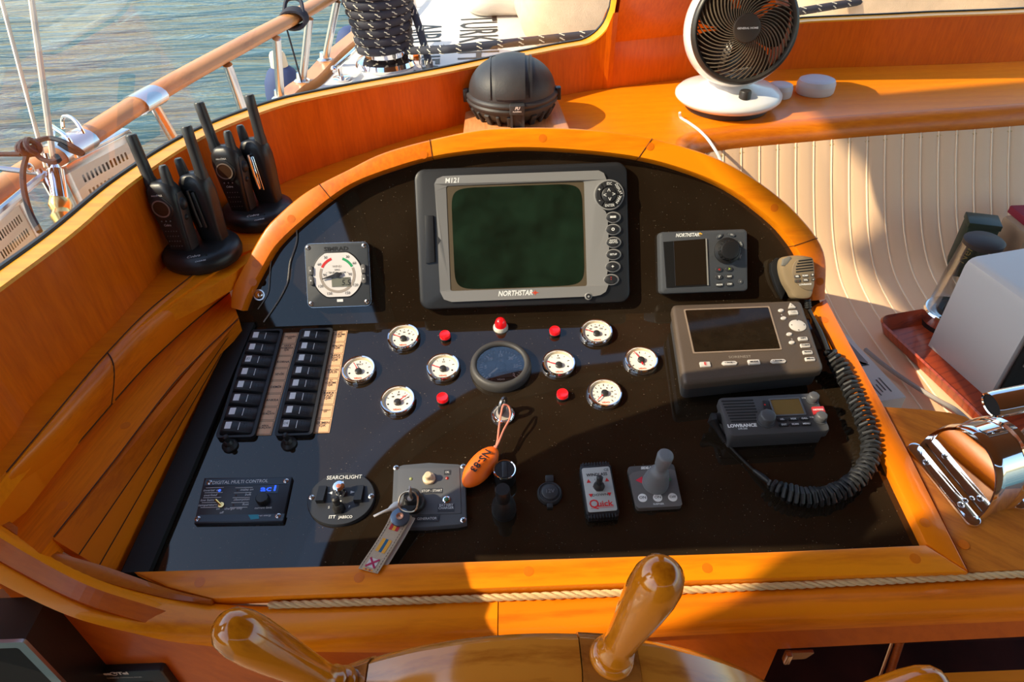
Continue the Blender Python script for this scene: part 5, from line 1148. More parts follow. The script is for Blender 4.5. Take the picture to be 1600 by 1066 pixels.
patch(.26, .66, .74, .84, pbr('flag_white', (.66, .60, .58), .6), 'flag')
for sgn in (0, 1):
    m = MB(); a = on(.26 if sgn else .74, .66, .0009); b = on(.74 if sgn else .26, .84, .0009); d = (b - a).normalized(); s_ = V((-d.y, d.x, 0)) * .0013; m.add([a - s_, b - s_, b + s_, a + s_], [(0, 1, 2, 3)]); m.build('flag_cross', pbr('flag_crimson', (.42, .01, .07), .6), D.e, smooth=False)
for k in range(5): patch(.22 + k * .1, .93, .22 + (k + 1) * .1, .99, FR if k % 2 else YEL, 'flag')
c = V((*D.L(625, 808, .032), .032)); m = MB(); m.lathe([(.0125, -.003), (.0125, .0008), (.0100, .0018), (0, .0018)], 28, tuple(c)); m.build('snap_disc', pbr('blue_steel', (.12, .15, .19), .3, metal=.7), D.e)
m = MB(); m.lathe([(.0048, .001), (.0048, .0028), (.002, .0026), (0, .0012)], 20, tuple(c)); m.build('rivet', pbr('copper', (.62, .26, .14), .35, metal=.9), D.e)
a = V((*D.L(632, 790, .034), .034)); m = MB(); m.rings([[tuple(p + V((dx_, 0, 0))) for dx_ in (-.010, .010)] + [tuple(p + V((dx_, 0, -.002))) for dx_ in (.010, -.010)] for p in (V((*D.L(640, 790, .034), .034)), c + V((.004, .008, 0)))]); m.build('leather_loop', RUBBER, D.e)
# main ignition switch with key and orange float
D = Dev('ignition_switch', 786, 645, LOW, 'chrome engine ignition switch with a key, below the tachometer', 'switch', h=.008)
m = MB(); m.lathe([(.0175, 0), (.0178, .003), (.0165, .0065), (.0140, .0085), (.0125, .0060), (.0120, .004)], 36, caps=False); m.build('bezel', CHROME, D.e)
m = MB(); m.lathe([(.0122, .004), (.0120, .0055), (0, .0058)], 28); m.build('lock_face', pbr('bone_face', (.55, .48, .40), .35, metal=.3), D.e)
M = TR(0, .002, .022) @ Matrix.Rotation(radians(62), 4, 'Z') @ Matrix.Rotation(radians(90), 4, 'X'); m = MB(M); m.frame(circ(.0125, 28, ry=.0185), circ(.0055, 28, 0, .006, ry=.0080), -.0015, .0015); m.box((0, -.018, 0), (.007, .012, .002), .0005); m.build('key_bow', pbr('key_grey_metal', (.40, .40, .40), .3, metal=1), D.e)
D = Dev('orange_key_float', 750, 730, LOW, 'orange oval key float tied to the ignition key', 'key float', h=.016)
ORG = pbr('float_orange', (.95, .15, .004), .5)
a = V((*D.L(728, 758, .014), .014)); b = V((*D.L(773, 702, .020), .020)); d = (b - a); Lf = d.length * 1.10; M = Matrix.Translation((a + b) / 2) @ rotz(atan2(d.y, d.x)) @ Matrix.Rotation(-atan2(d.z, d.xy.length), 4, 'Y')
m = MB(M); m.lathe([(.0, -Lf / 2)] + [(.0178 * (1 - abs(t) ** 2.3) ** .62, Lf / 2 * t) for t in [-.97, -.9, -.8, -.6, -.4, -.2, 0, .2, .4, .6, .8, .9, .97]] + [(0, Lf / 2)], 28, M=M @ Matrix.Rotation(pi / 2, 4, 'Y'), sx=.72, sy=1); m.build('float', ORG, D.e, ang=80)
text(D.e, 'NS-83', 0, 0, 0, .0142, BLACK_T, bold=.015, M=M @ Matrix.Translation((.003, .001, .0135)) @ rotz(radians(180)), sx=1.05)
PINK = pbr('pink_cord', (.80, .24, .16), .7, bump=.4)
k0 = g_ = V((*D.L(772, 704, .022), .022)); k1 = V((*D.L(784, 638, .034), .034)); k2 = V((*D.L(797, 645, .034), .034))
k3 = V((*D.L(777, 690, .024), .024))
m = MB(); m.tube(catmull([k0, k3, V((*D.L(780, 665, .030), .030)), V((*D.L(784, 641, .038), .038)), V((*D.L(787, 633, .040), .040)), V((*D.L(795, 636, .036), .036)), V((*D.L(797, 652, .031), .031)), V((*D.L(787, 672, .027), .027)), V((*D.L(779, 691, .025), .025)), k0], 8), .0014, 8); m.sphere(tuple(V((*D.L(774, 699, .022), .022))), .0030, 10); m.build('cord', PINK, D.e)
# chrome-ringed gear lever
D = Dev('trim_lever', 788, 812, LOW, 'black trim lever in a ribbed boot with a chrome-rimmed round top behind it', 'lever')
m = MB(); m.lathe([(.016, 0), (.0165, .004), (.0155, .008), (.0165, .011), (.0150, .014), (.0160, .017), (.0140, .020), (.0148, .023), (.0120, .027), (.0125, .030), (.0090, .034), (.0085, .040)], 30, M=TR(0, .012, 0)); m.build('boot', RUBBER, D.e, ang=70)
m = MB(); m.lathe([(.0092, .034), (.0095, .036), (.0098, .058), (.0088, .0605), (0, .0605)], 28, M=TR(0, .012, 0)); m.build('grip', BLACK, D.e)
cx, cy = D.L(788.5, 735, .025); m = MB(); m.lathe([(.0145, 0), (.0150, .022), (.0155, .025), (.0150, .0265)], 32, (cx, cy, 0)); m.build('socket_body', BLACK, D.e)
m = MB(); m.lathe([(.0152, .0245), (.0158, .026), (.0152, .0278), (.0138, .0272), (.0132, .024)], 36, (cx, cy, 0), caps=False); m.build('chrome_rim', CHROME, D.e)
m = MB(); m.lathe([(.0134, .0245), (0, .0245)], 28, (cx, cy, 0)); m.box((cx, cy, .0262), (.007, .024, .0035), .001); m.build('turn_cap', GREYP, D.e)
# 12 volt socket
D = Dev('power_socket', 859, 769, LOW, 'round black power socket with its hinged cap closed', 'socket', h=.006)
m = MB(); m.lathe([(.0170, 0), (.0172, .003), (.0155, .006), (.0150, .0062), (.0140, .0050), (.0120, .0050), (.0112, .0075), (.0095, .0085), (0, .0082)], 36); m.build('cap', pbr('socket_plastic', (.030, .031, .034), .45), D.e)
m = MB(); m.box((.001, .0215, .003), (.011, .010, .005), .001); m.build('hinge', pbr('socket_plastic', (.03, .03, .03), .45), D.e); m = MB(); m.box((-.001, -.0190, .003), (.008, .006, .004), .001); m.build('pull_tab', pbr('socket_plastic', (.03, .03, .03), .45), D.e)
text(D.e, '12V', 0, 0, .0087, .0080, pbr('grey_mark', (.12, .12, .13), .5), bold=.02)
# windlass control
D = Dev('windlass_switch', 936, 767, LOW, 'windlass up and down switch, white faced with red arrows, in a ribbed black case', 'switch', h=.013); L = D.L; h = .013
q4 = [(906, 729), (954, 728), (967, 801), (918, 803)]
P = D.Ls(q4, h); ux = (V(P[1]) - V(P[0]) + V(P[2]) - V(P[3])) / 2; W = ux.length; Ht = (V(P[0]) - V(P[3])).length; c = sum([V(p) for p in P], V((0, 0))) / 4; vx = ((V(P[0]) - V(P[3])) + (V(P[1]) - V(P[2]))).normalized(); rot = atan2(-vx.x, vx.y); M = TR(c.x, c.y, 0) @ rotz(rot)
m = MB(M); m.prism(rrect(W * 1.04, Ht * 1.06, .004, 4), 0, h, .002); 
for sg in (1, -1):
    for k in range(9): m.box(((k - 4) * W * .095, sg * (Ht * .545), h - .004), (W * .045, .007, .008), .001)
m.box((0, Ht * .54, h - .006), (W * .95, .005, .010), .001); m.box((0, -Ht * .54, h - .006), (W * .95, .005, .010), .001); m.build('case', BLACK, D.e)
m = MB(M); m.prism(rrect(W * .93, Ht * .93, .003, 4), h - .001, h + .0008, .0004); m.build('face_plate', pbr('pale_face', (.42, .42, .40), .45), D.e)
hh = h + .0011
text(D.e, 'WINDLASS', 0, Ht * .30, hh, .0062, BLACK_T, sx=.95, bold=.02, M=M); text(D.e, 'DOWN', 0, -Ht * .13, hh, .0050, BLACK_T, sx=1.3, M=M); text(D.e, 'UP', -.001, Ht * .19, hh, .0050, BLACK_T, M=M); text(D.e, 'CE', W * .33, Ht * .39, hh, .0055, BLACK_T, M=M)
text(D.e, 'Q', -W * .24, -Ht * .31, hh, .0170, RED_T, bold=.01, M=M); text(D.e, 'uick', W * .10, -Ht * .315, hh, .0115, RED_T, bold=.02, M=M, sx=1.1); m = MB(M); m.box((W * .02, -Ht * .365, hh), (W * .70, .0008, .0002)); m.box((W * .0, -Ht * .395, hh), (W * .72, .0004, .0002)); m.build('underline', RED_T, D.e, smooth=False)
for sx_ in (-1, 1):
    for y_, up_ in ((Ht * .175, 1), (-Ht * .13, -1)): m = MB(M); m.add([(sx_ * W * .30 - .003, y_ - up_ * .0025, hh), (sx_ * W * .30 + .003, y_ - up_ * .0025, hh), (sx_ * W * .30, y_ + up_ * .003, hh)], [(0, 1, 2)]); m.build('arrow', RED_T, D.e, smooth=False)
t_ = M @ V((0, Ht * .035, 0)); toggle(D, t_.x, t_.y, h, (.04, .30), r=.0045, L_=.018, s=1.0)
# bow thruster control
D = Dev('thruster_control', 1023, 762, LOW, 'grey bow thruster panel with a tall grey joystick and round ON and OFF keys', 'control', h=.008); L = D.L; h = .008
P = D.Ls([(980, 729), (1053, 724), (1067, 791), (995, 795)], h); m = MB(); Q = []
def rounded(P, r, n=4):
    out = []; k = len(P)
    for i in range(k):
        a, b, c = V(P[i - 1]), V(P[i]), V(P[(i + 1) % k]); p = b + (a - b).normalized() * r; q = b + (c - b).normalized() * r
        for j in range(n + 1): t = j / n; out.append(tuple((1 - t) ** 2 * p + 2 * t * (1 - t) * b + t * t * q))
    return out
PR = rounded(P, .006); m.prism(PR, 0, h, .001); m.build('plate', pbr('thruster_plate', (.085, .078, .074), .45), D.e)
cP = sum([V(p) for p in P], V((0, 0))) / 4
x, y = L(1024, 752, h)
m = MB(); ARCP = [L(*p, h) for p in ((983, 744), (988, 739), (1000, 736), (1018, 733.5), (1036, 733), (1050, 733.5), (1055, 736), (1066, 788), (1062, 791), (998, 794), (993, 790))]; m.prism(ARCP, h - .001, h + .0003); m.build('lighter_face', pbr('thruster_face', (.135, .125, .120), .45), D.e, smooth=False)
for pts, mt in (([(993, 751), (1003, 745), (1006, 757)], pbr('port_red', (.66, .03, .06), .5)), ([(1040, 745), (1049, 749.5), (1041, 755.5)], pbr('starboard_green', (.05, .32, .08), .5))): m = MB(); m.prism(D.Ls(pts, h), h, h + .0007); m.build('arrow', mt, D.e, smooth=False)
JG = pbr('joystick_grey', (.165, .170, .180), .45); bx_, by_ = L(1023.5, 756, h)
prof = [(.0178, 0), (.0180, .004), (.0165, .008), (.0172, .0100), (.0155, .014), (.0160, .016), (.0142, .020), (.0146, .022), (.0128, .026), (.0130, .028), (.0105, .032), (.0080, .035), (.0076, .040), (.0090, .043), (.0098, .046), (.0108, .064), (.0102, .0665), (.007, .0675), (0, .0672)]
M = TR(bx_, by_, h) @ Matrix.Rotation(radians(5), 4, 'Y') @ Matrix.Rotation(radians(-4), 4, 'X'); m = MB(); m.lathe(prof, 32, M=M); m.build('joystick', JG, D.e, ang=70)
for px, py, t in ((1004, 778.5, 'ON'), (1027.5, 778, 'ON'), (1051, 777.5, 'OFF')): x, y = L(px, py, h); m = MB(); m.lathe([(.0062, 0), (.0060, .001), (0, .0012)], 26, (x, y, h)); m.build('key', WHITEP, D.e); text(D.e, t, x, y, h + .0014, .0058 if t == 'ON' else .0050, BLACK_T, bold=.01)
tx(D, 'SIDE-POWER', 1018, 731.5, h, .0052, bold=.05, shear=.2); tx(D, 'SLEIPNER', 1029, 788, h, .0035, bold=.02)
# sounder (large grey unit standing off the panel)
H5 = .052
D = Dev('fish_finder', 1165, 530, LOW, 'large taupe sounder with a dark screen and pale keys, right of the gauges', 'sounder', h=H5); L = D.L; h = H5
TAU = pbr('taupe_metallic', (.105, .076, .055), .45, metal=.25, bump=.35, bscale=1200); TAUD = pbr('sounder_side', (.040, .038, .038), .5)
P = rounded(D.Ls([(1049, 475), (1252, 468), (1289, 577), (1068, 600)], h), .010); m = MB(); m.prism(P, h - .016, h, .006, .001, seg=3); m.build('face', TAU, D.e)
P2 = rounded(inset(D.Ls([(1049, 475), (1252, 468), (1289, 577), (1068, 600)], h), .003), .010); m = MB(); m.prism(P2, h - .044, h - .014, 0, .004); m.build('housing', TAUD, D.e)
q = D.Ls([(1083, 553), (1222, 547), (1202, 479), (1068, 484)], h)
m = MB(); m.frame(rounded(q, .002, 2), rounded(inset(q, .0022), .002, 2), h - .001, h + .001); m.build('screen_frame', pbr('frame_light', (.34, .25, .18), .4, metal=.3), D.e)
m = MB(); m.prism(inset(q, .0018) if area2(q) > 0 else inset(q, .0018), h - .001, h + .0003); m.build('screen', pbr('sounder_screen', (.014, .009, .005), .05, spec=.3, var=.2, vscale=60), D.e, smooth=False)
KC = pbr('pale_key', (.55, .50, .45), .4)
def skey(px, py, w, hh_, t='', shape='r', mt=BLACK_T, sz=.0044):
    x, y = L(px, py, h); m = MB()
    if shape == 'e': m.lathe([(w, 0), (w, .0014), (w * .8, .0024), (0, .0026)], 22, (x, y, h), sy=hh_ / w)
    elif shape == 't': m.prism(rounded([(x - .0065, y - .005), (x + .0065, y - .005), (x, y + .007)], .0022, 3), h, h + .0026, .0006)
    elif shape == 'l': m.prism(rounded([(x - w, y), (x - w * .75, y - hh_), (x + w * .75, y - hh_), (x + w, y), (x + w * .75, y + hh_), (x - w * .75, y + hh_)], .0012, 2), h, h + .0022, .0006)
    else: m.prism(rrect(w * 2, hh_ * 2, .0014, 3, x, y), h, h + .0024, .0007)
    m.build('key', KC, D.e)
    if t: text(D.e, t, x, y, h + .0030, sz, mt, bold=.03)
skey(1236, 479, 0, 0, 'i', 't'); skey(1239, 489.5, .0072, .0042, 'C/A', sz=.005, mt=pbr('pale_print', (.32, .30, .28), .5)); skey(1220, 486, .0044, .0032, '', 'e'); skey(1224, 498, .0044, .0032, '', 'e'); skey(1233, 523, .0044, .0032, '', 'e'); skey(1237, 536, .0044, .0032, '', 'e')
skey(1246, 509.5, .0128, .0118, '', 'e')
for dx_, dy_, r_ in ((0, 7.5, 90), (0, -8, -90), (-10, 0, 180), (10, 0, 0)):
    x, y = L(1246 + dx_ + dy_ * -.15, 509.5 - dy_, h); M = TR(x, y, h + .0026) @ rotz(radians(r_)); m = MB(M); m.add([(-.001, -.0013, 0), (.0013, 0, 0), (-.001, .0013, 0)], [(0, 1, 2)]); m.build('arrow', BLACK_T, D.e, smooth=False)
for k, t in enumerate(('WPT', 'CLEAR', 'MARK', 'MENU')): skey(1254 + k * 3.7, 530.5 + k * 10.6, .0072, .0033, t, sz=.0040)
skey(1101.5, 570.5, .0078, .0045, 'E', mt=RED_T, sz=.0075); skey(1139.5, 568.5, .0120, .0036, '< PAGE >', 'l', sz=.0036); skey(1177.5, 567, .0088, .0044, 'MODE', sz=.0042); skey(1215.5, 565.5, .0120, .0036, '< ZOOM >', 'l', sz=.0036)
x, y = L(1156, 558, h); text(D.e, 'SORENEST', x, y, h + .0004, .0062, pbr('worn_print', (.30, .25, .20), .5), sx=1.15)
for px, py in ((1212, 492), (1228, 530)): x, y = L(px + 9, py, h); text(D.e, 's', x, y, h + .0004, .006, KC)
# VHF radio
H6 = .040
D = Dev('vhf_radio', 1206, 650, LOW, 'dark grey marine radio with an amber display and three knobs, below the sounder', 'radio', h=H6); L = D.L; h = H6
RG = pbr('radio_grey', (.060, .058, .060), .48, bump=.15, bscale=900)
P = rounded(D.Ls([(1121, 621), (1274, 613), (1299, 673), (1141, 682)], h), .008); m = MB(); m.prism(P, h - .016, h, .0035, .001); m.prism(inset(P, .004), h - .036, h - .015); m.build('housing', RG, D.e)
for k in range(8):
    a = L(1127 + k * 2.2, 627.5 + k * 4.6, h); b = L(1177 + k * 1.6 - (4 if k > 4 else 0), 625.5 + k * 4.5, h); m = MB(); m.prism(rrect(b[0] - a[0], .0027, .0012, 3, (a[0] + b[0]) / 2, (a[1] + b[1]) / 2), h - .0005, h + .0003); m.build('speaker_slot', BLACK_M, D.e, smooth=False)
q = D.Ls([(1203, 625.5), (1248, 623.5), (1257, 647), (1212, 649)], h); m = MB(); m.frame(rounded([tuple(V(p)) for p in inset(q, -.0022)], .002, 2), rounded(inset(q, 0.0), .001, 2), h - .001, h + .0012); m.build('display_frame', pbr('radio_trim', (.12, .12, .125), .4), D.e)
m = MB(); m.prism(q, h, h + .0004); m.build('display', pbr('amber_lcd', (.20, .125, .040), .2), D.e, smooth=False)
def rknob(px, py, r, hh_):
    x, y = L(px, py, h); m = MB(); m.prism(circ(r, 8, x, y), h, h + hh_, .0025); m.lathe([(r * 1.12, 0), (r * 1.12, .0015)], 24, (x, y, h)); m.build('knob', pbr('knob_grey', (.075, .075, .080), .42), D.e, ang=60)
rknob(1196.5, 657.5, .0112, .015); rknob(1269, 625, .0078, .012); rknob(1281, 655.5, .0078, .012)
q = D.Ls([(1193, 628), (1198.5, 628), (1201, 641), (1195.5, 641)], h); m = MB(); m.prism(inset(q, -.0012), h, h + .0022, .0006); m.build('key', RUBBER, D.e); x, y = L(1194.5, 634, h); m = MB(); m.lathe([(.0014, 0), (0, .0006)], 10, (x, y, h + .0023)); m.build('key_mark', RED_T, D.e)
q = D.Ls([(1267, 637), (1286, 636), (1290, 647), (1271, 648.5)], h); m = MB(); m.prism(rounded(q, .0015, 3), h, h + .0024, .0008); m.build('distress_cover', pbr('distress_red', (.45, .03, .035), .4), D.e); x, y = L(1277.5, 642, h); text(D.e, 'DISTRESS', x, y, h + .0027, .0036, WHITE_T, bold=.02)
for r, row in enumerate((('H/L', 'VOX', 'CALL'), ('EXIT', 'SCAN', 'MENU'))):
    for c, t in enumerate(row): x, y = L(1221.5 + c * 17.5 + r * 3, 656.5 - c * .7 + r * 8.3, h); m = MB(); m.prism(rrect(.0130, .0048, .001, 2, x, y), h, h + .0018, .0005); m.build('key', RUBBER, D.e); text(D.e, t, x, y, h + .0021, .0036, WHITE_T, bold=.03)
x, y = L(1159.5, 665.5, h); text(D.e, 'LOWRANCE', x, y, h + .0004, .0072, WHITE_T, bold=.05, sx=1.0); x, y = L(1160.5, 670.3, h); text(D.e, 'LVR-250', x, y, h + .0004, .0036, WHITE_T, bold=.02); tx(D, 'VOL', 1256, 622.5, h, .0034); tx(D, 'SQL', 1268, 652.3, h, .0034)
a = V((*L(1118, 655, h - .018), h - .018)); m = MB(); m.tube([a + V((.012, 0, 0)), a + V((-.004, -.001, .004)), V((*L(1113, 657, .030), .030)), V((*L(1120, 668, .020), .020)), V((*L(1133, 690, .008), .008))], [.008, .008, .0075, .005, .0035], 12); m.build('cable_boot', RUBBER, D.e)
# coiled lead from the microphone to the radio
PA = [(1133, 690, .007), (1155, 713, .005), (1180, 737, .006), (1203, 754, .008)]
PB = [(1203, 754, .014), (1225, 768, .015), (1260, 777, .015), (1300, 772, .016), (1335, 752, .017), (1357, 722, .017), (1360, 690, .017), (1350, 655, .018), (1335, 620, .018), (1318, 585, .020), (1304, 562, .024), (1294, 548, .030)]
PBc = catmull([LP(x, y, hh_) for x, y, hh_ in PB], 10); e = bpy.data.objects.new('coiled_microphone_lead', None); COL.objects.link(e); e.location = LP(1300, 700, 0); tag(e, 'black coiled microphone lead looping over the right of the lower panel', 'cable'); EM = Matrix.Translation(-e.location)
Q = resample(PBc, .0006); N = len(Q); H = []; turns = 47; t_prev = None; up = V((0, 0, 1))
for i in range(0, N, 2):
    t = (Q[min(i + 2, N - 1)] - Q[max(i - 2, 0)]).normalized(); u = (up - t * up.dot(t)).normalized(); w = t.cross(u); f = i / N; rr = .0112 * min(1, .45 + f * 8, .55 + (1 - f) * 8); tw = turns * (f ** .95); jit = 1 + .05 * sin(f * 90); a = 2 * pi * tw; H.append(Q[i] + (u * cos(a) + w * sin(a)) * rr * jit)
m = MB(EM); m.tube(H, .0031, 8); m.build('coil', RUBBER, e)
m = MB(EM); m.tube(catmull([LP(*p) for p in PA], 8), [.0018] * 25, 8); m.tube([LP(1178, 735, .006), LP(1190, 744, .008), LP(1204, 755, .010)], [.0028, .0042, .0035], 10); m.build('straight_lead', RUBBER, e); m = MB(EM); m.tube(catmull([LP(1294, 548, .034), LP(1283, 520, .030), LP(1272, 500, .03), LP(1264, 484, .036)], 5), .003, 8); m.build('straight_lead', RUBBER, e)

# ------------------------------------------------------------------ on the ledge: compass cover, fan, pucks, hand radios
zL = CZ - .60
def ent(name, loc, label, cat, group=None, M=None):
    e = bpy.data.objects.new(name, None); COL.objects.link(e); e.matrix_world = M if M is not None else Matrix.Translation(loc); tag(e, label, cat, group); return e
PLN = wood('plinth_wood', (.74, .32, .12), (.52, .18, .05), grain=(9, 1, 9), figure=.4)
e = ent('mounting_plinth', hz(805, 180, -.575), 'square pale-varnished wooden plinth under the black compass cover', 'plinth')
e.location.z = zL; I = Matrix.Translation(-e.location); Pp = rounded([((I @ hz(x, y, -.575)).x, (I @ hz(x, y, -.575)).y) for x, y in ((728, 166), (871, 154), (899, 222), (721, 232))], .016); m = MB(); m.prism(Pp, .0, .025, .003); m.build('block', PLN, e)
cc = hz(801, 176, -.575); cc.z = CZ - .575
CV = pbr('dusty_black', (.036, .034, .034), .52, bump=.25, bscale=300, var=.3, vscale=18)
e = ent('compass_cover', cc, 'dusty black domed compass cover with ribs and a front latch, on the wooden plinth', 'compass cover'); e.rotation_euler.z = radians(-2)
Rr = .098
m = MB(); pr = [(Rr * .72, 0), (Rr * .78, .003), (Rr * .92, .016), (Rr * .98, .028), (Rr * .985, .036)]; m.lathe(pr, 48)
m.build('bowl', CV, e, ang=60)
m = MB()
for k in range(22):
    a = 2 * pi * k / 22 + .1; M = rotz(a) @ TR(Rr * .88, 0, .015) @ Matrix.Rotation(radians(28), 4, 'Y'); m.box((0, 0, 0), (.014, .008 if k % 2 else .013, .026), .002, M=M)
m.build('bowl_ribs', CV, e)
m = MB(); m.lathe([(Rr * .95, .032), (Rr * 1.04, .034), (Rr * 1.05, .038), (Rr * 1.02, .042), (Rr * 1.05, .046), (Rr * 1.04, .051), (Rr * .95, .056)], 56); m.build('flange', CV, e, ang=50)
dome = [(Rr * .985 * cos(radians(t)) ** .85, .051 + .072 * sin(radians(t))) for t in range(0, 90, 6)] + [(0, .123)]
m = MB(); m.lathe(dome, 56); m.build('dome', CV, e, ang=70)
# raised central band over the dome with narrow steps beside it
def band(x0_, x1_, lift, name):
    m = MB(); R = []
    for t in range(-84, 85, 4):
        a = radians(t); row = []
        for k in range(5):
            x = x0_ + (x1_ - x0_) * k / 4; rad = sqrt(max(1e-6, 1 - (x / (Rr * .985)) ** 2)); y = -rad * Rr * .985 * math.copysign(abs(sin(a)) ** .92, sin(a)) ; z = .051 + .072 * rad * cos(a) ** .92; row.append((x, y * (1 + lift / Rr), z + lift))
        R.append(row + [(x1_, R_y * .9, R_z * .98) for R_y, R_z in [(row[-1][1], row[-1][2])]] + [(x0_, row[0][1] * .9, row[0][2] * .98)])
    m.rings(R); m.build(name, CV, e, ang=40)
band(-.034, .030, .0035, 'dome_band'); band(-.049, -.044, .0030, 'dome_rib'); band(.040, .045, .0045, 'dome_rib')
m = MB(); m.box((.012, -Rr * 1.045, .046), (.032, .018, .020), .003); m.frame([(-.015, 0), (.015, 0), (.015, .05), (-.015, .05)], [(-.010, .005), (.010, .005), (.010, .048), (-.010, .048)], 0, .010, M=TR(.012, -Rr * 1.02, .000) @ Matrix.Rotation(radians(82), 4, 'X')); m.box((.012, -Rr * 1.02, .024), (.022, .004, .038)); m.build('latch', CV, e)
Ml = TR(.012, -Rr * 1.045 - .0095, .049) @ Matrix.Rotation(radians(90), 4, 'X'); text(e, 'FU', 0, .001, 0, .0085, WHITE_T, shear=.3, bold=.05, M=Ml); text(e, 'PLASTIMO', 0, -.006, 0, .0040, WHITE_T, bold=.03, M=Ml)
for sg in (-1, 1):
    m = MB(); m.box((sg * Rr * 1.05, -.006, .045), (.012, .018, .026), .003); m.build('side_clip', BLACK, e)

# desk fan
fb = hz(1134, 166, -.60); fb.z = zL
e = ent('desk_fan', fb, 'white desk fan with a dark spiral grille standing on the ledge', 'fan')
FW = pbr('fan_white', (.80, .78, .75), .22, coat=.3); FD = pbr('fan_dark', (.030, .026, .023), .38); FG = pbr('grille_brown', (.15, .115, .08), .36)
m = MB(); m.lathe([(.094, 0), (.096, .002), (.096, .014), (.090, .016)], 56); m.build('foot_ring', FD, e)
m = MB(); m.lathe([(.092, .014), (.112, .018), (.121, .027), (.121, .033), (.114, .040), (.095, .047), (.070, .051), (.052, .058), (.043, .070), (.040, .085)], 64); m.build('base', FW, e, ang=70)
kx, ky = .012, -.082; m = MB(); m.lathe([(.0135, .042), (.0130, .062), (.0115, .0645), (0, .0645)], 30, (kx, ky, 0)); m.build('dial_knob', FD, e)
m = MB()
for k in range(7): a = radians(-150 + k * 20); m.sphere((kx + .020 * cos(a) * 1.1, ky + .017 * sin(a), .0435 - .0012 * abs(k - 3) * 0), .0007, 6)
g = m.build('dial_marks', BLACK_T, e); g['kind'] = 'stuff'
hub_w = hit(1164, 44, Plane(V((0, 1, 0)), V((0, 0, 1)), fb.y - .050)); Nn = (EYE - hub_w).normalized(); Nn = (Matrix.Rotation(radians(17), 3, 'Z') @ Nn).normalized(); Uv = (V((0, 0, 1)) - Nn * Nn.z).normalized(); X_ = Uv.cross(Nn)
HM = Matrix.Translation(hub_w - fb) @ Matrix((X_, Uv, Nn)).transposed().to_4x4()
Rf = .1125
m = MB(HM); m.lathe([(Rf * .97, .004), (Rf * 1.02, -.004), (Rf * 1.07, -.022), (Rf * 1.07, -.050), (Rf * .99, -.084), (Rf * .90, -.086), (Rf * .965, -.050), (Rf * .97, -.012)], 72, caps=False); m.build('housing', FW, e, ang=60)
m = MB(HM); m.lathe([(Rf * 1.012, -.016), (Rf * 1.02, -.004), (Rf * 1.0, .006), (Rf * .95, .008), (Rf * .905, .002), (Rf * .90, -.010)], 72, caps=False); m.build('front_ring', FD, e, ang=60)
m = MB(HM); m.lathe([(.029, .004), (.029, .016), (.0275, .0185), (.020, .0195), (0, .0200)], 40); m.build('grille_hub', pbr('grille_hub_brown', (.06, .045, .034), .4), e)
text(e, 'GENERAL HOME', 0, 0, .0203, .0052, WHITE_T, M=HM, bold=.04, sx=1.15)
bar = MB(); P = []
for k in range(13):
    t = k / 12; r = .027 + (Rf * .915 - .027) * t; a = radians(62) * t ** .9 * -1; z = .012 - .012 * t ** 2.2; P.append(V((r * cos(a), r * sin(a), z)))
m = MB(); R = []
for i, p in enumerate(P):
    t_ = (P[min(i + 1, 12)] - P[max(i - 1, 0)]).normalized(); s_ = V((-t_.y, t_.x, 0)).normalized() * .0014; R.append([tuple(p + s_ * .5), tuple(p - s_ * .5), tuple(p - s_ + V((0, 0, -.005))), tuple(p + s_ + V((0, 0, -.005)))])
m.rings(R); b0 = m.build('grille_bar', FG, e, ang=50); b0.matrix_local = HM
for k in range(1, 46):
    c = b0.copy(); COL.objects.link(c); c.parent = e; c.matrix_local = HM @ rotz(2 * pi * k / 46)
# blades and rear guard
BL = pbr('blade_dark', (.050, .030, .020), .35, coat=.3)
for k in range(5):
    m = MB(HM @ rotz(2 * pi * k / 5)); R = []
    for j in range(8):
        r = .026 + .078 * j / 7; w = radians(22 + 10 * sin(pi * j / 7)); R.append([(r * cos(w * u), r * sin(w * u), -.035 + .017 * u - .002 * (1 - abs(u))) for u in (-1, -.5, 0, .5, 1)] + [(r * cos(w * u), r * sin(w * u), -.0365 + .017 * u - .002 * (1 - abs(u))) for u in (1, .5, 0, -.5, -1)])
    m.rings(R); m.build('blade', BL, e)
m = MB(HM); m.lathe([(.024, -.062), (.027, -.040), (.027, -.022), (.018, -.016), (0, -.015)], 28); m.build('motor_hub', BL, e)
g0 = None
for k in range(40):
    if g0 is None: m = MB(); m.tube([V((.02, 0, -.084)), V((Rf * .5, 0, -.088)), V((Rf * .91, 0, -.080))], .0015, 5); g0 = m.build('rear_guard_bar', FD, e); g0.matrix_local = HM
    else: c = g0.copy(); COL.objects.link(c); c.parent = e; c.matrix_local = HM @ rotz(2 * pi * k / 40)
m = MB(HM); m.lathe([(.040, -.080), (.040, -.094), (.030, -.100), (0, -.100)], 28); m.build('rear_cap', FD, e)
hc = HM @ V((0, -Rf * .85, -.035)); m = MB(); m.tube([V((0, .0, .070)), V((0, .012, .085)), V((hc.x * .7, hc.y + .01, hc.z - .004)), hc + V((0, .01, .012))], [.043, .041, .040, .036], 28); m.build('neck', FW, e)
# fan lead
pts = [hz(1062, 176, -.585), hz(1064, 184, -.598), hz(1078, 193, -.597), hz(1096, 207, -.597), hz(1112, 226, -.597)]; q_ = pts[-1]; pts += [q_ + V((.018, -.03, -.03)), q_ + V((.030, -.045, -.09)), q_ + V((.05, -.03, -.2))]
m = MB(); m.tube(catmull(pts, 8), .0032, 8); tag(m.build('fan_lead', FW), 'white flex from the desk fan dropping over the ledge behind the arch', 'cable')
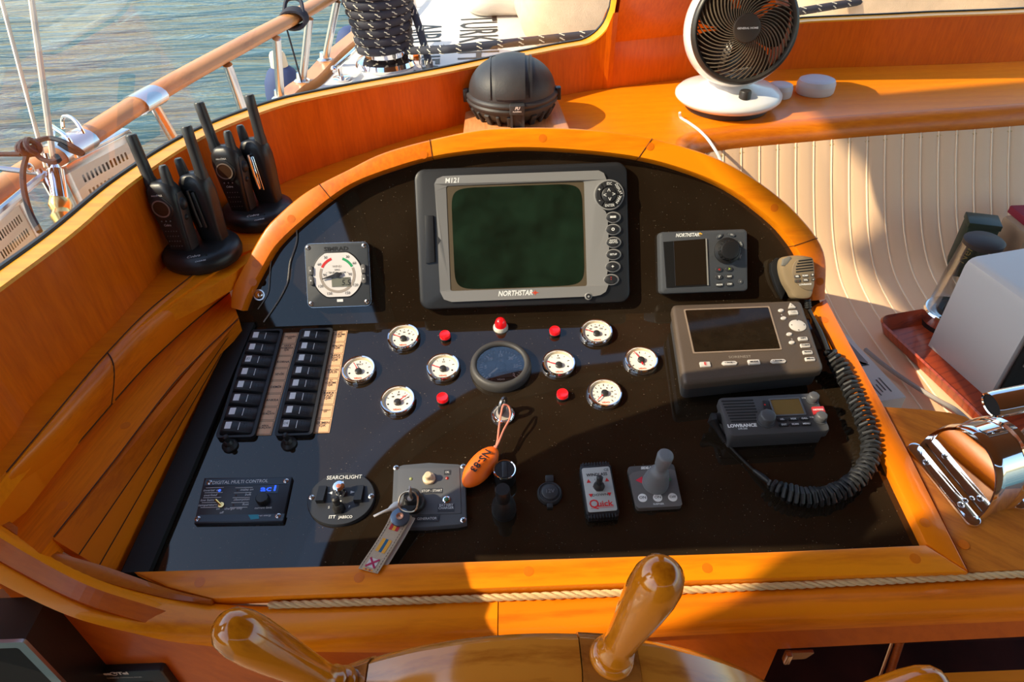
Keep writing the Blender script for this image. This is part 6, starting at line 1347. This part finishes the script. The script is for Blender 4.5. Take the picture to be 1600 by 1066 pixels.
# two white pucks
PK = pbr('puck_white', (.66, .64, .64), .35)
for (px, py, r, hh_, lb) in ((1272, 146, .0445, .034, 'oval white puck-shaped unit alone on the ledge right of the fan'), (1216, 152, .030, .030, 'smaller white puck half hidden behind the fan base')):
    c = hz(px, py - 1, -.60); c.z = zL + .0006; D_ = ent('ledge_puck', c, lb, 'device'); m = MB(); m.lathe([(r * .93, 0), (r * .98, .003), (r, hh_ * .35), (r * .99, hh_ * .62)], 44, sx=1.02, sy=.92); m.build('body', PK, D_); m = MB(); m.lathe([(r * 1.0, hh_ * .60), (r * .985, hh_ * .72), (r * .92, hh_ * .93), (r * .80, hh_), (r * .5, hh_ * 1.02), (0, hh_ * 1.02)], 44, sx=1.02, sy=.92); m.build('lid', pbr('puck_lid', (.62, .63, .68), .4), D_)

# hand radios in their charging cradles
RB = pbr('radio_black', (.016, .016, .017), .36, bump=.12, bscale=900); RS = pbr('radio_side', (.034, .033, .034), .38)
def loft(m, secs, n=5, M=None):
    R = []
    for z, w, d, r, ox, oy in secs: R.append([(x, y, z) for x, y in rrect(w, d, r, n, ox, oy)])
    m.rings(R, M=M)
def hand_radio(loc, yaw, label, tilt=-9, roll=-7, who_=''):
    M = Matrix.Translation(loc) @ rotz(yaw) @ Matrix.Rotation(radians(tilt), 4, 'X') @ Matrix.Rotation(radians(roll), 4, 'Y')
    e = ent('hand_radio', None, label, 'walkie-talkie', M=M)
    m = MB(); loft(m, [(0, .038, .026, .007, 0, 0), (.03, .042, .030, .008, 0, 0), (.065, .050, .033, .010, 0, 0), (.088, .054, .034, .012, 0, 0), (.104, .050, .033, .013, 0, 0), (.114, .038, .028, .012, 0, 0), (.118, .022, .018, .008, 0, 0)]); m.build('body', RB, e, ang=55)
    m = MB(); loft(m, [(.004, .003, .020, .0012, .0195, 0), (.05, .004, .022, .0015, .0228, 0), (.085, .004, .020, .0015, .0270, 0), (.098, .003, .012, .001, .0255, 0)]); m.build('side_panel', RS, e)
    m = MB(); m.tube([(-.017, 0, .108), (-.0172, 0, .118), (-.0178, 0, .124), (-.020, 0, .170), (-.021, 0, .188), (-.021, 0, .190)], [.0100, .0100, .0088, .0085, .0085, .0070], 18); m.build('aerial', RS, e)
    m = MB(); m.tube([(.014, 0, .104), (.0145, 0, .126), (.0150, 0, .138), (.0150, 0, .141)], [.0088, .0078, .0068, .0050], 16); m.build('volume_stub', RS, e)
    M2 = TR(0, -.0165, .078) @ Matrix.Rotation(radians(90), 4, 'X') 
    m = MB(M2); m.lathe([(.0195, -.002), (.0190, .0016), (.0165, .0024)], 32); m.build('display_ring', RB, e)
    m = MB(M2); m.frame(circ(.0160, 30, ry=.0140), circ(.0140, 30, ry=.0120), .001, .0032); m.build('display_bezel', pbr('bezel_grey', (.30, .24, .20), .35, metal=.5), e)
    m = MB(M2); m.lathe([(.0138, .0024), (0, .0026)], 28, sy=.86); m.build('display', pbr('radio_display', (.045, .022, .012), .2), e)
    text(e, 'microTALK', 0, .0210, .0012, .0042, WHITE_T, M=M2); text(e, 'Cobra', -.001, -.0275, .0012, .0052, WHITE_T, M=M2, shear=.3)
    m = MB()
    for i in range(5):
        for j in range(4): m.sphere((-.010 + i * .005, -.0158, .014 + j * .0085), .0008, 6)
    for i in range(3): m.sphere((-.008 + i * .008, -.0185, .0575), .0013, 6)
    g = m.build('speaker_dots', pbr('dot_grey', (.16, .15, .15), .5), e); g['kind'] = 'stuff'
    m = MB(); m.sphere((.0265, -.001, .080), .0085, 14, sc=(1, 1, 1.25)); m.build('talk_button', RUBBER, e); m = MB(); m.sphere((.0245, -.001, .058), .0050, 12); m.build('side_button', RUBBER, e)
    m = MB(); m.box((0, .019, .062), (.014, .004, .060), .001); m.tube([(0, .017, .094), (0, .024, .096), (0, .025, .060), (0, .0235, .035)], .0022, 8); m.build('belt_clip', CHROME if tilt > 0 and who_ == 'farther' else RB, e)
    return e
for (px, py, who, sc) in ((320, 402, 'nearer', 1.0), (407, 341, 'farther', .95)):
    c = hz(px, py, -.60); c.z = zL + .0005
    e = ent('charging_cradle', c, 'round black charging cradle holding two hand radios, the %s of the two' % who, 'charger', 'round charging cradles'); e.rotation_euler.z = radians(-20)
    m = MB(); m.lathe([(.060, 0), (.064, .003), (.066, .012), (.064, .022), (.056, .028), (.045, .030), (0, .031)], 48, sx=1.0, sy=.93); m.build('base', RB, e, ang=70)
    Mt = TR(.022, -.042, .0302) ; text(e, 'Cobra', 0, 0, 0, .0085, WHITE_T, shear=.3, M=Mt @ Matrix.Rotation(radians(10), 4, 'X') @ rotz(radians(28))); text(e, 'CHARGE', .012, -.012, -.002, .0045, WHITE_T, M=Mt @ Matrix.Rotation(radians(14), 4, 'X') @ rotz(radians(28)))
    m = MB()
    for k in range(2): m.sphere((.030 + k * .009, -.036 + k * .005, .0295), .0014, 8)
    g = m.build('charge_lights', BLACK_M, e); g['kind'] = 'stuff'
    yaw = radians(-14); f = V((cos(yaw - pi / 2), sin(yaw - pi / 2), 0)); s_ = V((cos(yaw), sin(yaw), 0))
    hand_radio(c + f * .020 - s_ * .014 + V((0, 0, .024)), yaw, 'front radio of the %s cradle, its round display towards the camera' % who, -7, -6)
    hand_radio(c - f * .018 + s_ * .020 + V((0, 0, .024)), yaw + pi, 'back radio of the %s cradle, turned away with its clip showing' % who, 5, 6, who)

# ------------------------------------------------------------------ right side: platform, engine control, carton, tray and appliances
WP = wood('platform_wood', (.66, .20, .018), (.44, .11, .010), grain=(1.5, 11, 11), rot=(0, 0, radians(35)), figure=.5)
pf = [(1514, 893), (1426, 716), (1384, 640), (1386, 649), (1440, 646), (1484, 647), (1508, 652), (1530, 666), (1560, 696), (1600, 742), (1680, 830), (1730, 885)]
pf = [(1514, 894), (1425, 716), (1380, 636), (1440, 640), (1484, 645), (1508, 651), (1530, 665), (1560, 696), (1600, 742), (1680, 830), (1730, 884)]
P3 = [LP(x, y, .008) for x, y in pf]
m = MB(); m.rings([[tuple(CM @ (p + V((0, 0, -.16)))) for p in P3], [tuple(CM @ p) for p in P3]]); m.build('side_platform', WP, con, smooth=False)
P3b = [LP(1514, 897, .006), LP(1730, 888, .006), LP(1740, 896, .006), LP(1514, 903, .006)]
plug(LP(1506, 851, .009), nL, LOW.v)
# engine control head
a = LP(1437, 698, .009); b = LP(1530, 812, .009); cen = (a + b) / 2; yv = (a - b); Lb = yv.length; yv.normalize(); M = frame_at(cen, nL, yv)
e = ent('engine_control', None, 'chrome engine control head, D-shaped, on the wooden platform at right', 'engine control', M=M)
Rh = Lb / 2; Hh = .098; wd = .047
arcP = [(Rh * cos(radians(t)) * 1.0, Hh * (sin(radians(t)) ** .8)) for t in range(0, 181, 6)]
def dslab(x0_, x1_, s0, s1, name, mat, ang=40, bev=0):
    m = MB(); R = []
    for x, s in ((x0_, s0), (x0_ + (x1_ - x0_) * .08, s0 + bev), (x0_ + (x1_ - x0_) * .92, s1 + bev), (x1_, s1)): R.append([(x, y * s, z * s) for y, z in arcP])
    m.rings(R); return m.build(name, mat, e, ang=ang)
dslab(.004, wd, .97, .97, 'housing', CHROME)
m = MB(); R = []
for t in range(0, 181, 5):
    y, z = Rh * cos(radians(t)), Hh * (sin(radians(t)) ** .8); k = .94
    R.append([(-.003, y, z), (.001, y * 1.03, z * 1.03), (.008, y * 1.03, z * 1.03), (.010, y * .97, z * .97), (.004, y * k, z * k), (-.001, y * k, z * k)])
m.rings(R, closed=True); m.build('rim', CHROME, e, ang=60)
m = MB(); R = []
for t in range(0, 181, 5):
    y, z = Rh * cos(radians(t)), Hh * (sin(radians(t)) ** .8)
    R.append([(wd - .004, y * .97, z * .97), (wd - .002, y * 1.01, z * 1.01), (wd + .006, y * 1.01, z * 1.01), (wd + .008, y * .95, z * .95)])
m.rings(R); m.build('rim', CHROME, e, ang=60)
m = MB(); m.prism(rrect(.020, Lb * 1.12, .009, 5, -.010, 0), 0, .004, .0015); m.build('flange', CHROME, e)
m = MB(); m.prism(rrect(.020, Lb * 1.02, .009, 5, wd + .016, -.004), 0, .004, .0015); m.build('flange', CHROME, e)
for y in (-.30, .28): screw2(e, -.011, Lb * y, .004, .0045)
screw2(e, -.001, -Lb * .27, .004, .0035)
m = MB(); m.tube([(wd + .020, -.002, .012), (wd + .030, -.004, .060), (wd + .034, -.004, .112)], [.015, .013, .012], 16); m.build('lever_stem', STEEL, e)
hA = EYE + ray(1549, 633) * ((M @ V((wd + .006, 0, .118)) - EYE).length); hB = hA + V((.16, .022, .012))
m = MB(); ax_ = (hB - hA).normalized(); up_ = V((0, -.25, 1)); up_ = (up_ - ax_ * up_.dot(ax_)).normalized(); sd = ax_.cross(up_); I2 = M.inverted()
def oval_ring(c, w, h_): return [tuple(I2 @ (c + sd * w * cos(2 * pi * k / 28) + up_ * h_ * sin(2 * pi * k / 28))) for k in range(28)]
m.rings([oval_ring(hA, .0150, .0110), oval_ring(hA - ax_ * .001, .0172, .0125), oval_ring(hA + ax_ * .004, .0185, .0138), oval_ring(hB, .0185, .0138)], False, True); m.build('handle_bar', CHROME, e, ang=60)
m = MB(); m.rings([oval_ring(hA + ax_ * .001, .0150, .0110), oval_ring(hA + ax_ * .003, .0145, .0105)]); m.build('end_cap', BLACK_M, e)
# carton on the seat beside the console
CARD = pbr('white_card', (.66, .60, .56), .6)
nr = hz(1416, 621, -.835); fr_ = hz(1324, 523, -.835); yv = (fr_ - nr); yv.z = 0; Lc = yv.length; yv.normalize(); M = frame_at(V((nr.x, nr.y, zs + .0025)), V((0, 0, 1)), yv)
e = ent('white_carton', None, 'white cardboard carton on the seat, tucked against the right side of the console', 'carton', M=M); hc_ = .063; wc = .085
m = MB(); m.box((-wc / 2, Lc / 2, hc_ / 2), (wc, Lc, hc_), .001); m.build('box', CARD, e)
for k in range(5):
    m = MB(); m.box((-.016 - k * .0075, .036 + (k % 2) * .004 - k * .003, hc_ + .0003), (.0022, .036 - (k % 3) * .008, .0003)); m.build('print_line', pbr('print_grey', (.10, .09, .09), .6), e, smooth=False)
m = MB(); m.prism(rrect(.014, .075, .007, 6, -.018, Lc - .050), hc_, hc_ + .0008); m.build('printed_oval', pbr('print_pale', (.24, .21, .20), .6), e, smooth=False)
m = MB(); m.prism([(-.030, Lc * .50), (-.012, Lc * .50), (-.030, Lc * .62)], hc_, hc_ + .0008); m.build('printed_wedge', pbr('print_dark', (.04, .04, .045), .6), e, smooth=False)
m = MB(); m.tube(catmull([hz(1352, 546, -.888), hz(1372, 563, -.888), hz(1400, 584, -.89), (hz(1432, 605, -.888)), hz(1465, 625, -.87), hz(1492, 640, -.82), hz(1515, 660, -.80)], 8), .0042, 8); tag(m.build('grey_cable', pbr('cable_grey', (.36, .33, .31), .45)), 'grey flex lying across the seat from the white carton to the tray', 'cable')
# tray
A_ = hz(1372, 497, -.862); B_ = hz(1590, 700, -.862); yv = (A_ - B_); yv.z = 0; Lt = yv.length; yv.normalize(); M = frame_at(V((A_.x, A_.y, zs + .0025)), V((0, 0, 1)), yv)
e = ent('wooden_tray', None, 'dark red wooden tray with raised rims on the seat, under the white appliance', 'tray', M=M); Wt = .50
m = MB(); O_ = rrect(Wt, Lt + .02, .03, 6, Wt / 2, -Lt / 2); m.prism(inset(O_, .018), 0, .008); m.build('tray_floor', W_TRAY, e, smooth=False)
m = MB(); I_ = inset(O_, .024); n = len(O_); m.rings([[(x, y, .004) for x, y in inset(O_, .012)], [(x, y, .030) for x, y in O_], [(x, y, .033) for x, y in inset(O_, .003)], [(x, y, .008) for x, y in I_]], False, False); m.build('tray_rim', W_TRAY, e, ang=30)
tz = zs + .0025 + .0085
# white appliance
p1 = V((*hz(1448, 538, -.889).xy, tz)); p2 = V((*hz(1545, 624, -.889).xy, tz)); t_ = (p1 - p2); Wd = t_.length; t_.normalize(); M = frame_at(p2, V((0, 0, 1)), t_)
e = ent('white_appliance', None, 'white boxy coffee machine with a plain side panel and black drip grille, on the tray', 'coffee machine', M=M); hA_ = .205; dA = .26
m = MB(); prof = [(0, 0), (0, hA_ - .016), (.003, hA_ - .007), (.009, hA_ - .002), (.018, hA_), (dA, hA_), (dA, 0)]; m.rings([[(x, y, z) for x, z in prof] for y in (.002, Wd - .004)]); m.build('body', pbr('appliance_white', (.58, .57, .56), .28, coat=.4), e, ang=30)
m = MB(); m.prism([(.012, .02), (dA - .01, .02), (dA - .01, hA_ - .03), (.012, hA_ - .03)], 0, .004, M=Matrix.Rotation(radians(90), 4, 'X') @ TR(0, 0, -.001)); m.build('front_recess', BLACK_M, e, smooth=False)
for k in range(9):
    m = MB(); m.box((dA / 2, -.010, .024 + k * .0), (dA - .03, .004, .003)) if k == 0 else m.box((.016 + k * .026, -.022, .026), (.008, .034, .004)); m.build('grille_bar', GREYP, e, smooth=False)
m = MB(); m.box((dA / 2, -.022, .012), (dA - .02, .044, .024), .002); m.build('drip_tray', BLACK, e)
m = MB(); m.box((dA * .5, -.003, .10), (dA - .06, .006, .05), .001); m.build('label_panel', pbr('label_grey', (.30, .27, .25), .5), e)
for x_, y_, r_ in ((.105, Wd * .55, .0075), (.105, Wd * .30, .006), (.140, Wd * .42, .006)):
    m = MB(); m.lathe([(r_, 0), (r_, .001), (0, .0014)], 20, (x_, y_, hA_), sx=1.3); m.build('button', BLACK_T, e)
m = MB(); m.box((.15, Wd * .2, hA_ + .0008), (.03, .012, .0016)); m.build('button', BLACK_T, e)
# glass jug
jc = hz(1484, 512, -.888); jc.y += .015; jc.z = tz
e = ent('glass_jug', jc, 'clear conical glass jug with a chrome base ring and dark lid, behind the white appliance', 'jug')
JGL = pbr('jug_glass', (.92, .93, .92), .02, trans=1, ior=1.45)
m = MB(); m.lathe([(.048, .030), (.046, .034), (.041, .12), (.034, .195), (.0325, .195), (.0395, .12), (.0445, .036), (0, .034)], 44); m.build('glass', glass_mat('jug_clear', (.95, .95, .94), .5), e)
m = MB(); m.lathe([(.050, .010), (.0515, .014), (.0515, .032), (.0485, .035)], 44); m.build('base_ring', CHROME, e); m = MB(); m.lathe([(.050, 0), (.050, .011), (0, .011)], 40); m.build('foot', BLACK, e)
m = MB(); m.lathe([(.035, .190), (.0355, .198), (.030, .202), (0, .203)], 36); m.build('lid', pbr('jug_lid', (.030, .022, .020), .55), e)
m = MB(); m.lathe([(.030, .035), (.028, .040), (.010, .043), (0, .043)], 30); m.tube(catmull([V((-.025, -.01, .045)), V((-.022, -.012, .065)), V((0, -.015, .075)), V((.022, -.012, .065))], 6), .003, 8); m.build('plunger', BLACK, e)
# dark tin and folded cloths behind
tc_ = hz(1500, 452, -.888); e = ent('green_tin', V((tc_.x + .03, tc_.y + .06, tz)), 'dark green tin with gold lettering behind the glass jug', 'tin'); e.rotation_euler.z = radians(-20)
m = MB(); m.box((0, 0, .065), (.06, .05, .13), .004); m.build('tin_body', pbr('dark_green', (.015, .026, .014), .35), e); m = MB(); m.box((0, 0, .135), (.063, .053, .012), .002); m.build('tin_lid', pbr('dark_green', (.015, .026, .014), .35), e)
text(e, 'Nero', -.0005, .0, 0, .026, pbr('gold_print', (.45, .32, .08), .4), shear=.25, M=TR(-.012, -.0258, .07) @ Matrix.Rotation(radians(90), 4, 'X') @ rotz(radians(80)))
e = ent('folded_cloth', V((tc_.x + .16, tc_.y + .07, tz)), 'tan and maroon folded cloths behind the white appliance, at the right edge', 'cloth')
m = MB(); m.box((.02, 0, .06), (.14, .09, .12), .012); m.build('tan_fold', pbr('tan_cloth', (.36, .25, .16), .8, bump=.5), e); m = MB(); m.box((.03, .02, .1285), (.13, .07, .016), .004); m.build('maroon_fold', pbr('maroon_cloth', (.22, .012, .03), .7), e)

# ------------------------------------------------------------------ front: wheel, units on the fascia, locker details
WY = .31; wc_ = V((.002, WY, CZ - .977))
e = ent('steering_wheel', wc_, 'varnished wooden ship steering wheel with turned spoke handles, in the foreground', 'steering wheel')
Ro, Ri = .345, .290; half = .029
offs = radians(76.6)
WB = wood('wheel_block', (.40, .13, .020), (.17, .045, .006), grain=(6, 6, 2), rough=.10, coat=1)
prof = [(Ri + .004, -half), (Ro - .012, -half), (Ro - .003, -half + .008), (Ro, -half + .016), (Ro, half - .012), (Ro - .006, half - .003), (Ro - .012, half), (Ri + .004, half), (Ri, half - .006), (Ri, -half + .006)]
for k in range(8):
    c0 = offs + k * pi / 4
    for nm, a0, a1, mat, gr in (('rim_segment', c0 + .085, c0 + pi / 4 - .085, W_WHEEL, 0), ('spoke_block', c0 - .082, c0 + .082, WB, .0015)):
        m = MB(); R = []; n = 10 if nm == 'rim_segment' else 4
        for j in range(n + 1): a = a0 + (a1 - a0) * j / n; R.append([((r + (gr if r > Ri + .01 else -gr)) * cos(a), y * (1 + gr * 25), (r + (gr if r > Ri + .01 else -gr)) * sin(a)) for r, y in prof])
        m.rings(R); m.build(nm, mat, e, ang=30)
hp = [(.014, 0), (.0205, .001), (.0215, .006), (.0190, .011), (.0150, .013), (.0180, .016), (.0175, .020), (.0145, .024), (.0150, .035), (.0175, .065), (.0205, .095), (.0220, .118), (.0215, .135), (.0180, .148), (.0110, .1555), (.004, .1575), (0, .1575)]
def along(k): return Matrix.Rotation(pi / 2 - (offs + k * pi / 4), 4, 'Y')
m = MB(); m.lathe(hp, 36, (0, 0, Ro - .001)); h0 = m.build('handle', W_HANDLE, e, ang=50); h0.matrix_local = along(0)
m = MB(); m.lathe([(.011, .055), (.013, .08), (.017, .13), (.013, .18), (.017, .23), (.012, Ri)], 20); s0 = m.build('spoke', W_HANDLE, e); s0.matrix_local = along(0)
for k in range(1, 8):
    for q in (h0, s0): c = q.copy(); COL.objects.link(c); c.parent = e; c.matrix_local = along(k)
m = MB(); m.lathe([(.062, -.035), (.066, -.02), (.066, .02), (.050, .032), (.020, .036), (0, .036)], 36, M=Matrix.Rotation(radians(90), 4, 'X')); m.build('hub', W_WHEEL, e)
m = MB(); m.cyl((0, 0, 0), (0, .16, 0), .016, 16); m.build('axle', STEEL, e)
# display unit at the lower left
yF = YF + .002
pA = hit(76, 932, vy(YF)); pB = hit(148, 1030, vy(YF)); pC = hz(38, 998, pA.z - CZ); dep = YF - pC.y
e = ent('engine_display', V((pA.x, YF, pA.z)), 'black display unit with a metal bezel mounted on the fascia at bottom left', 'display'); Hd = max(.16, pA.z - pB.z + .05); Wd_ = .22
m = MB(); m.rings([[(x, -dep, 0), (x, 0, 0), (x, 0, -Hd), (x, -dep * 1.0, -Hd)] for x in (-Wd_, 0)]); m.build('housing', pbr('unit_black', (.010, .008, .008), .35), e, smooth=False)
m = MB(TR(-Wd_ / 2, -dep, -Hd / 2) @ Matrix.Rotation(radians(90), 4, 'X')); m.frame(rrect(Wd_, Hd, .003, 2), rrect(Wd_ - .022, Hd - .022, .003, 2), 0, .004); m.build('metal_bezel', pbr('bezel_metal', (.42, .36, .33), .28, metal=.9), e, ang=30)
m = MB(TR(-Wd_ / 2, -dep, -Hd / 2) @ Matrix.Rotation(radians(90), 4, 'X')); m.prism(rrect(Wd_ - .02, Hd - .02, .003, 2), 0, .0015); m.build('screen', pbr('unit_screen', (.008, .007, .007), .6, spec=.2), e, smooth=False)
q0 = hit(140, 1041, vy(YF)); q1 = hit(258, 1036, vy(YF)); e = ent('antenna_control_unit', V(((q0.x + q1.x) / 2, YF, q0.z)), 'flat black antenna control unit with pale lettering on the fascia, beside the display unit', 'control unit'); Wq = (q1.x - q0.x)
Mq = Matrix.Rotation(radians(90), 4, 'X'); m = MB(Mq); m.prism(rrect(Wq, .12, .004, 3, 0, -.058), 0, .010, .002); m.build('housing', pbr('unit_satin', (.022, .019, .018), .4), e)
zt_ = lambda px, py: hit(px, py, vy(YF - .010))
p_ = zt_(178, 1052.5); text(e, 'Sea   Tel', p_.x - e.location.x, p_.z - e.location.z, .0105, .0088, pbr('cream_print', (.72, .66, .56), .5), bold=.06, sx=1.15, M=Mq)
m = MB(Mq @ TR(p_.x - e.location.x, p_.z - e.location.z, .0104)); m.frame(circ(.0044, 20), circ(.0036, 20), 0, .0004); m.lathe([(.0014, 0), (0, .0006)], 10, (.001, .001, 0)); m.build('globe_logo', pbr('cream_print', (.7, .6, .5), .5), e)
p_ = zt_(184, 1059); text(e, 'TV AT SEA ANTENNA CONTROL PANEL', p_.x - e.location.x, p_.z - e.location.z, .0105, .0034, pbr('cream_print', (.7, .6, .5), .5), M=Mq)
m = MB(Mq); m.box((-.004, -.034, .0105), (Wq * .62, .016, .001)); m.build('legend_strip', pbr('olive_strip', (.14, .09, .02), .5), e, smooth=False)
# latch, pole and timber in the locker
lp = hit(1240, 1021, vy(YF)); e = ent('cabinet_latch', lp, 'small chrome latch at the top left corner of the dark locker opening', 'latch')
m = MB(); m.box((-.009, -.004, -.001), (.008, .010, .020), .002); m.build('knuckle', STEEL, e); m = MB(); m.prism(rounded([(-.006, -.009), (.016, -.008), (.024, .008), (-.006, .009)], .003), -.002, .002, M=Matrix.Rotation(radians(90), 4, 'X') @ TR(0, 0, .002)); m.build('leaf', STEEL, e)
def lockerp(px, py): return hit(px, py, vy(.50))
m = MB(); a, b = lockerp(1394, 1000), lockerp(1370, 1066); d = (b - a); m.cyl(a, a + d * 4, .0035, 10); tag(m.build('chrome_rod', CHROME), 'thin chrome rod inside the dark locker', 'rod')
m = MB(); a, b = lockerp(1407, 1000), lockerp(1386, 1066); d = (b - a); m.cyl(a, a + d * 4, .0060, 10); tag(m.build('wooden_rod', wood('rod_wood', (.40, .08, .01), (.2, .04, .01))), 'dark varnished wooden rod beside the chrome rod in the locker', 'rod')
zb = -1.02; S = [hz(x, y, zb) for x, y in ((1432, 1075), (1440, 1060), (1456, 1052), (1600, 1046), (1680, 1044), (1720, 1150), (1440, 1160))]
m = MB(); c = sum(S, V()) / len(S); m.rings([[tuple(p - V((0, 0, .03))) for p in S], [tuple(p - V((0, 0, .004))) for p in S], [tuple(p.lerp(c, .02)) for p in S]]); st = m.build('stool_top', W_ARCH, ang=50)
e = ent('wooden_stool', V((c.x, c.y, 0)), 'bright varnished stool with a rounded top at the bottom right corner', 'stool'); st.parent = e; st.name = 'seat_board'; st.location = -e.location
for sx_, sy_ in ((-.05, -.04), (.05, -.04), (-.05, .03), (.05, .03)):
    m = MB(); m.cyl((sx_, sy_, 0), (sx_ * .9, sy_ * .9, c.z - .028), .014, 12); m.build('leg', W_SIDE, e)
bpy.context.view_layer.update()
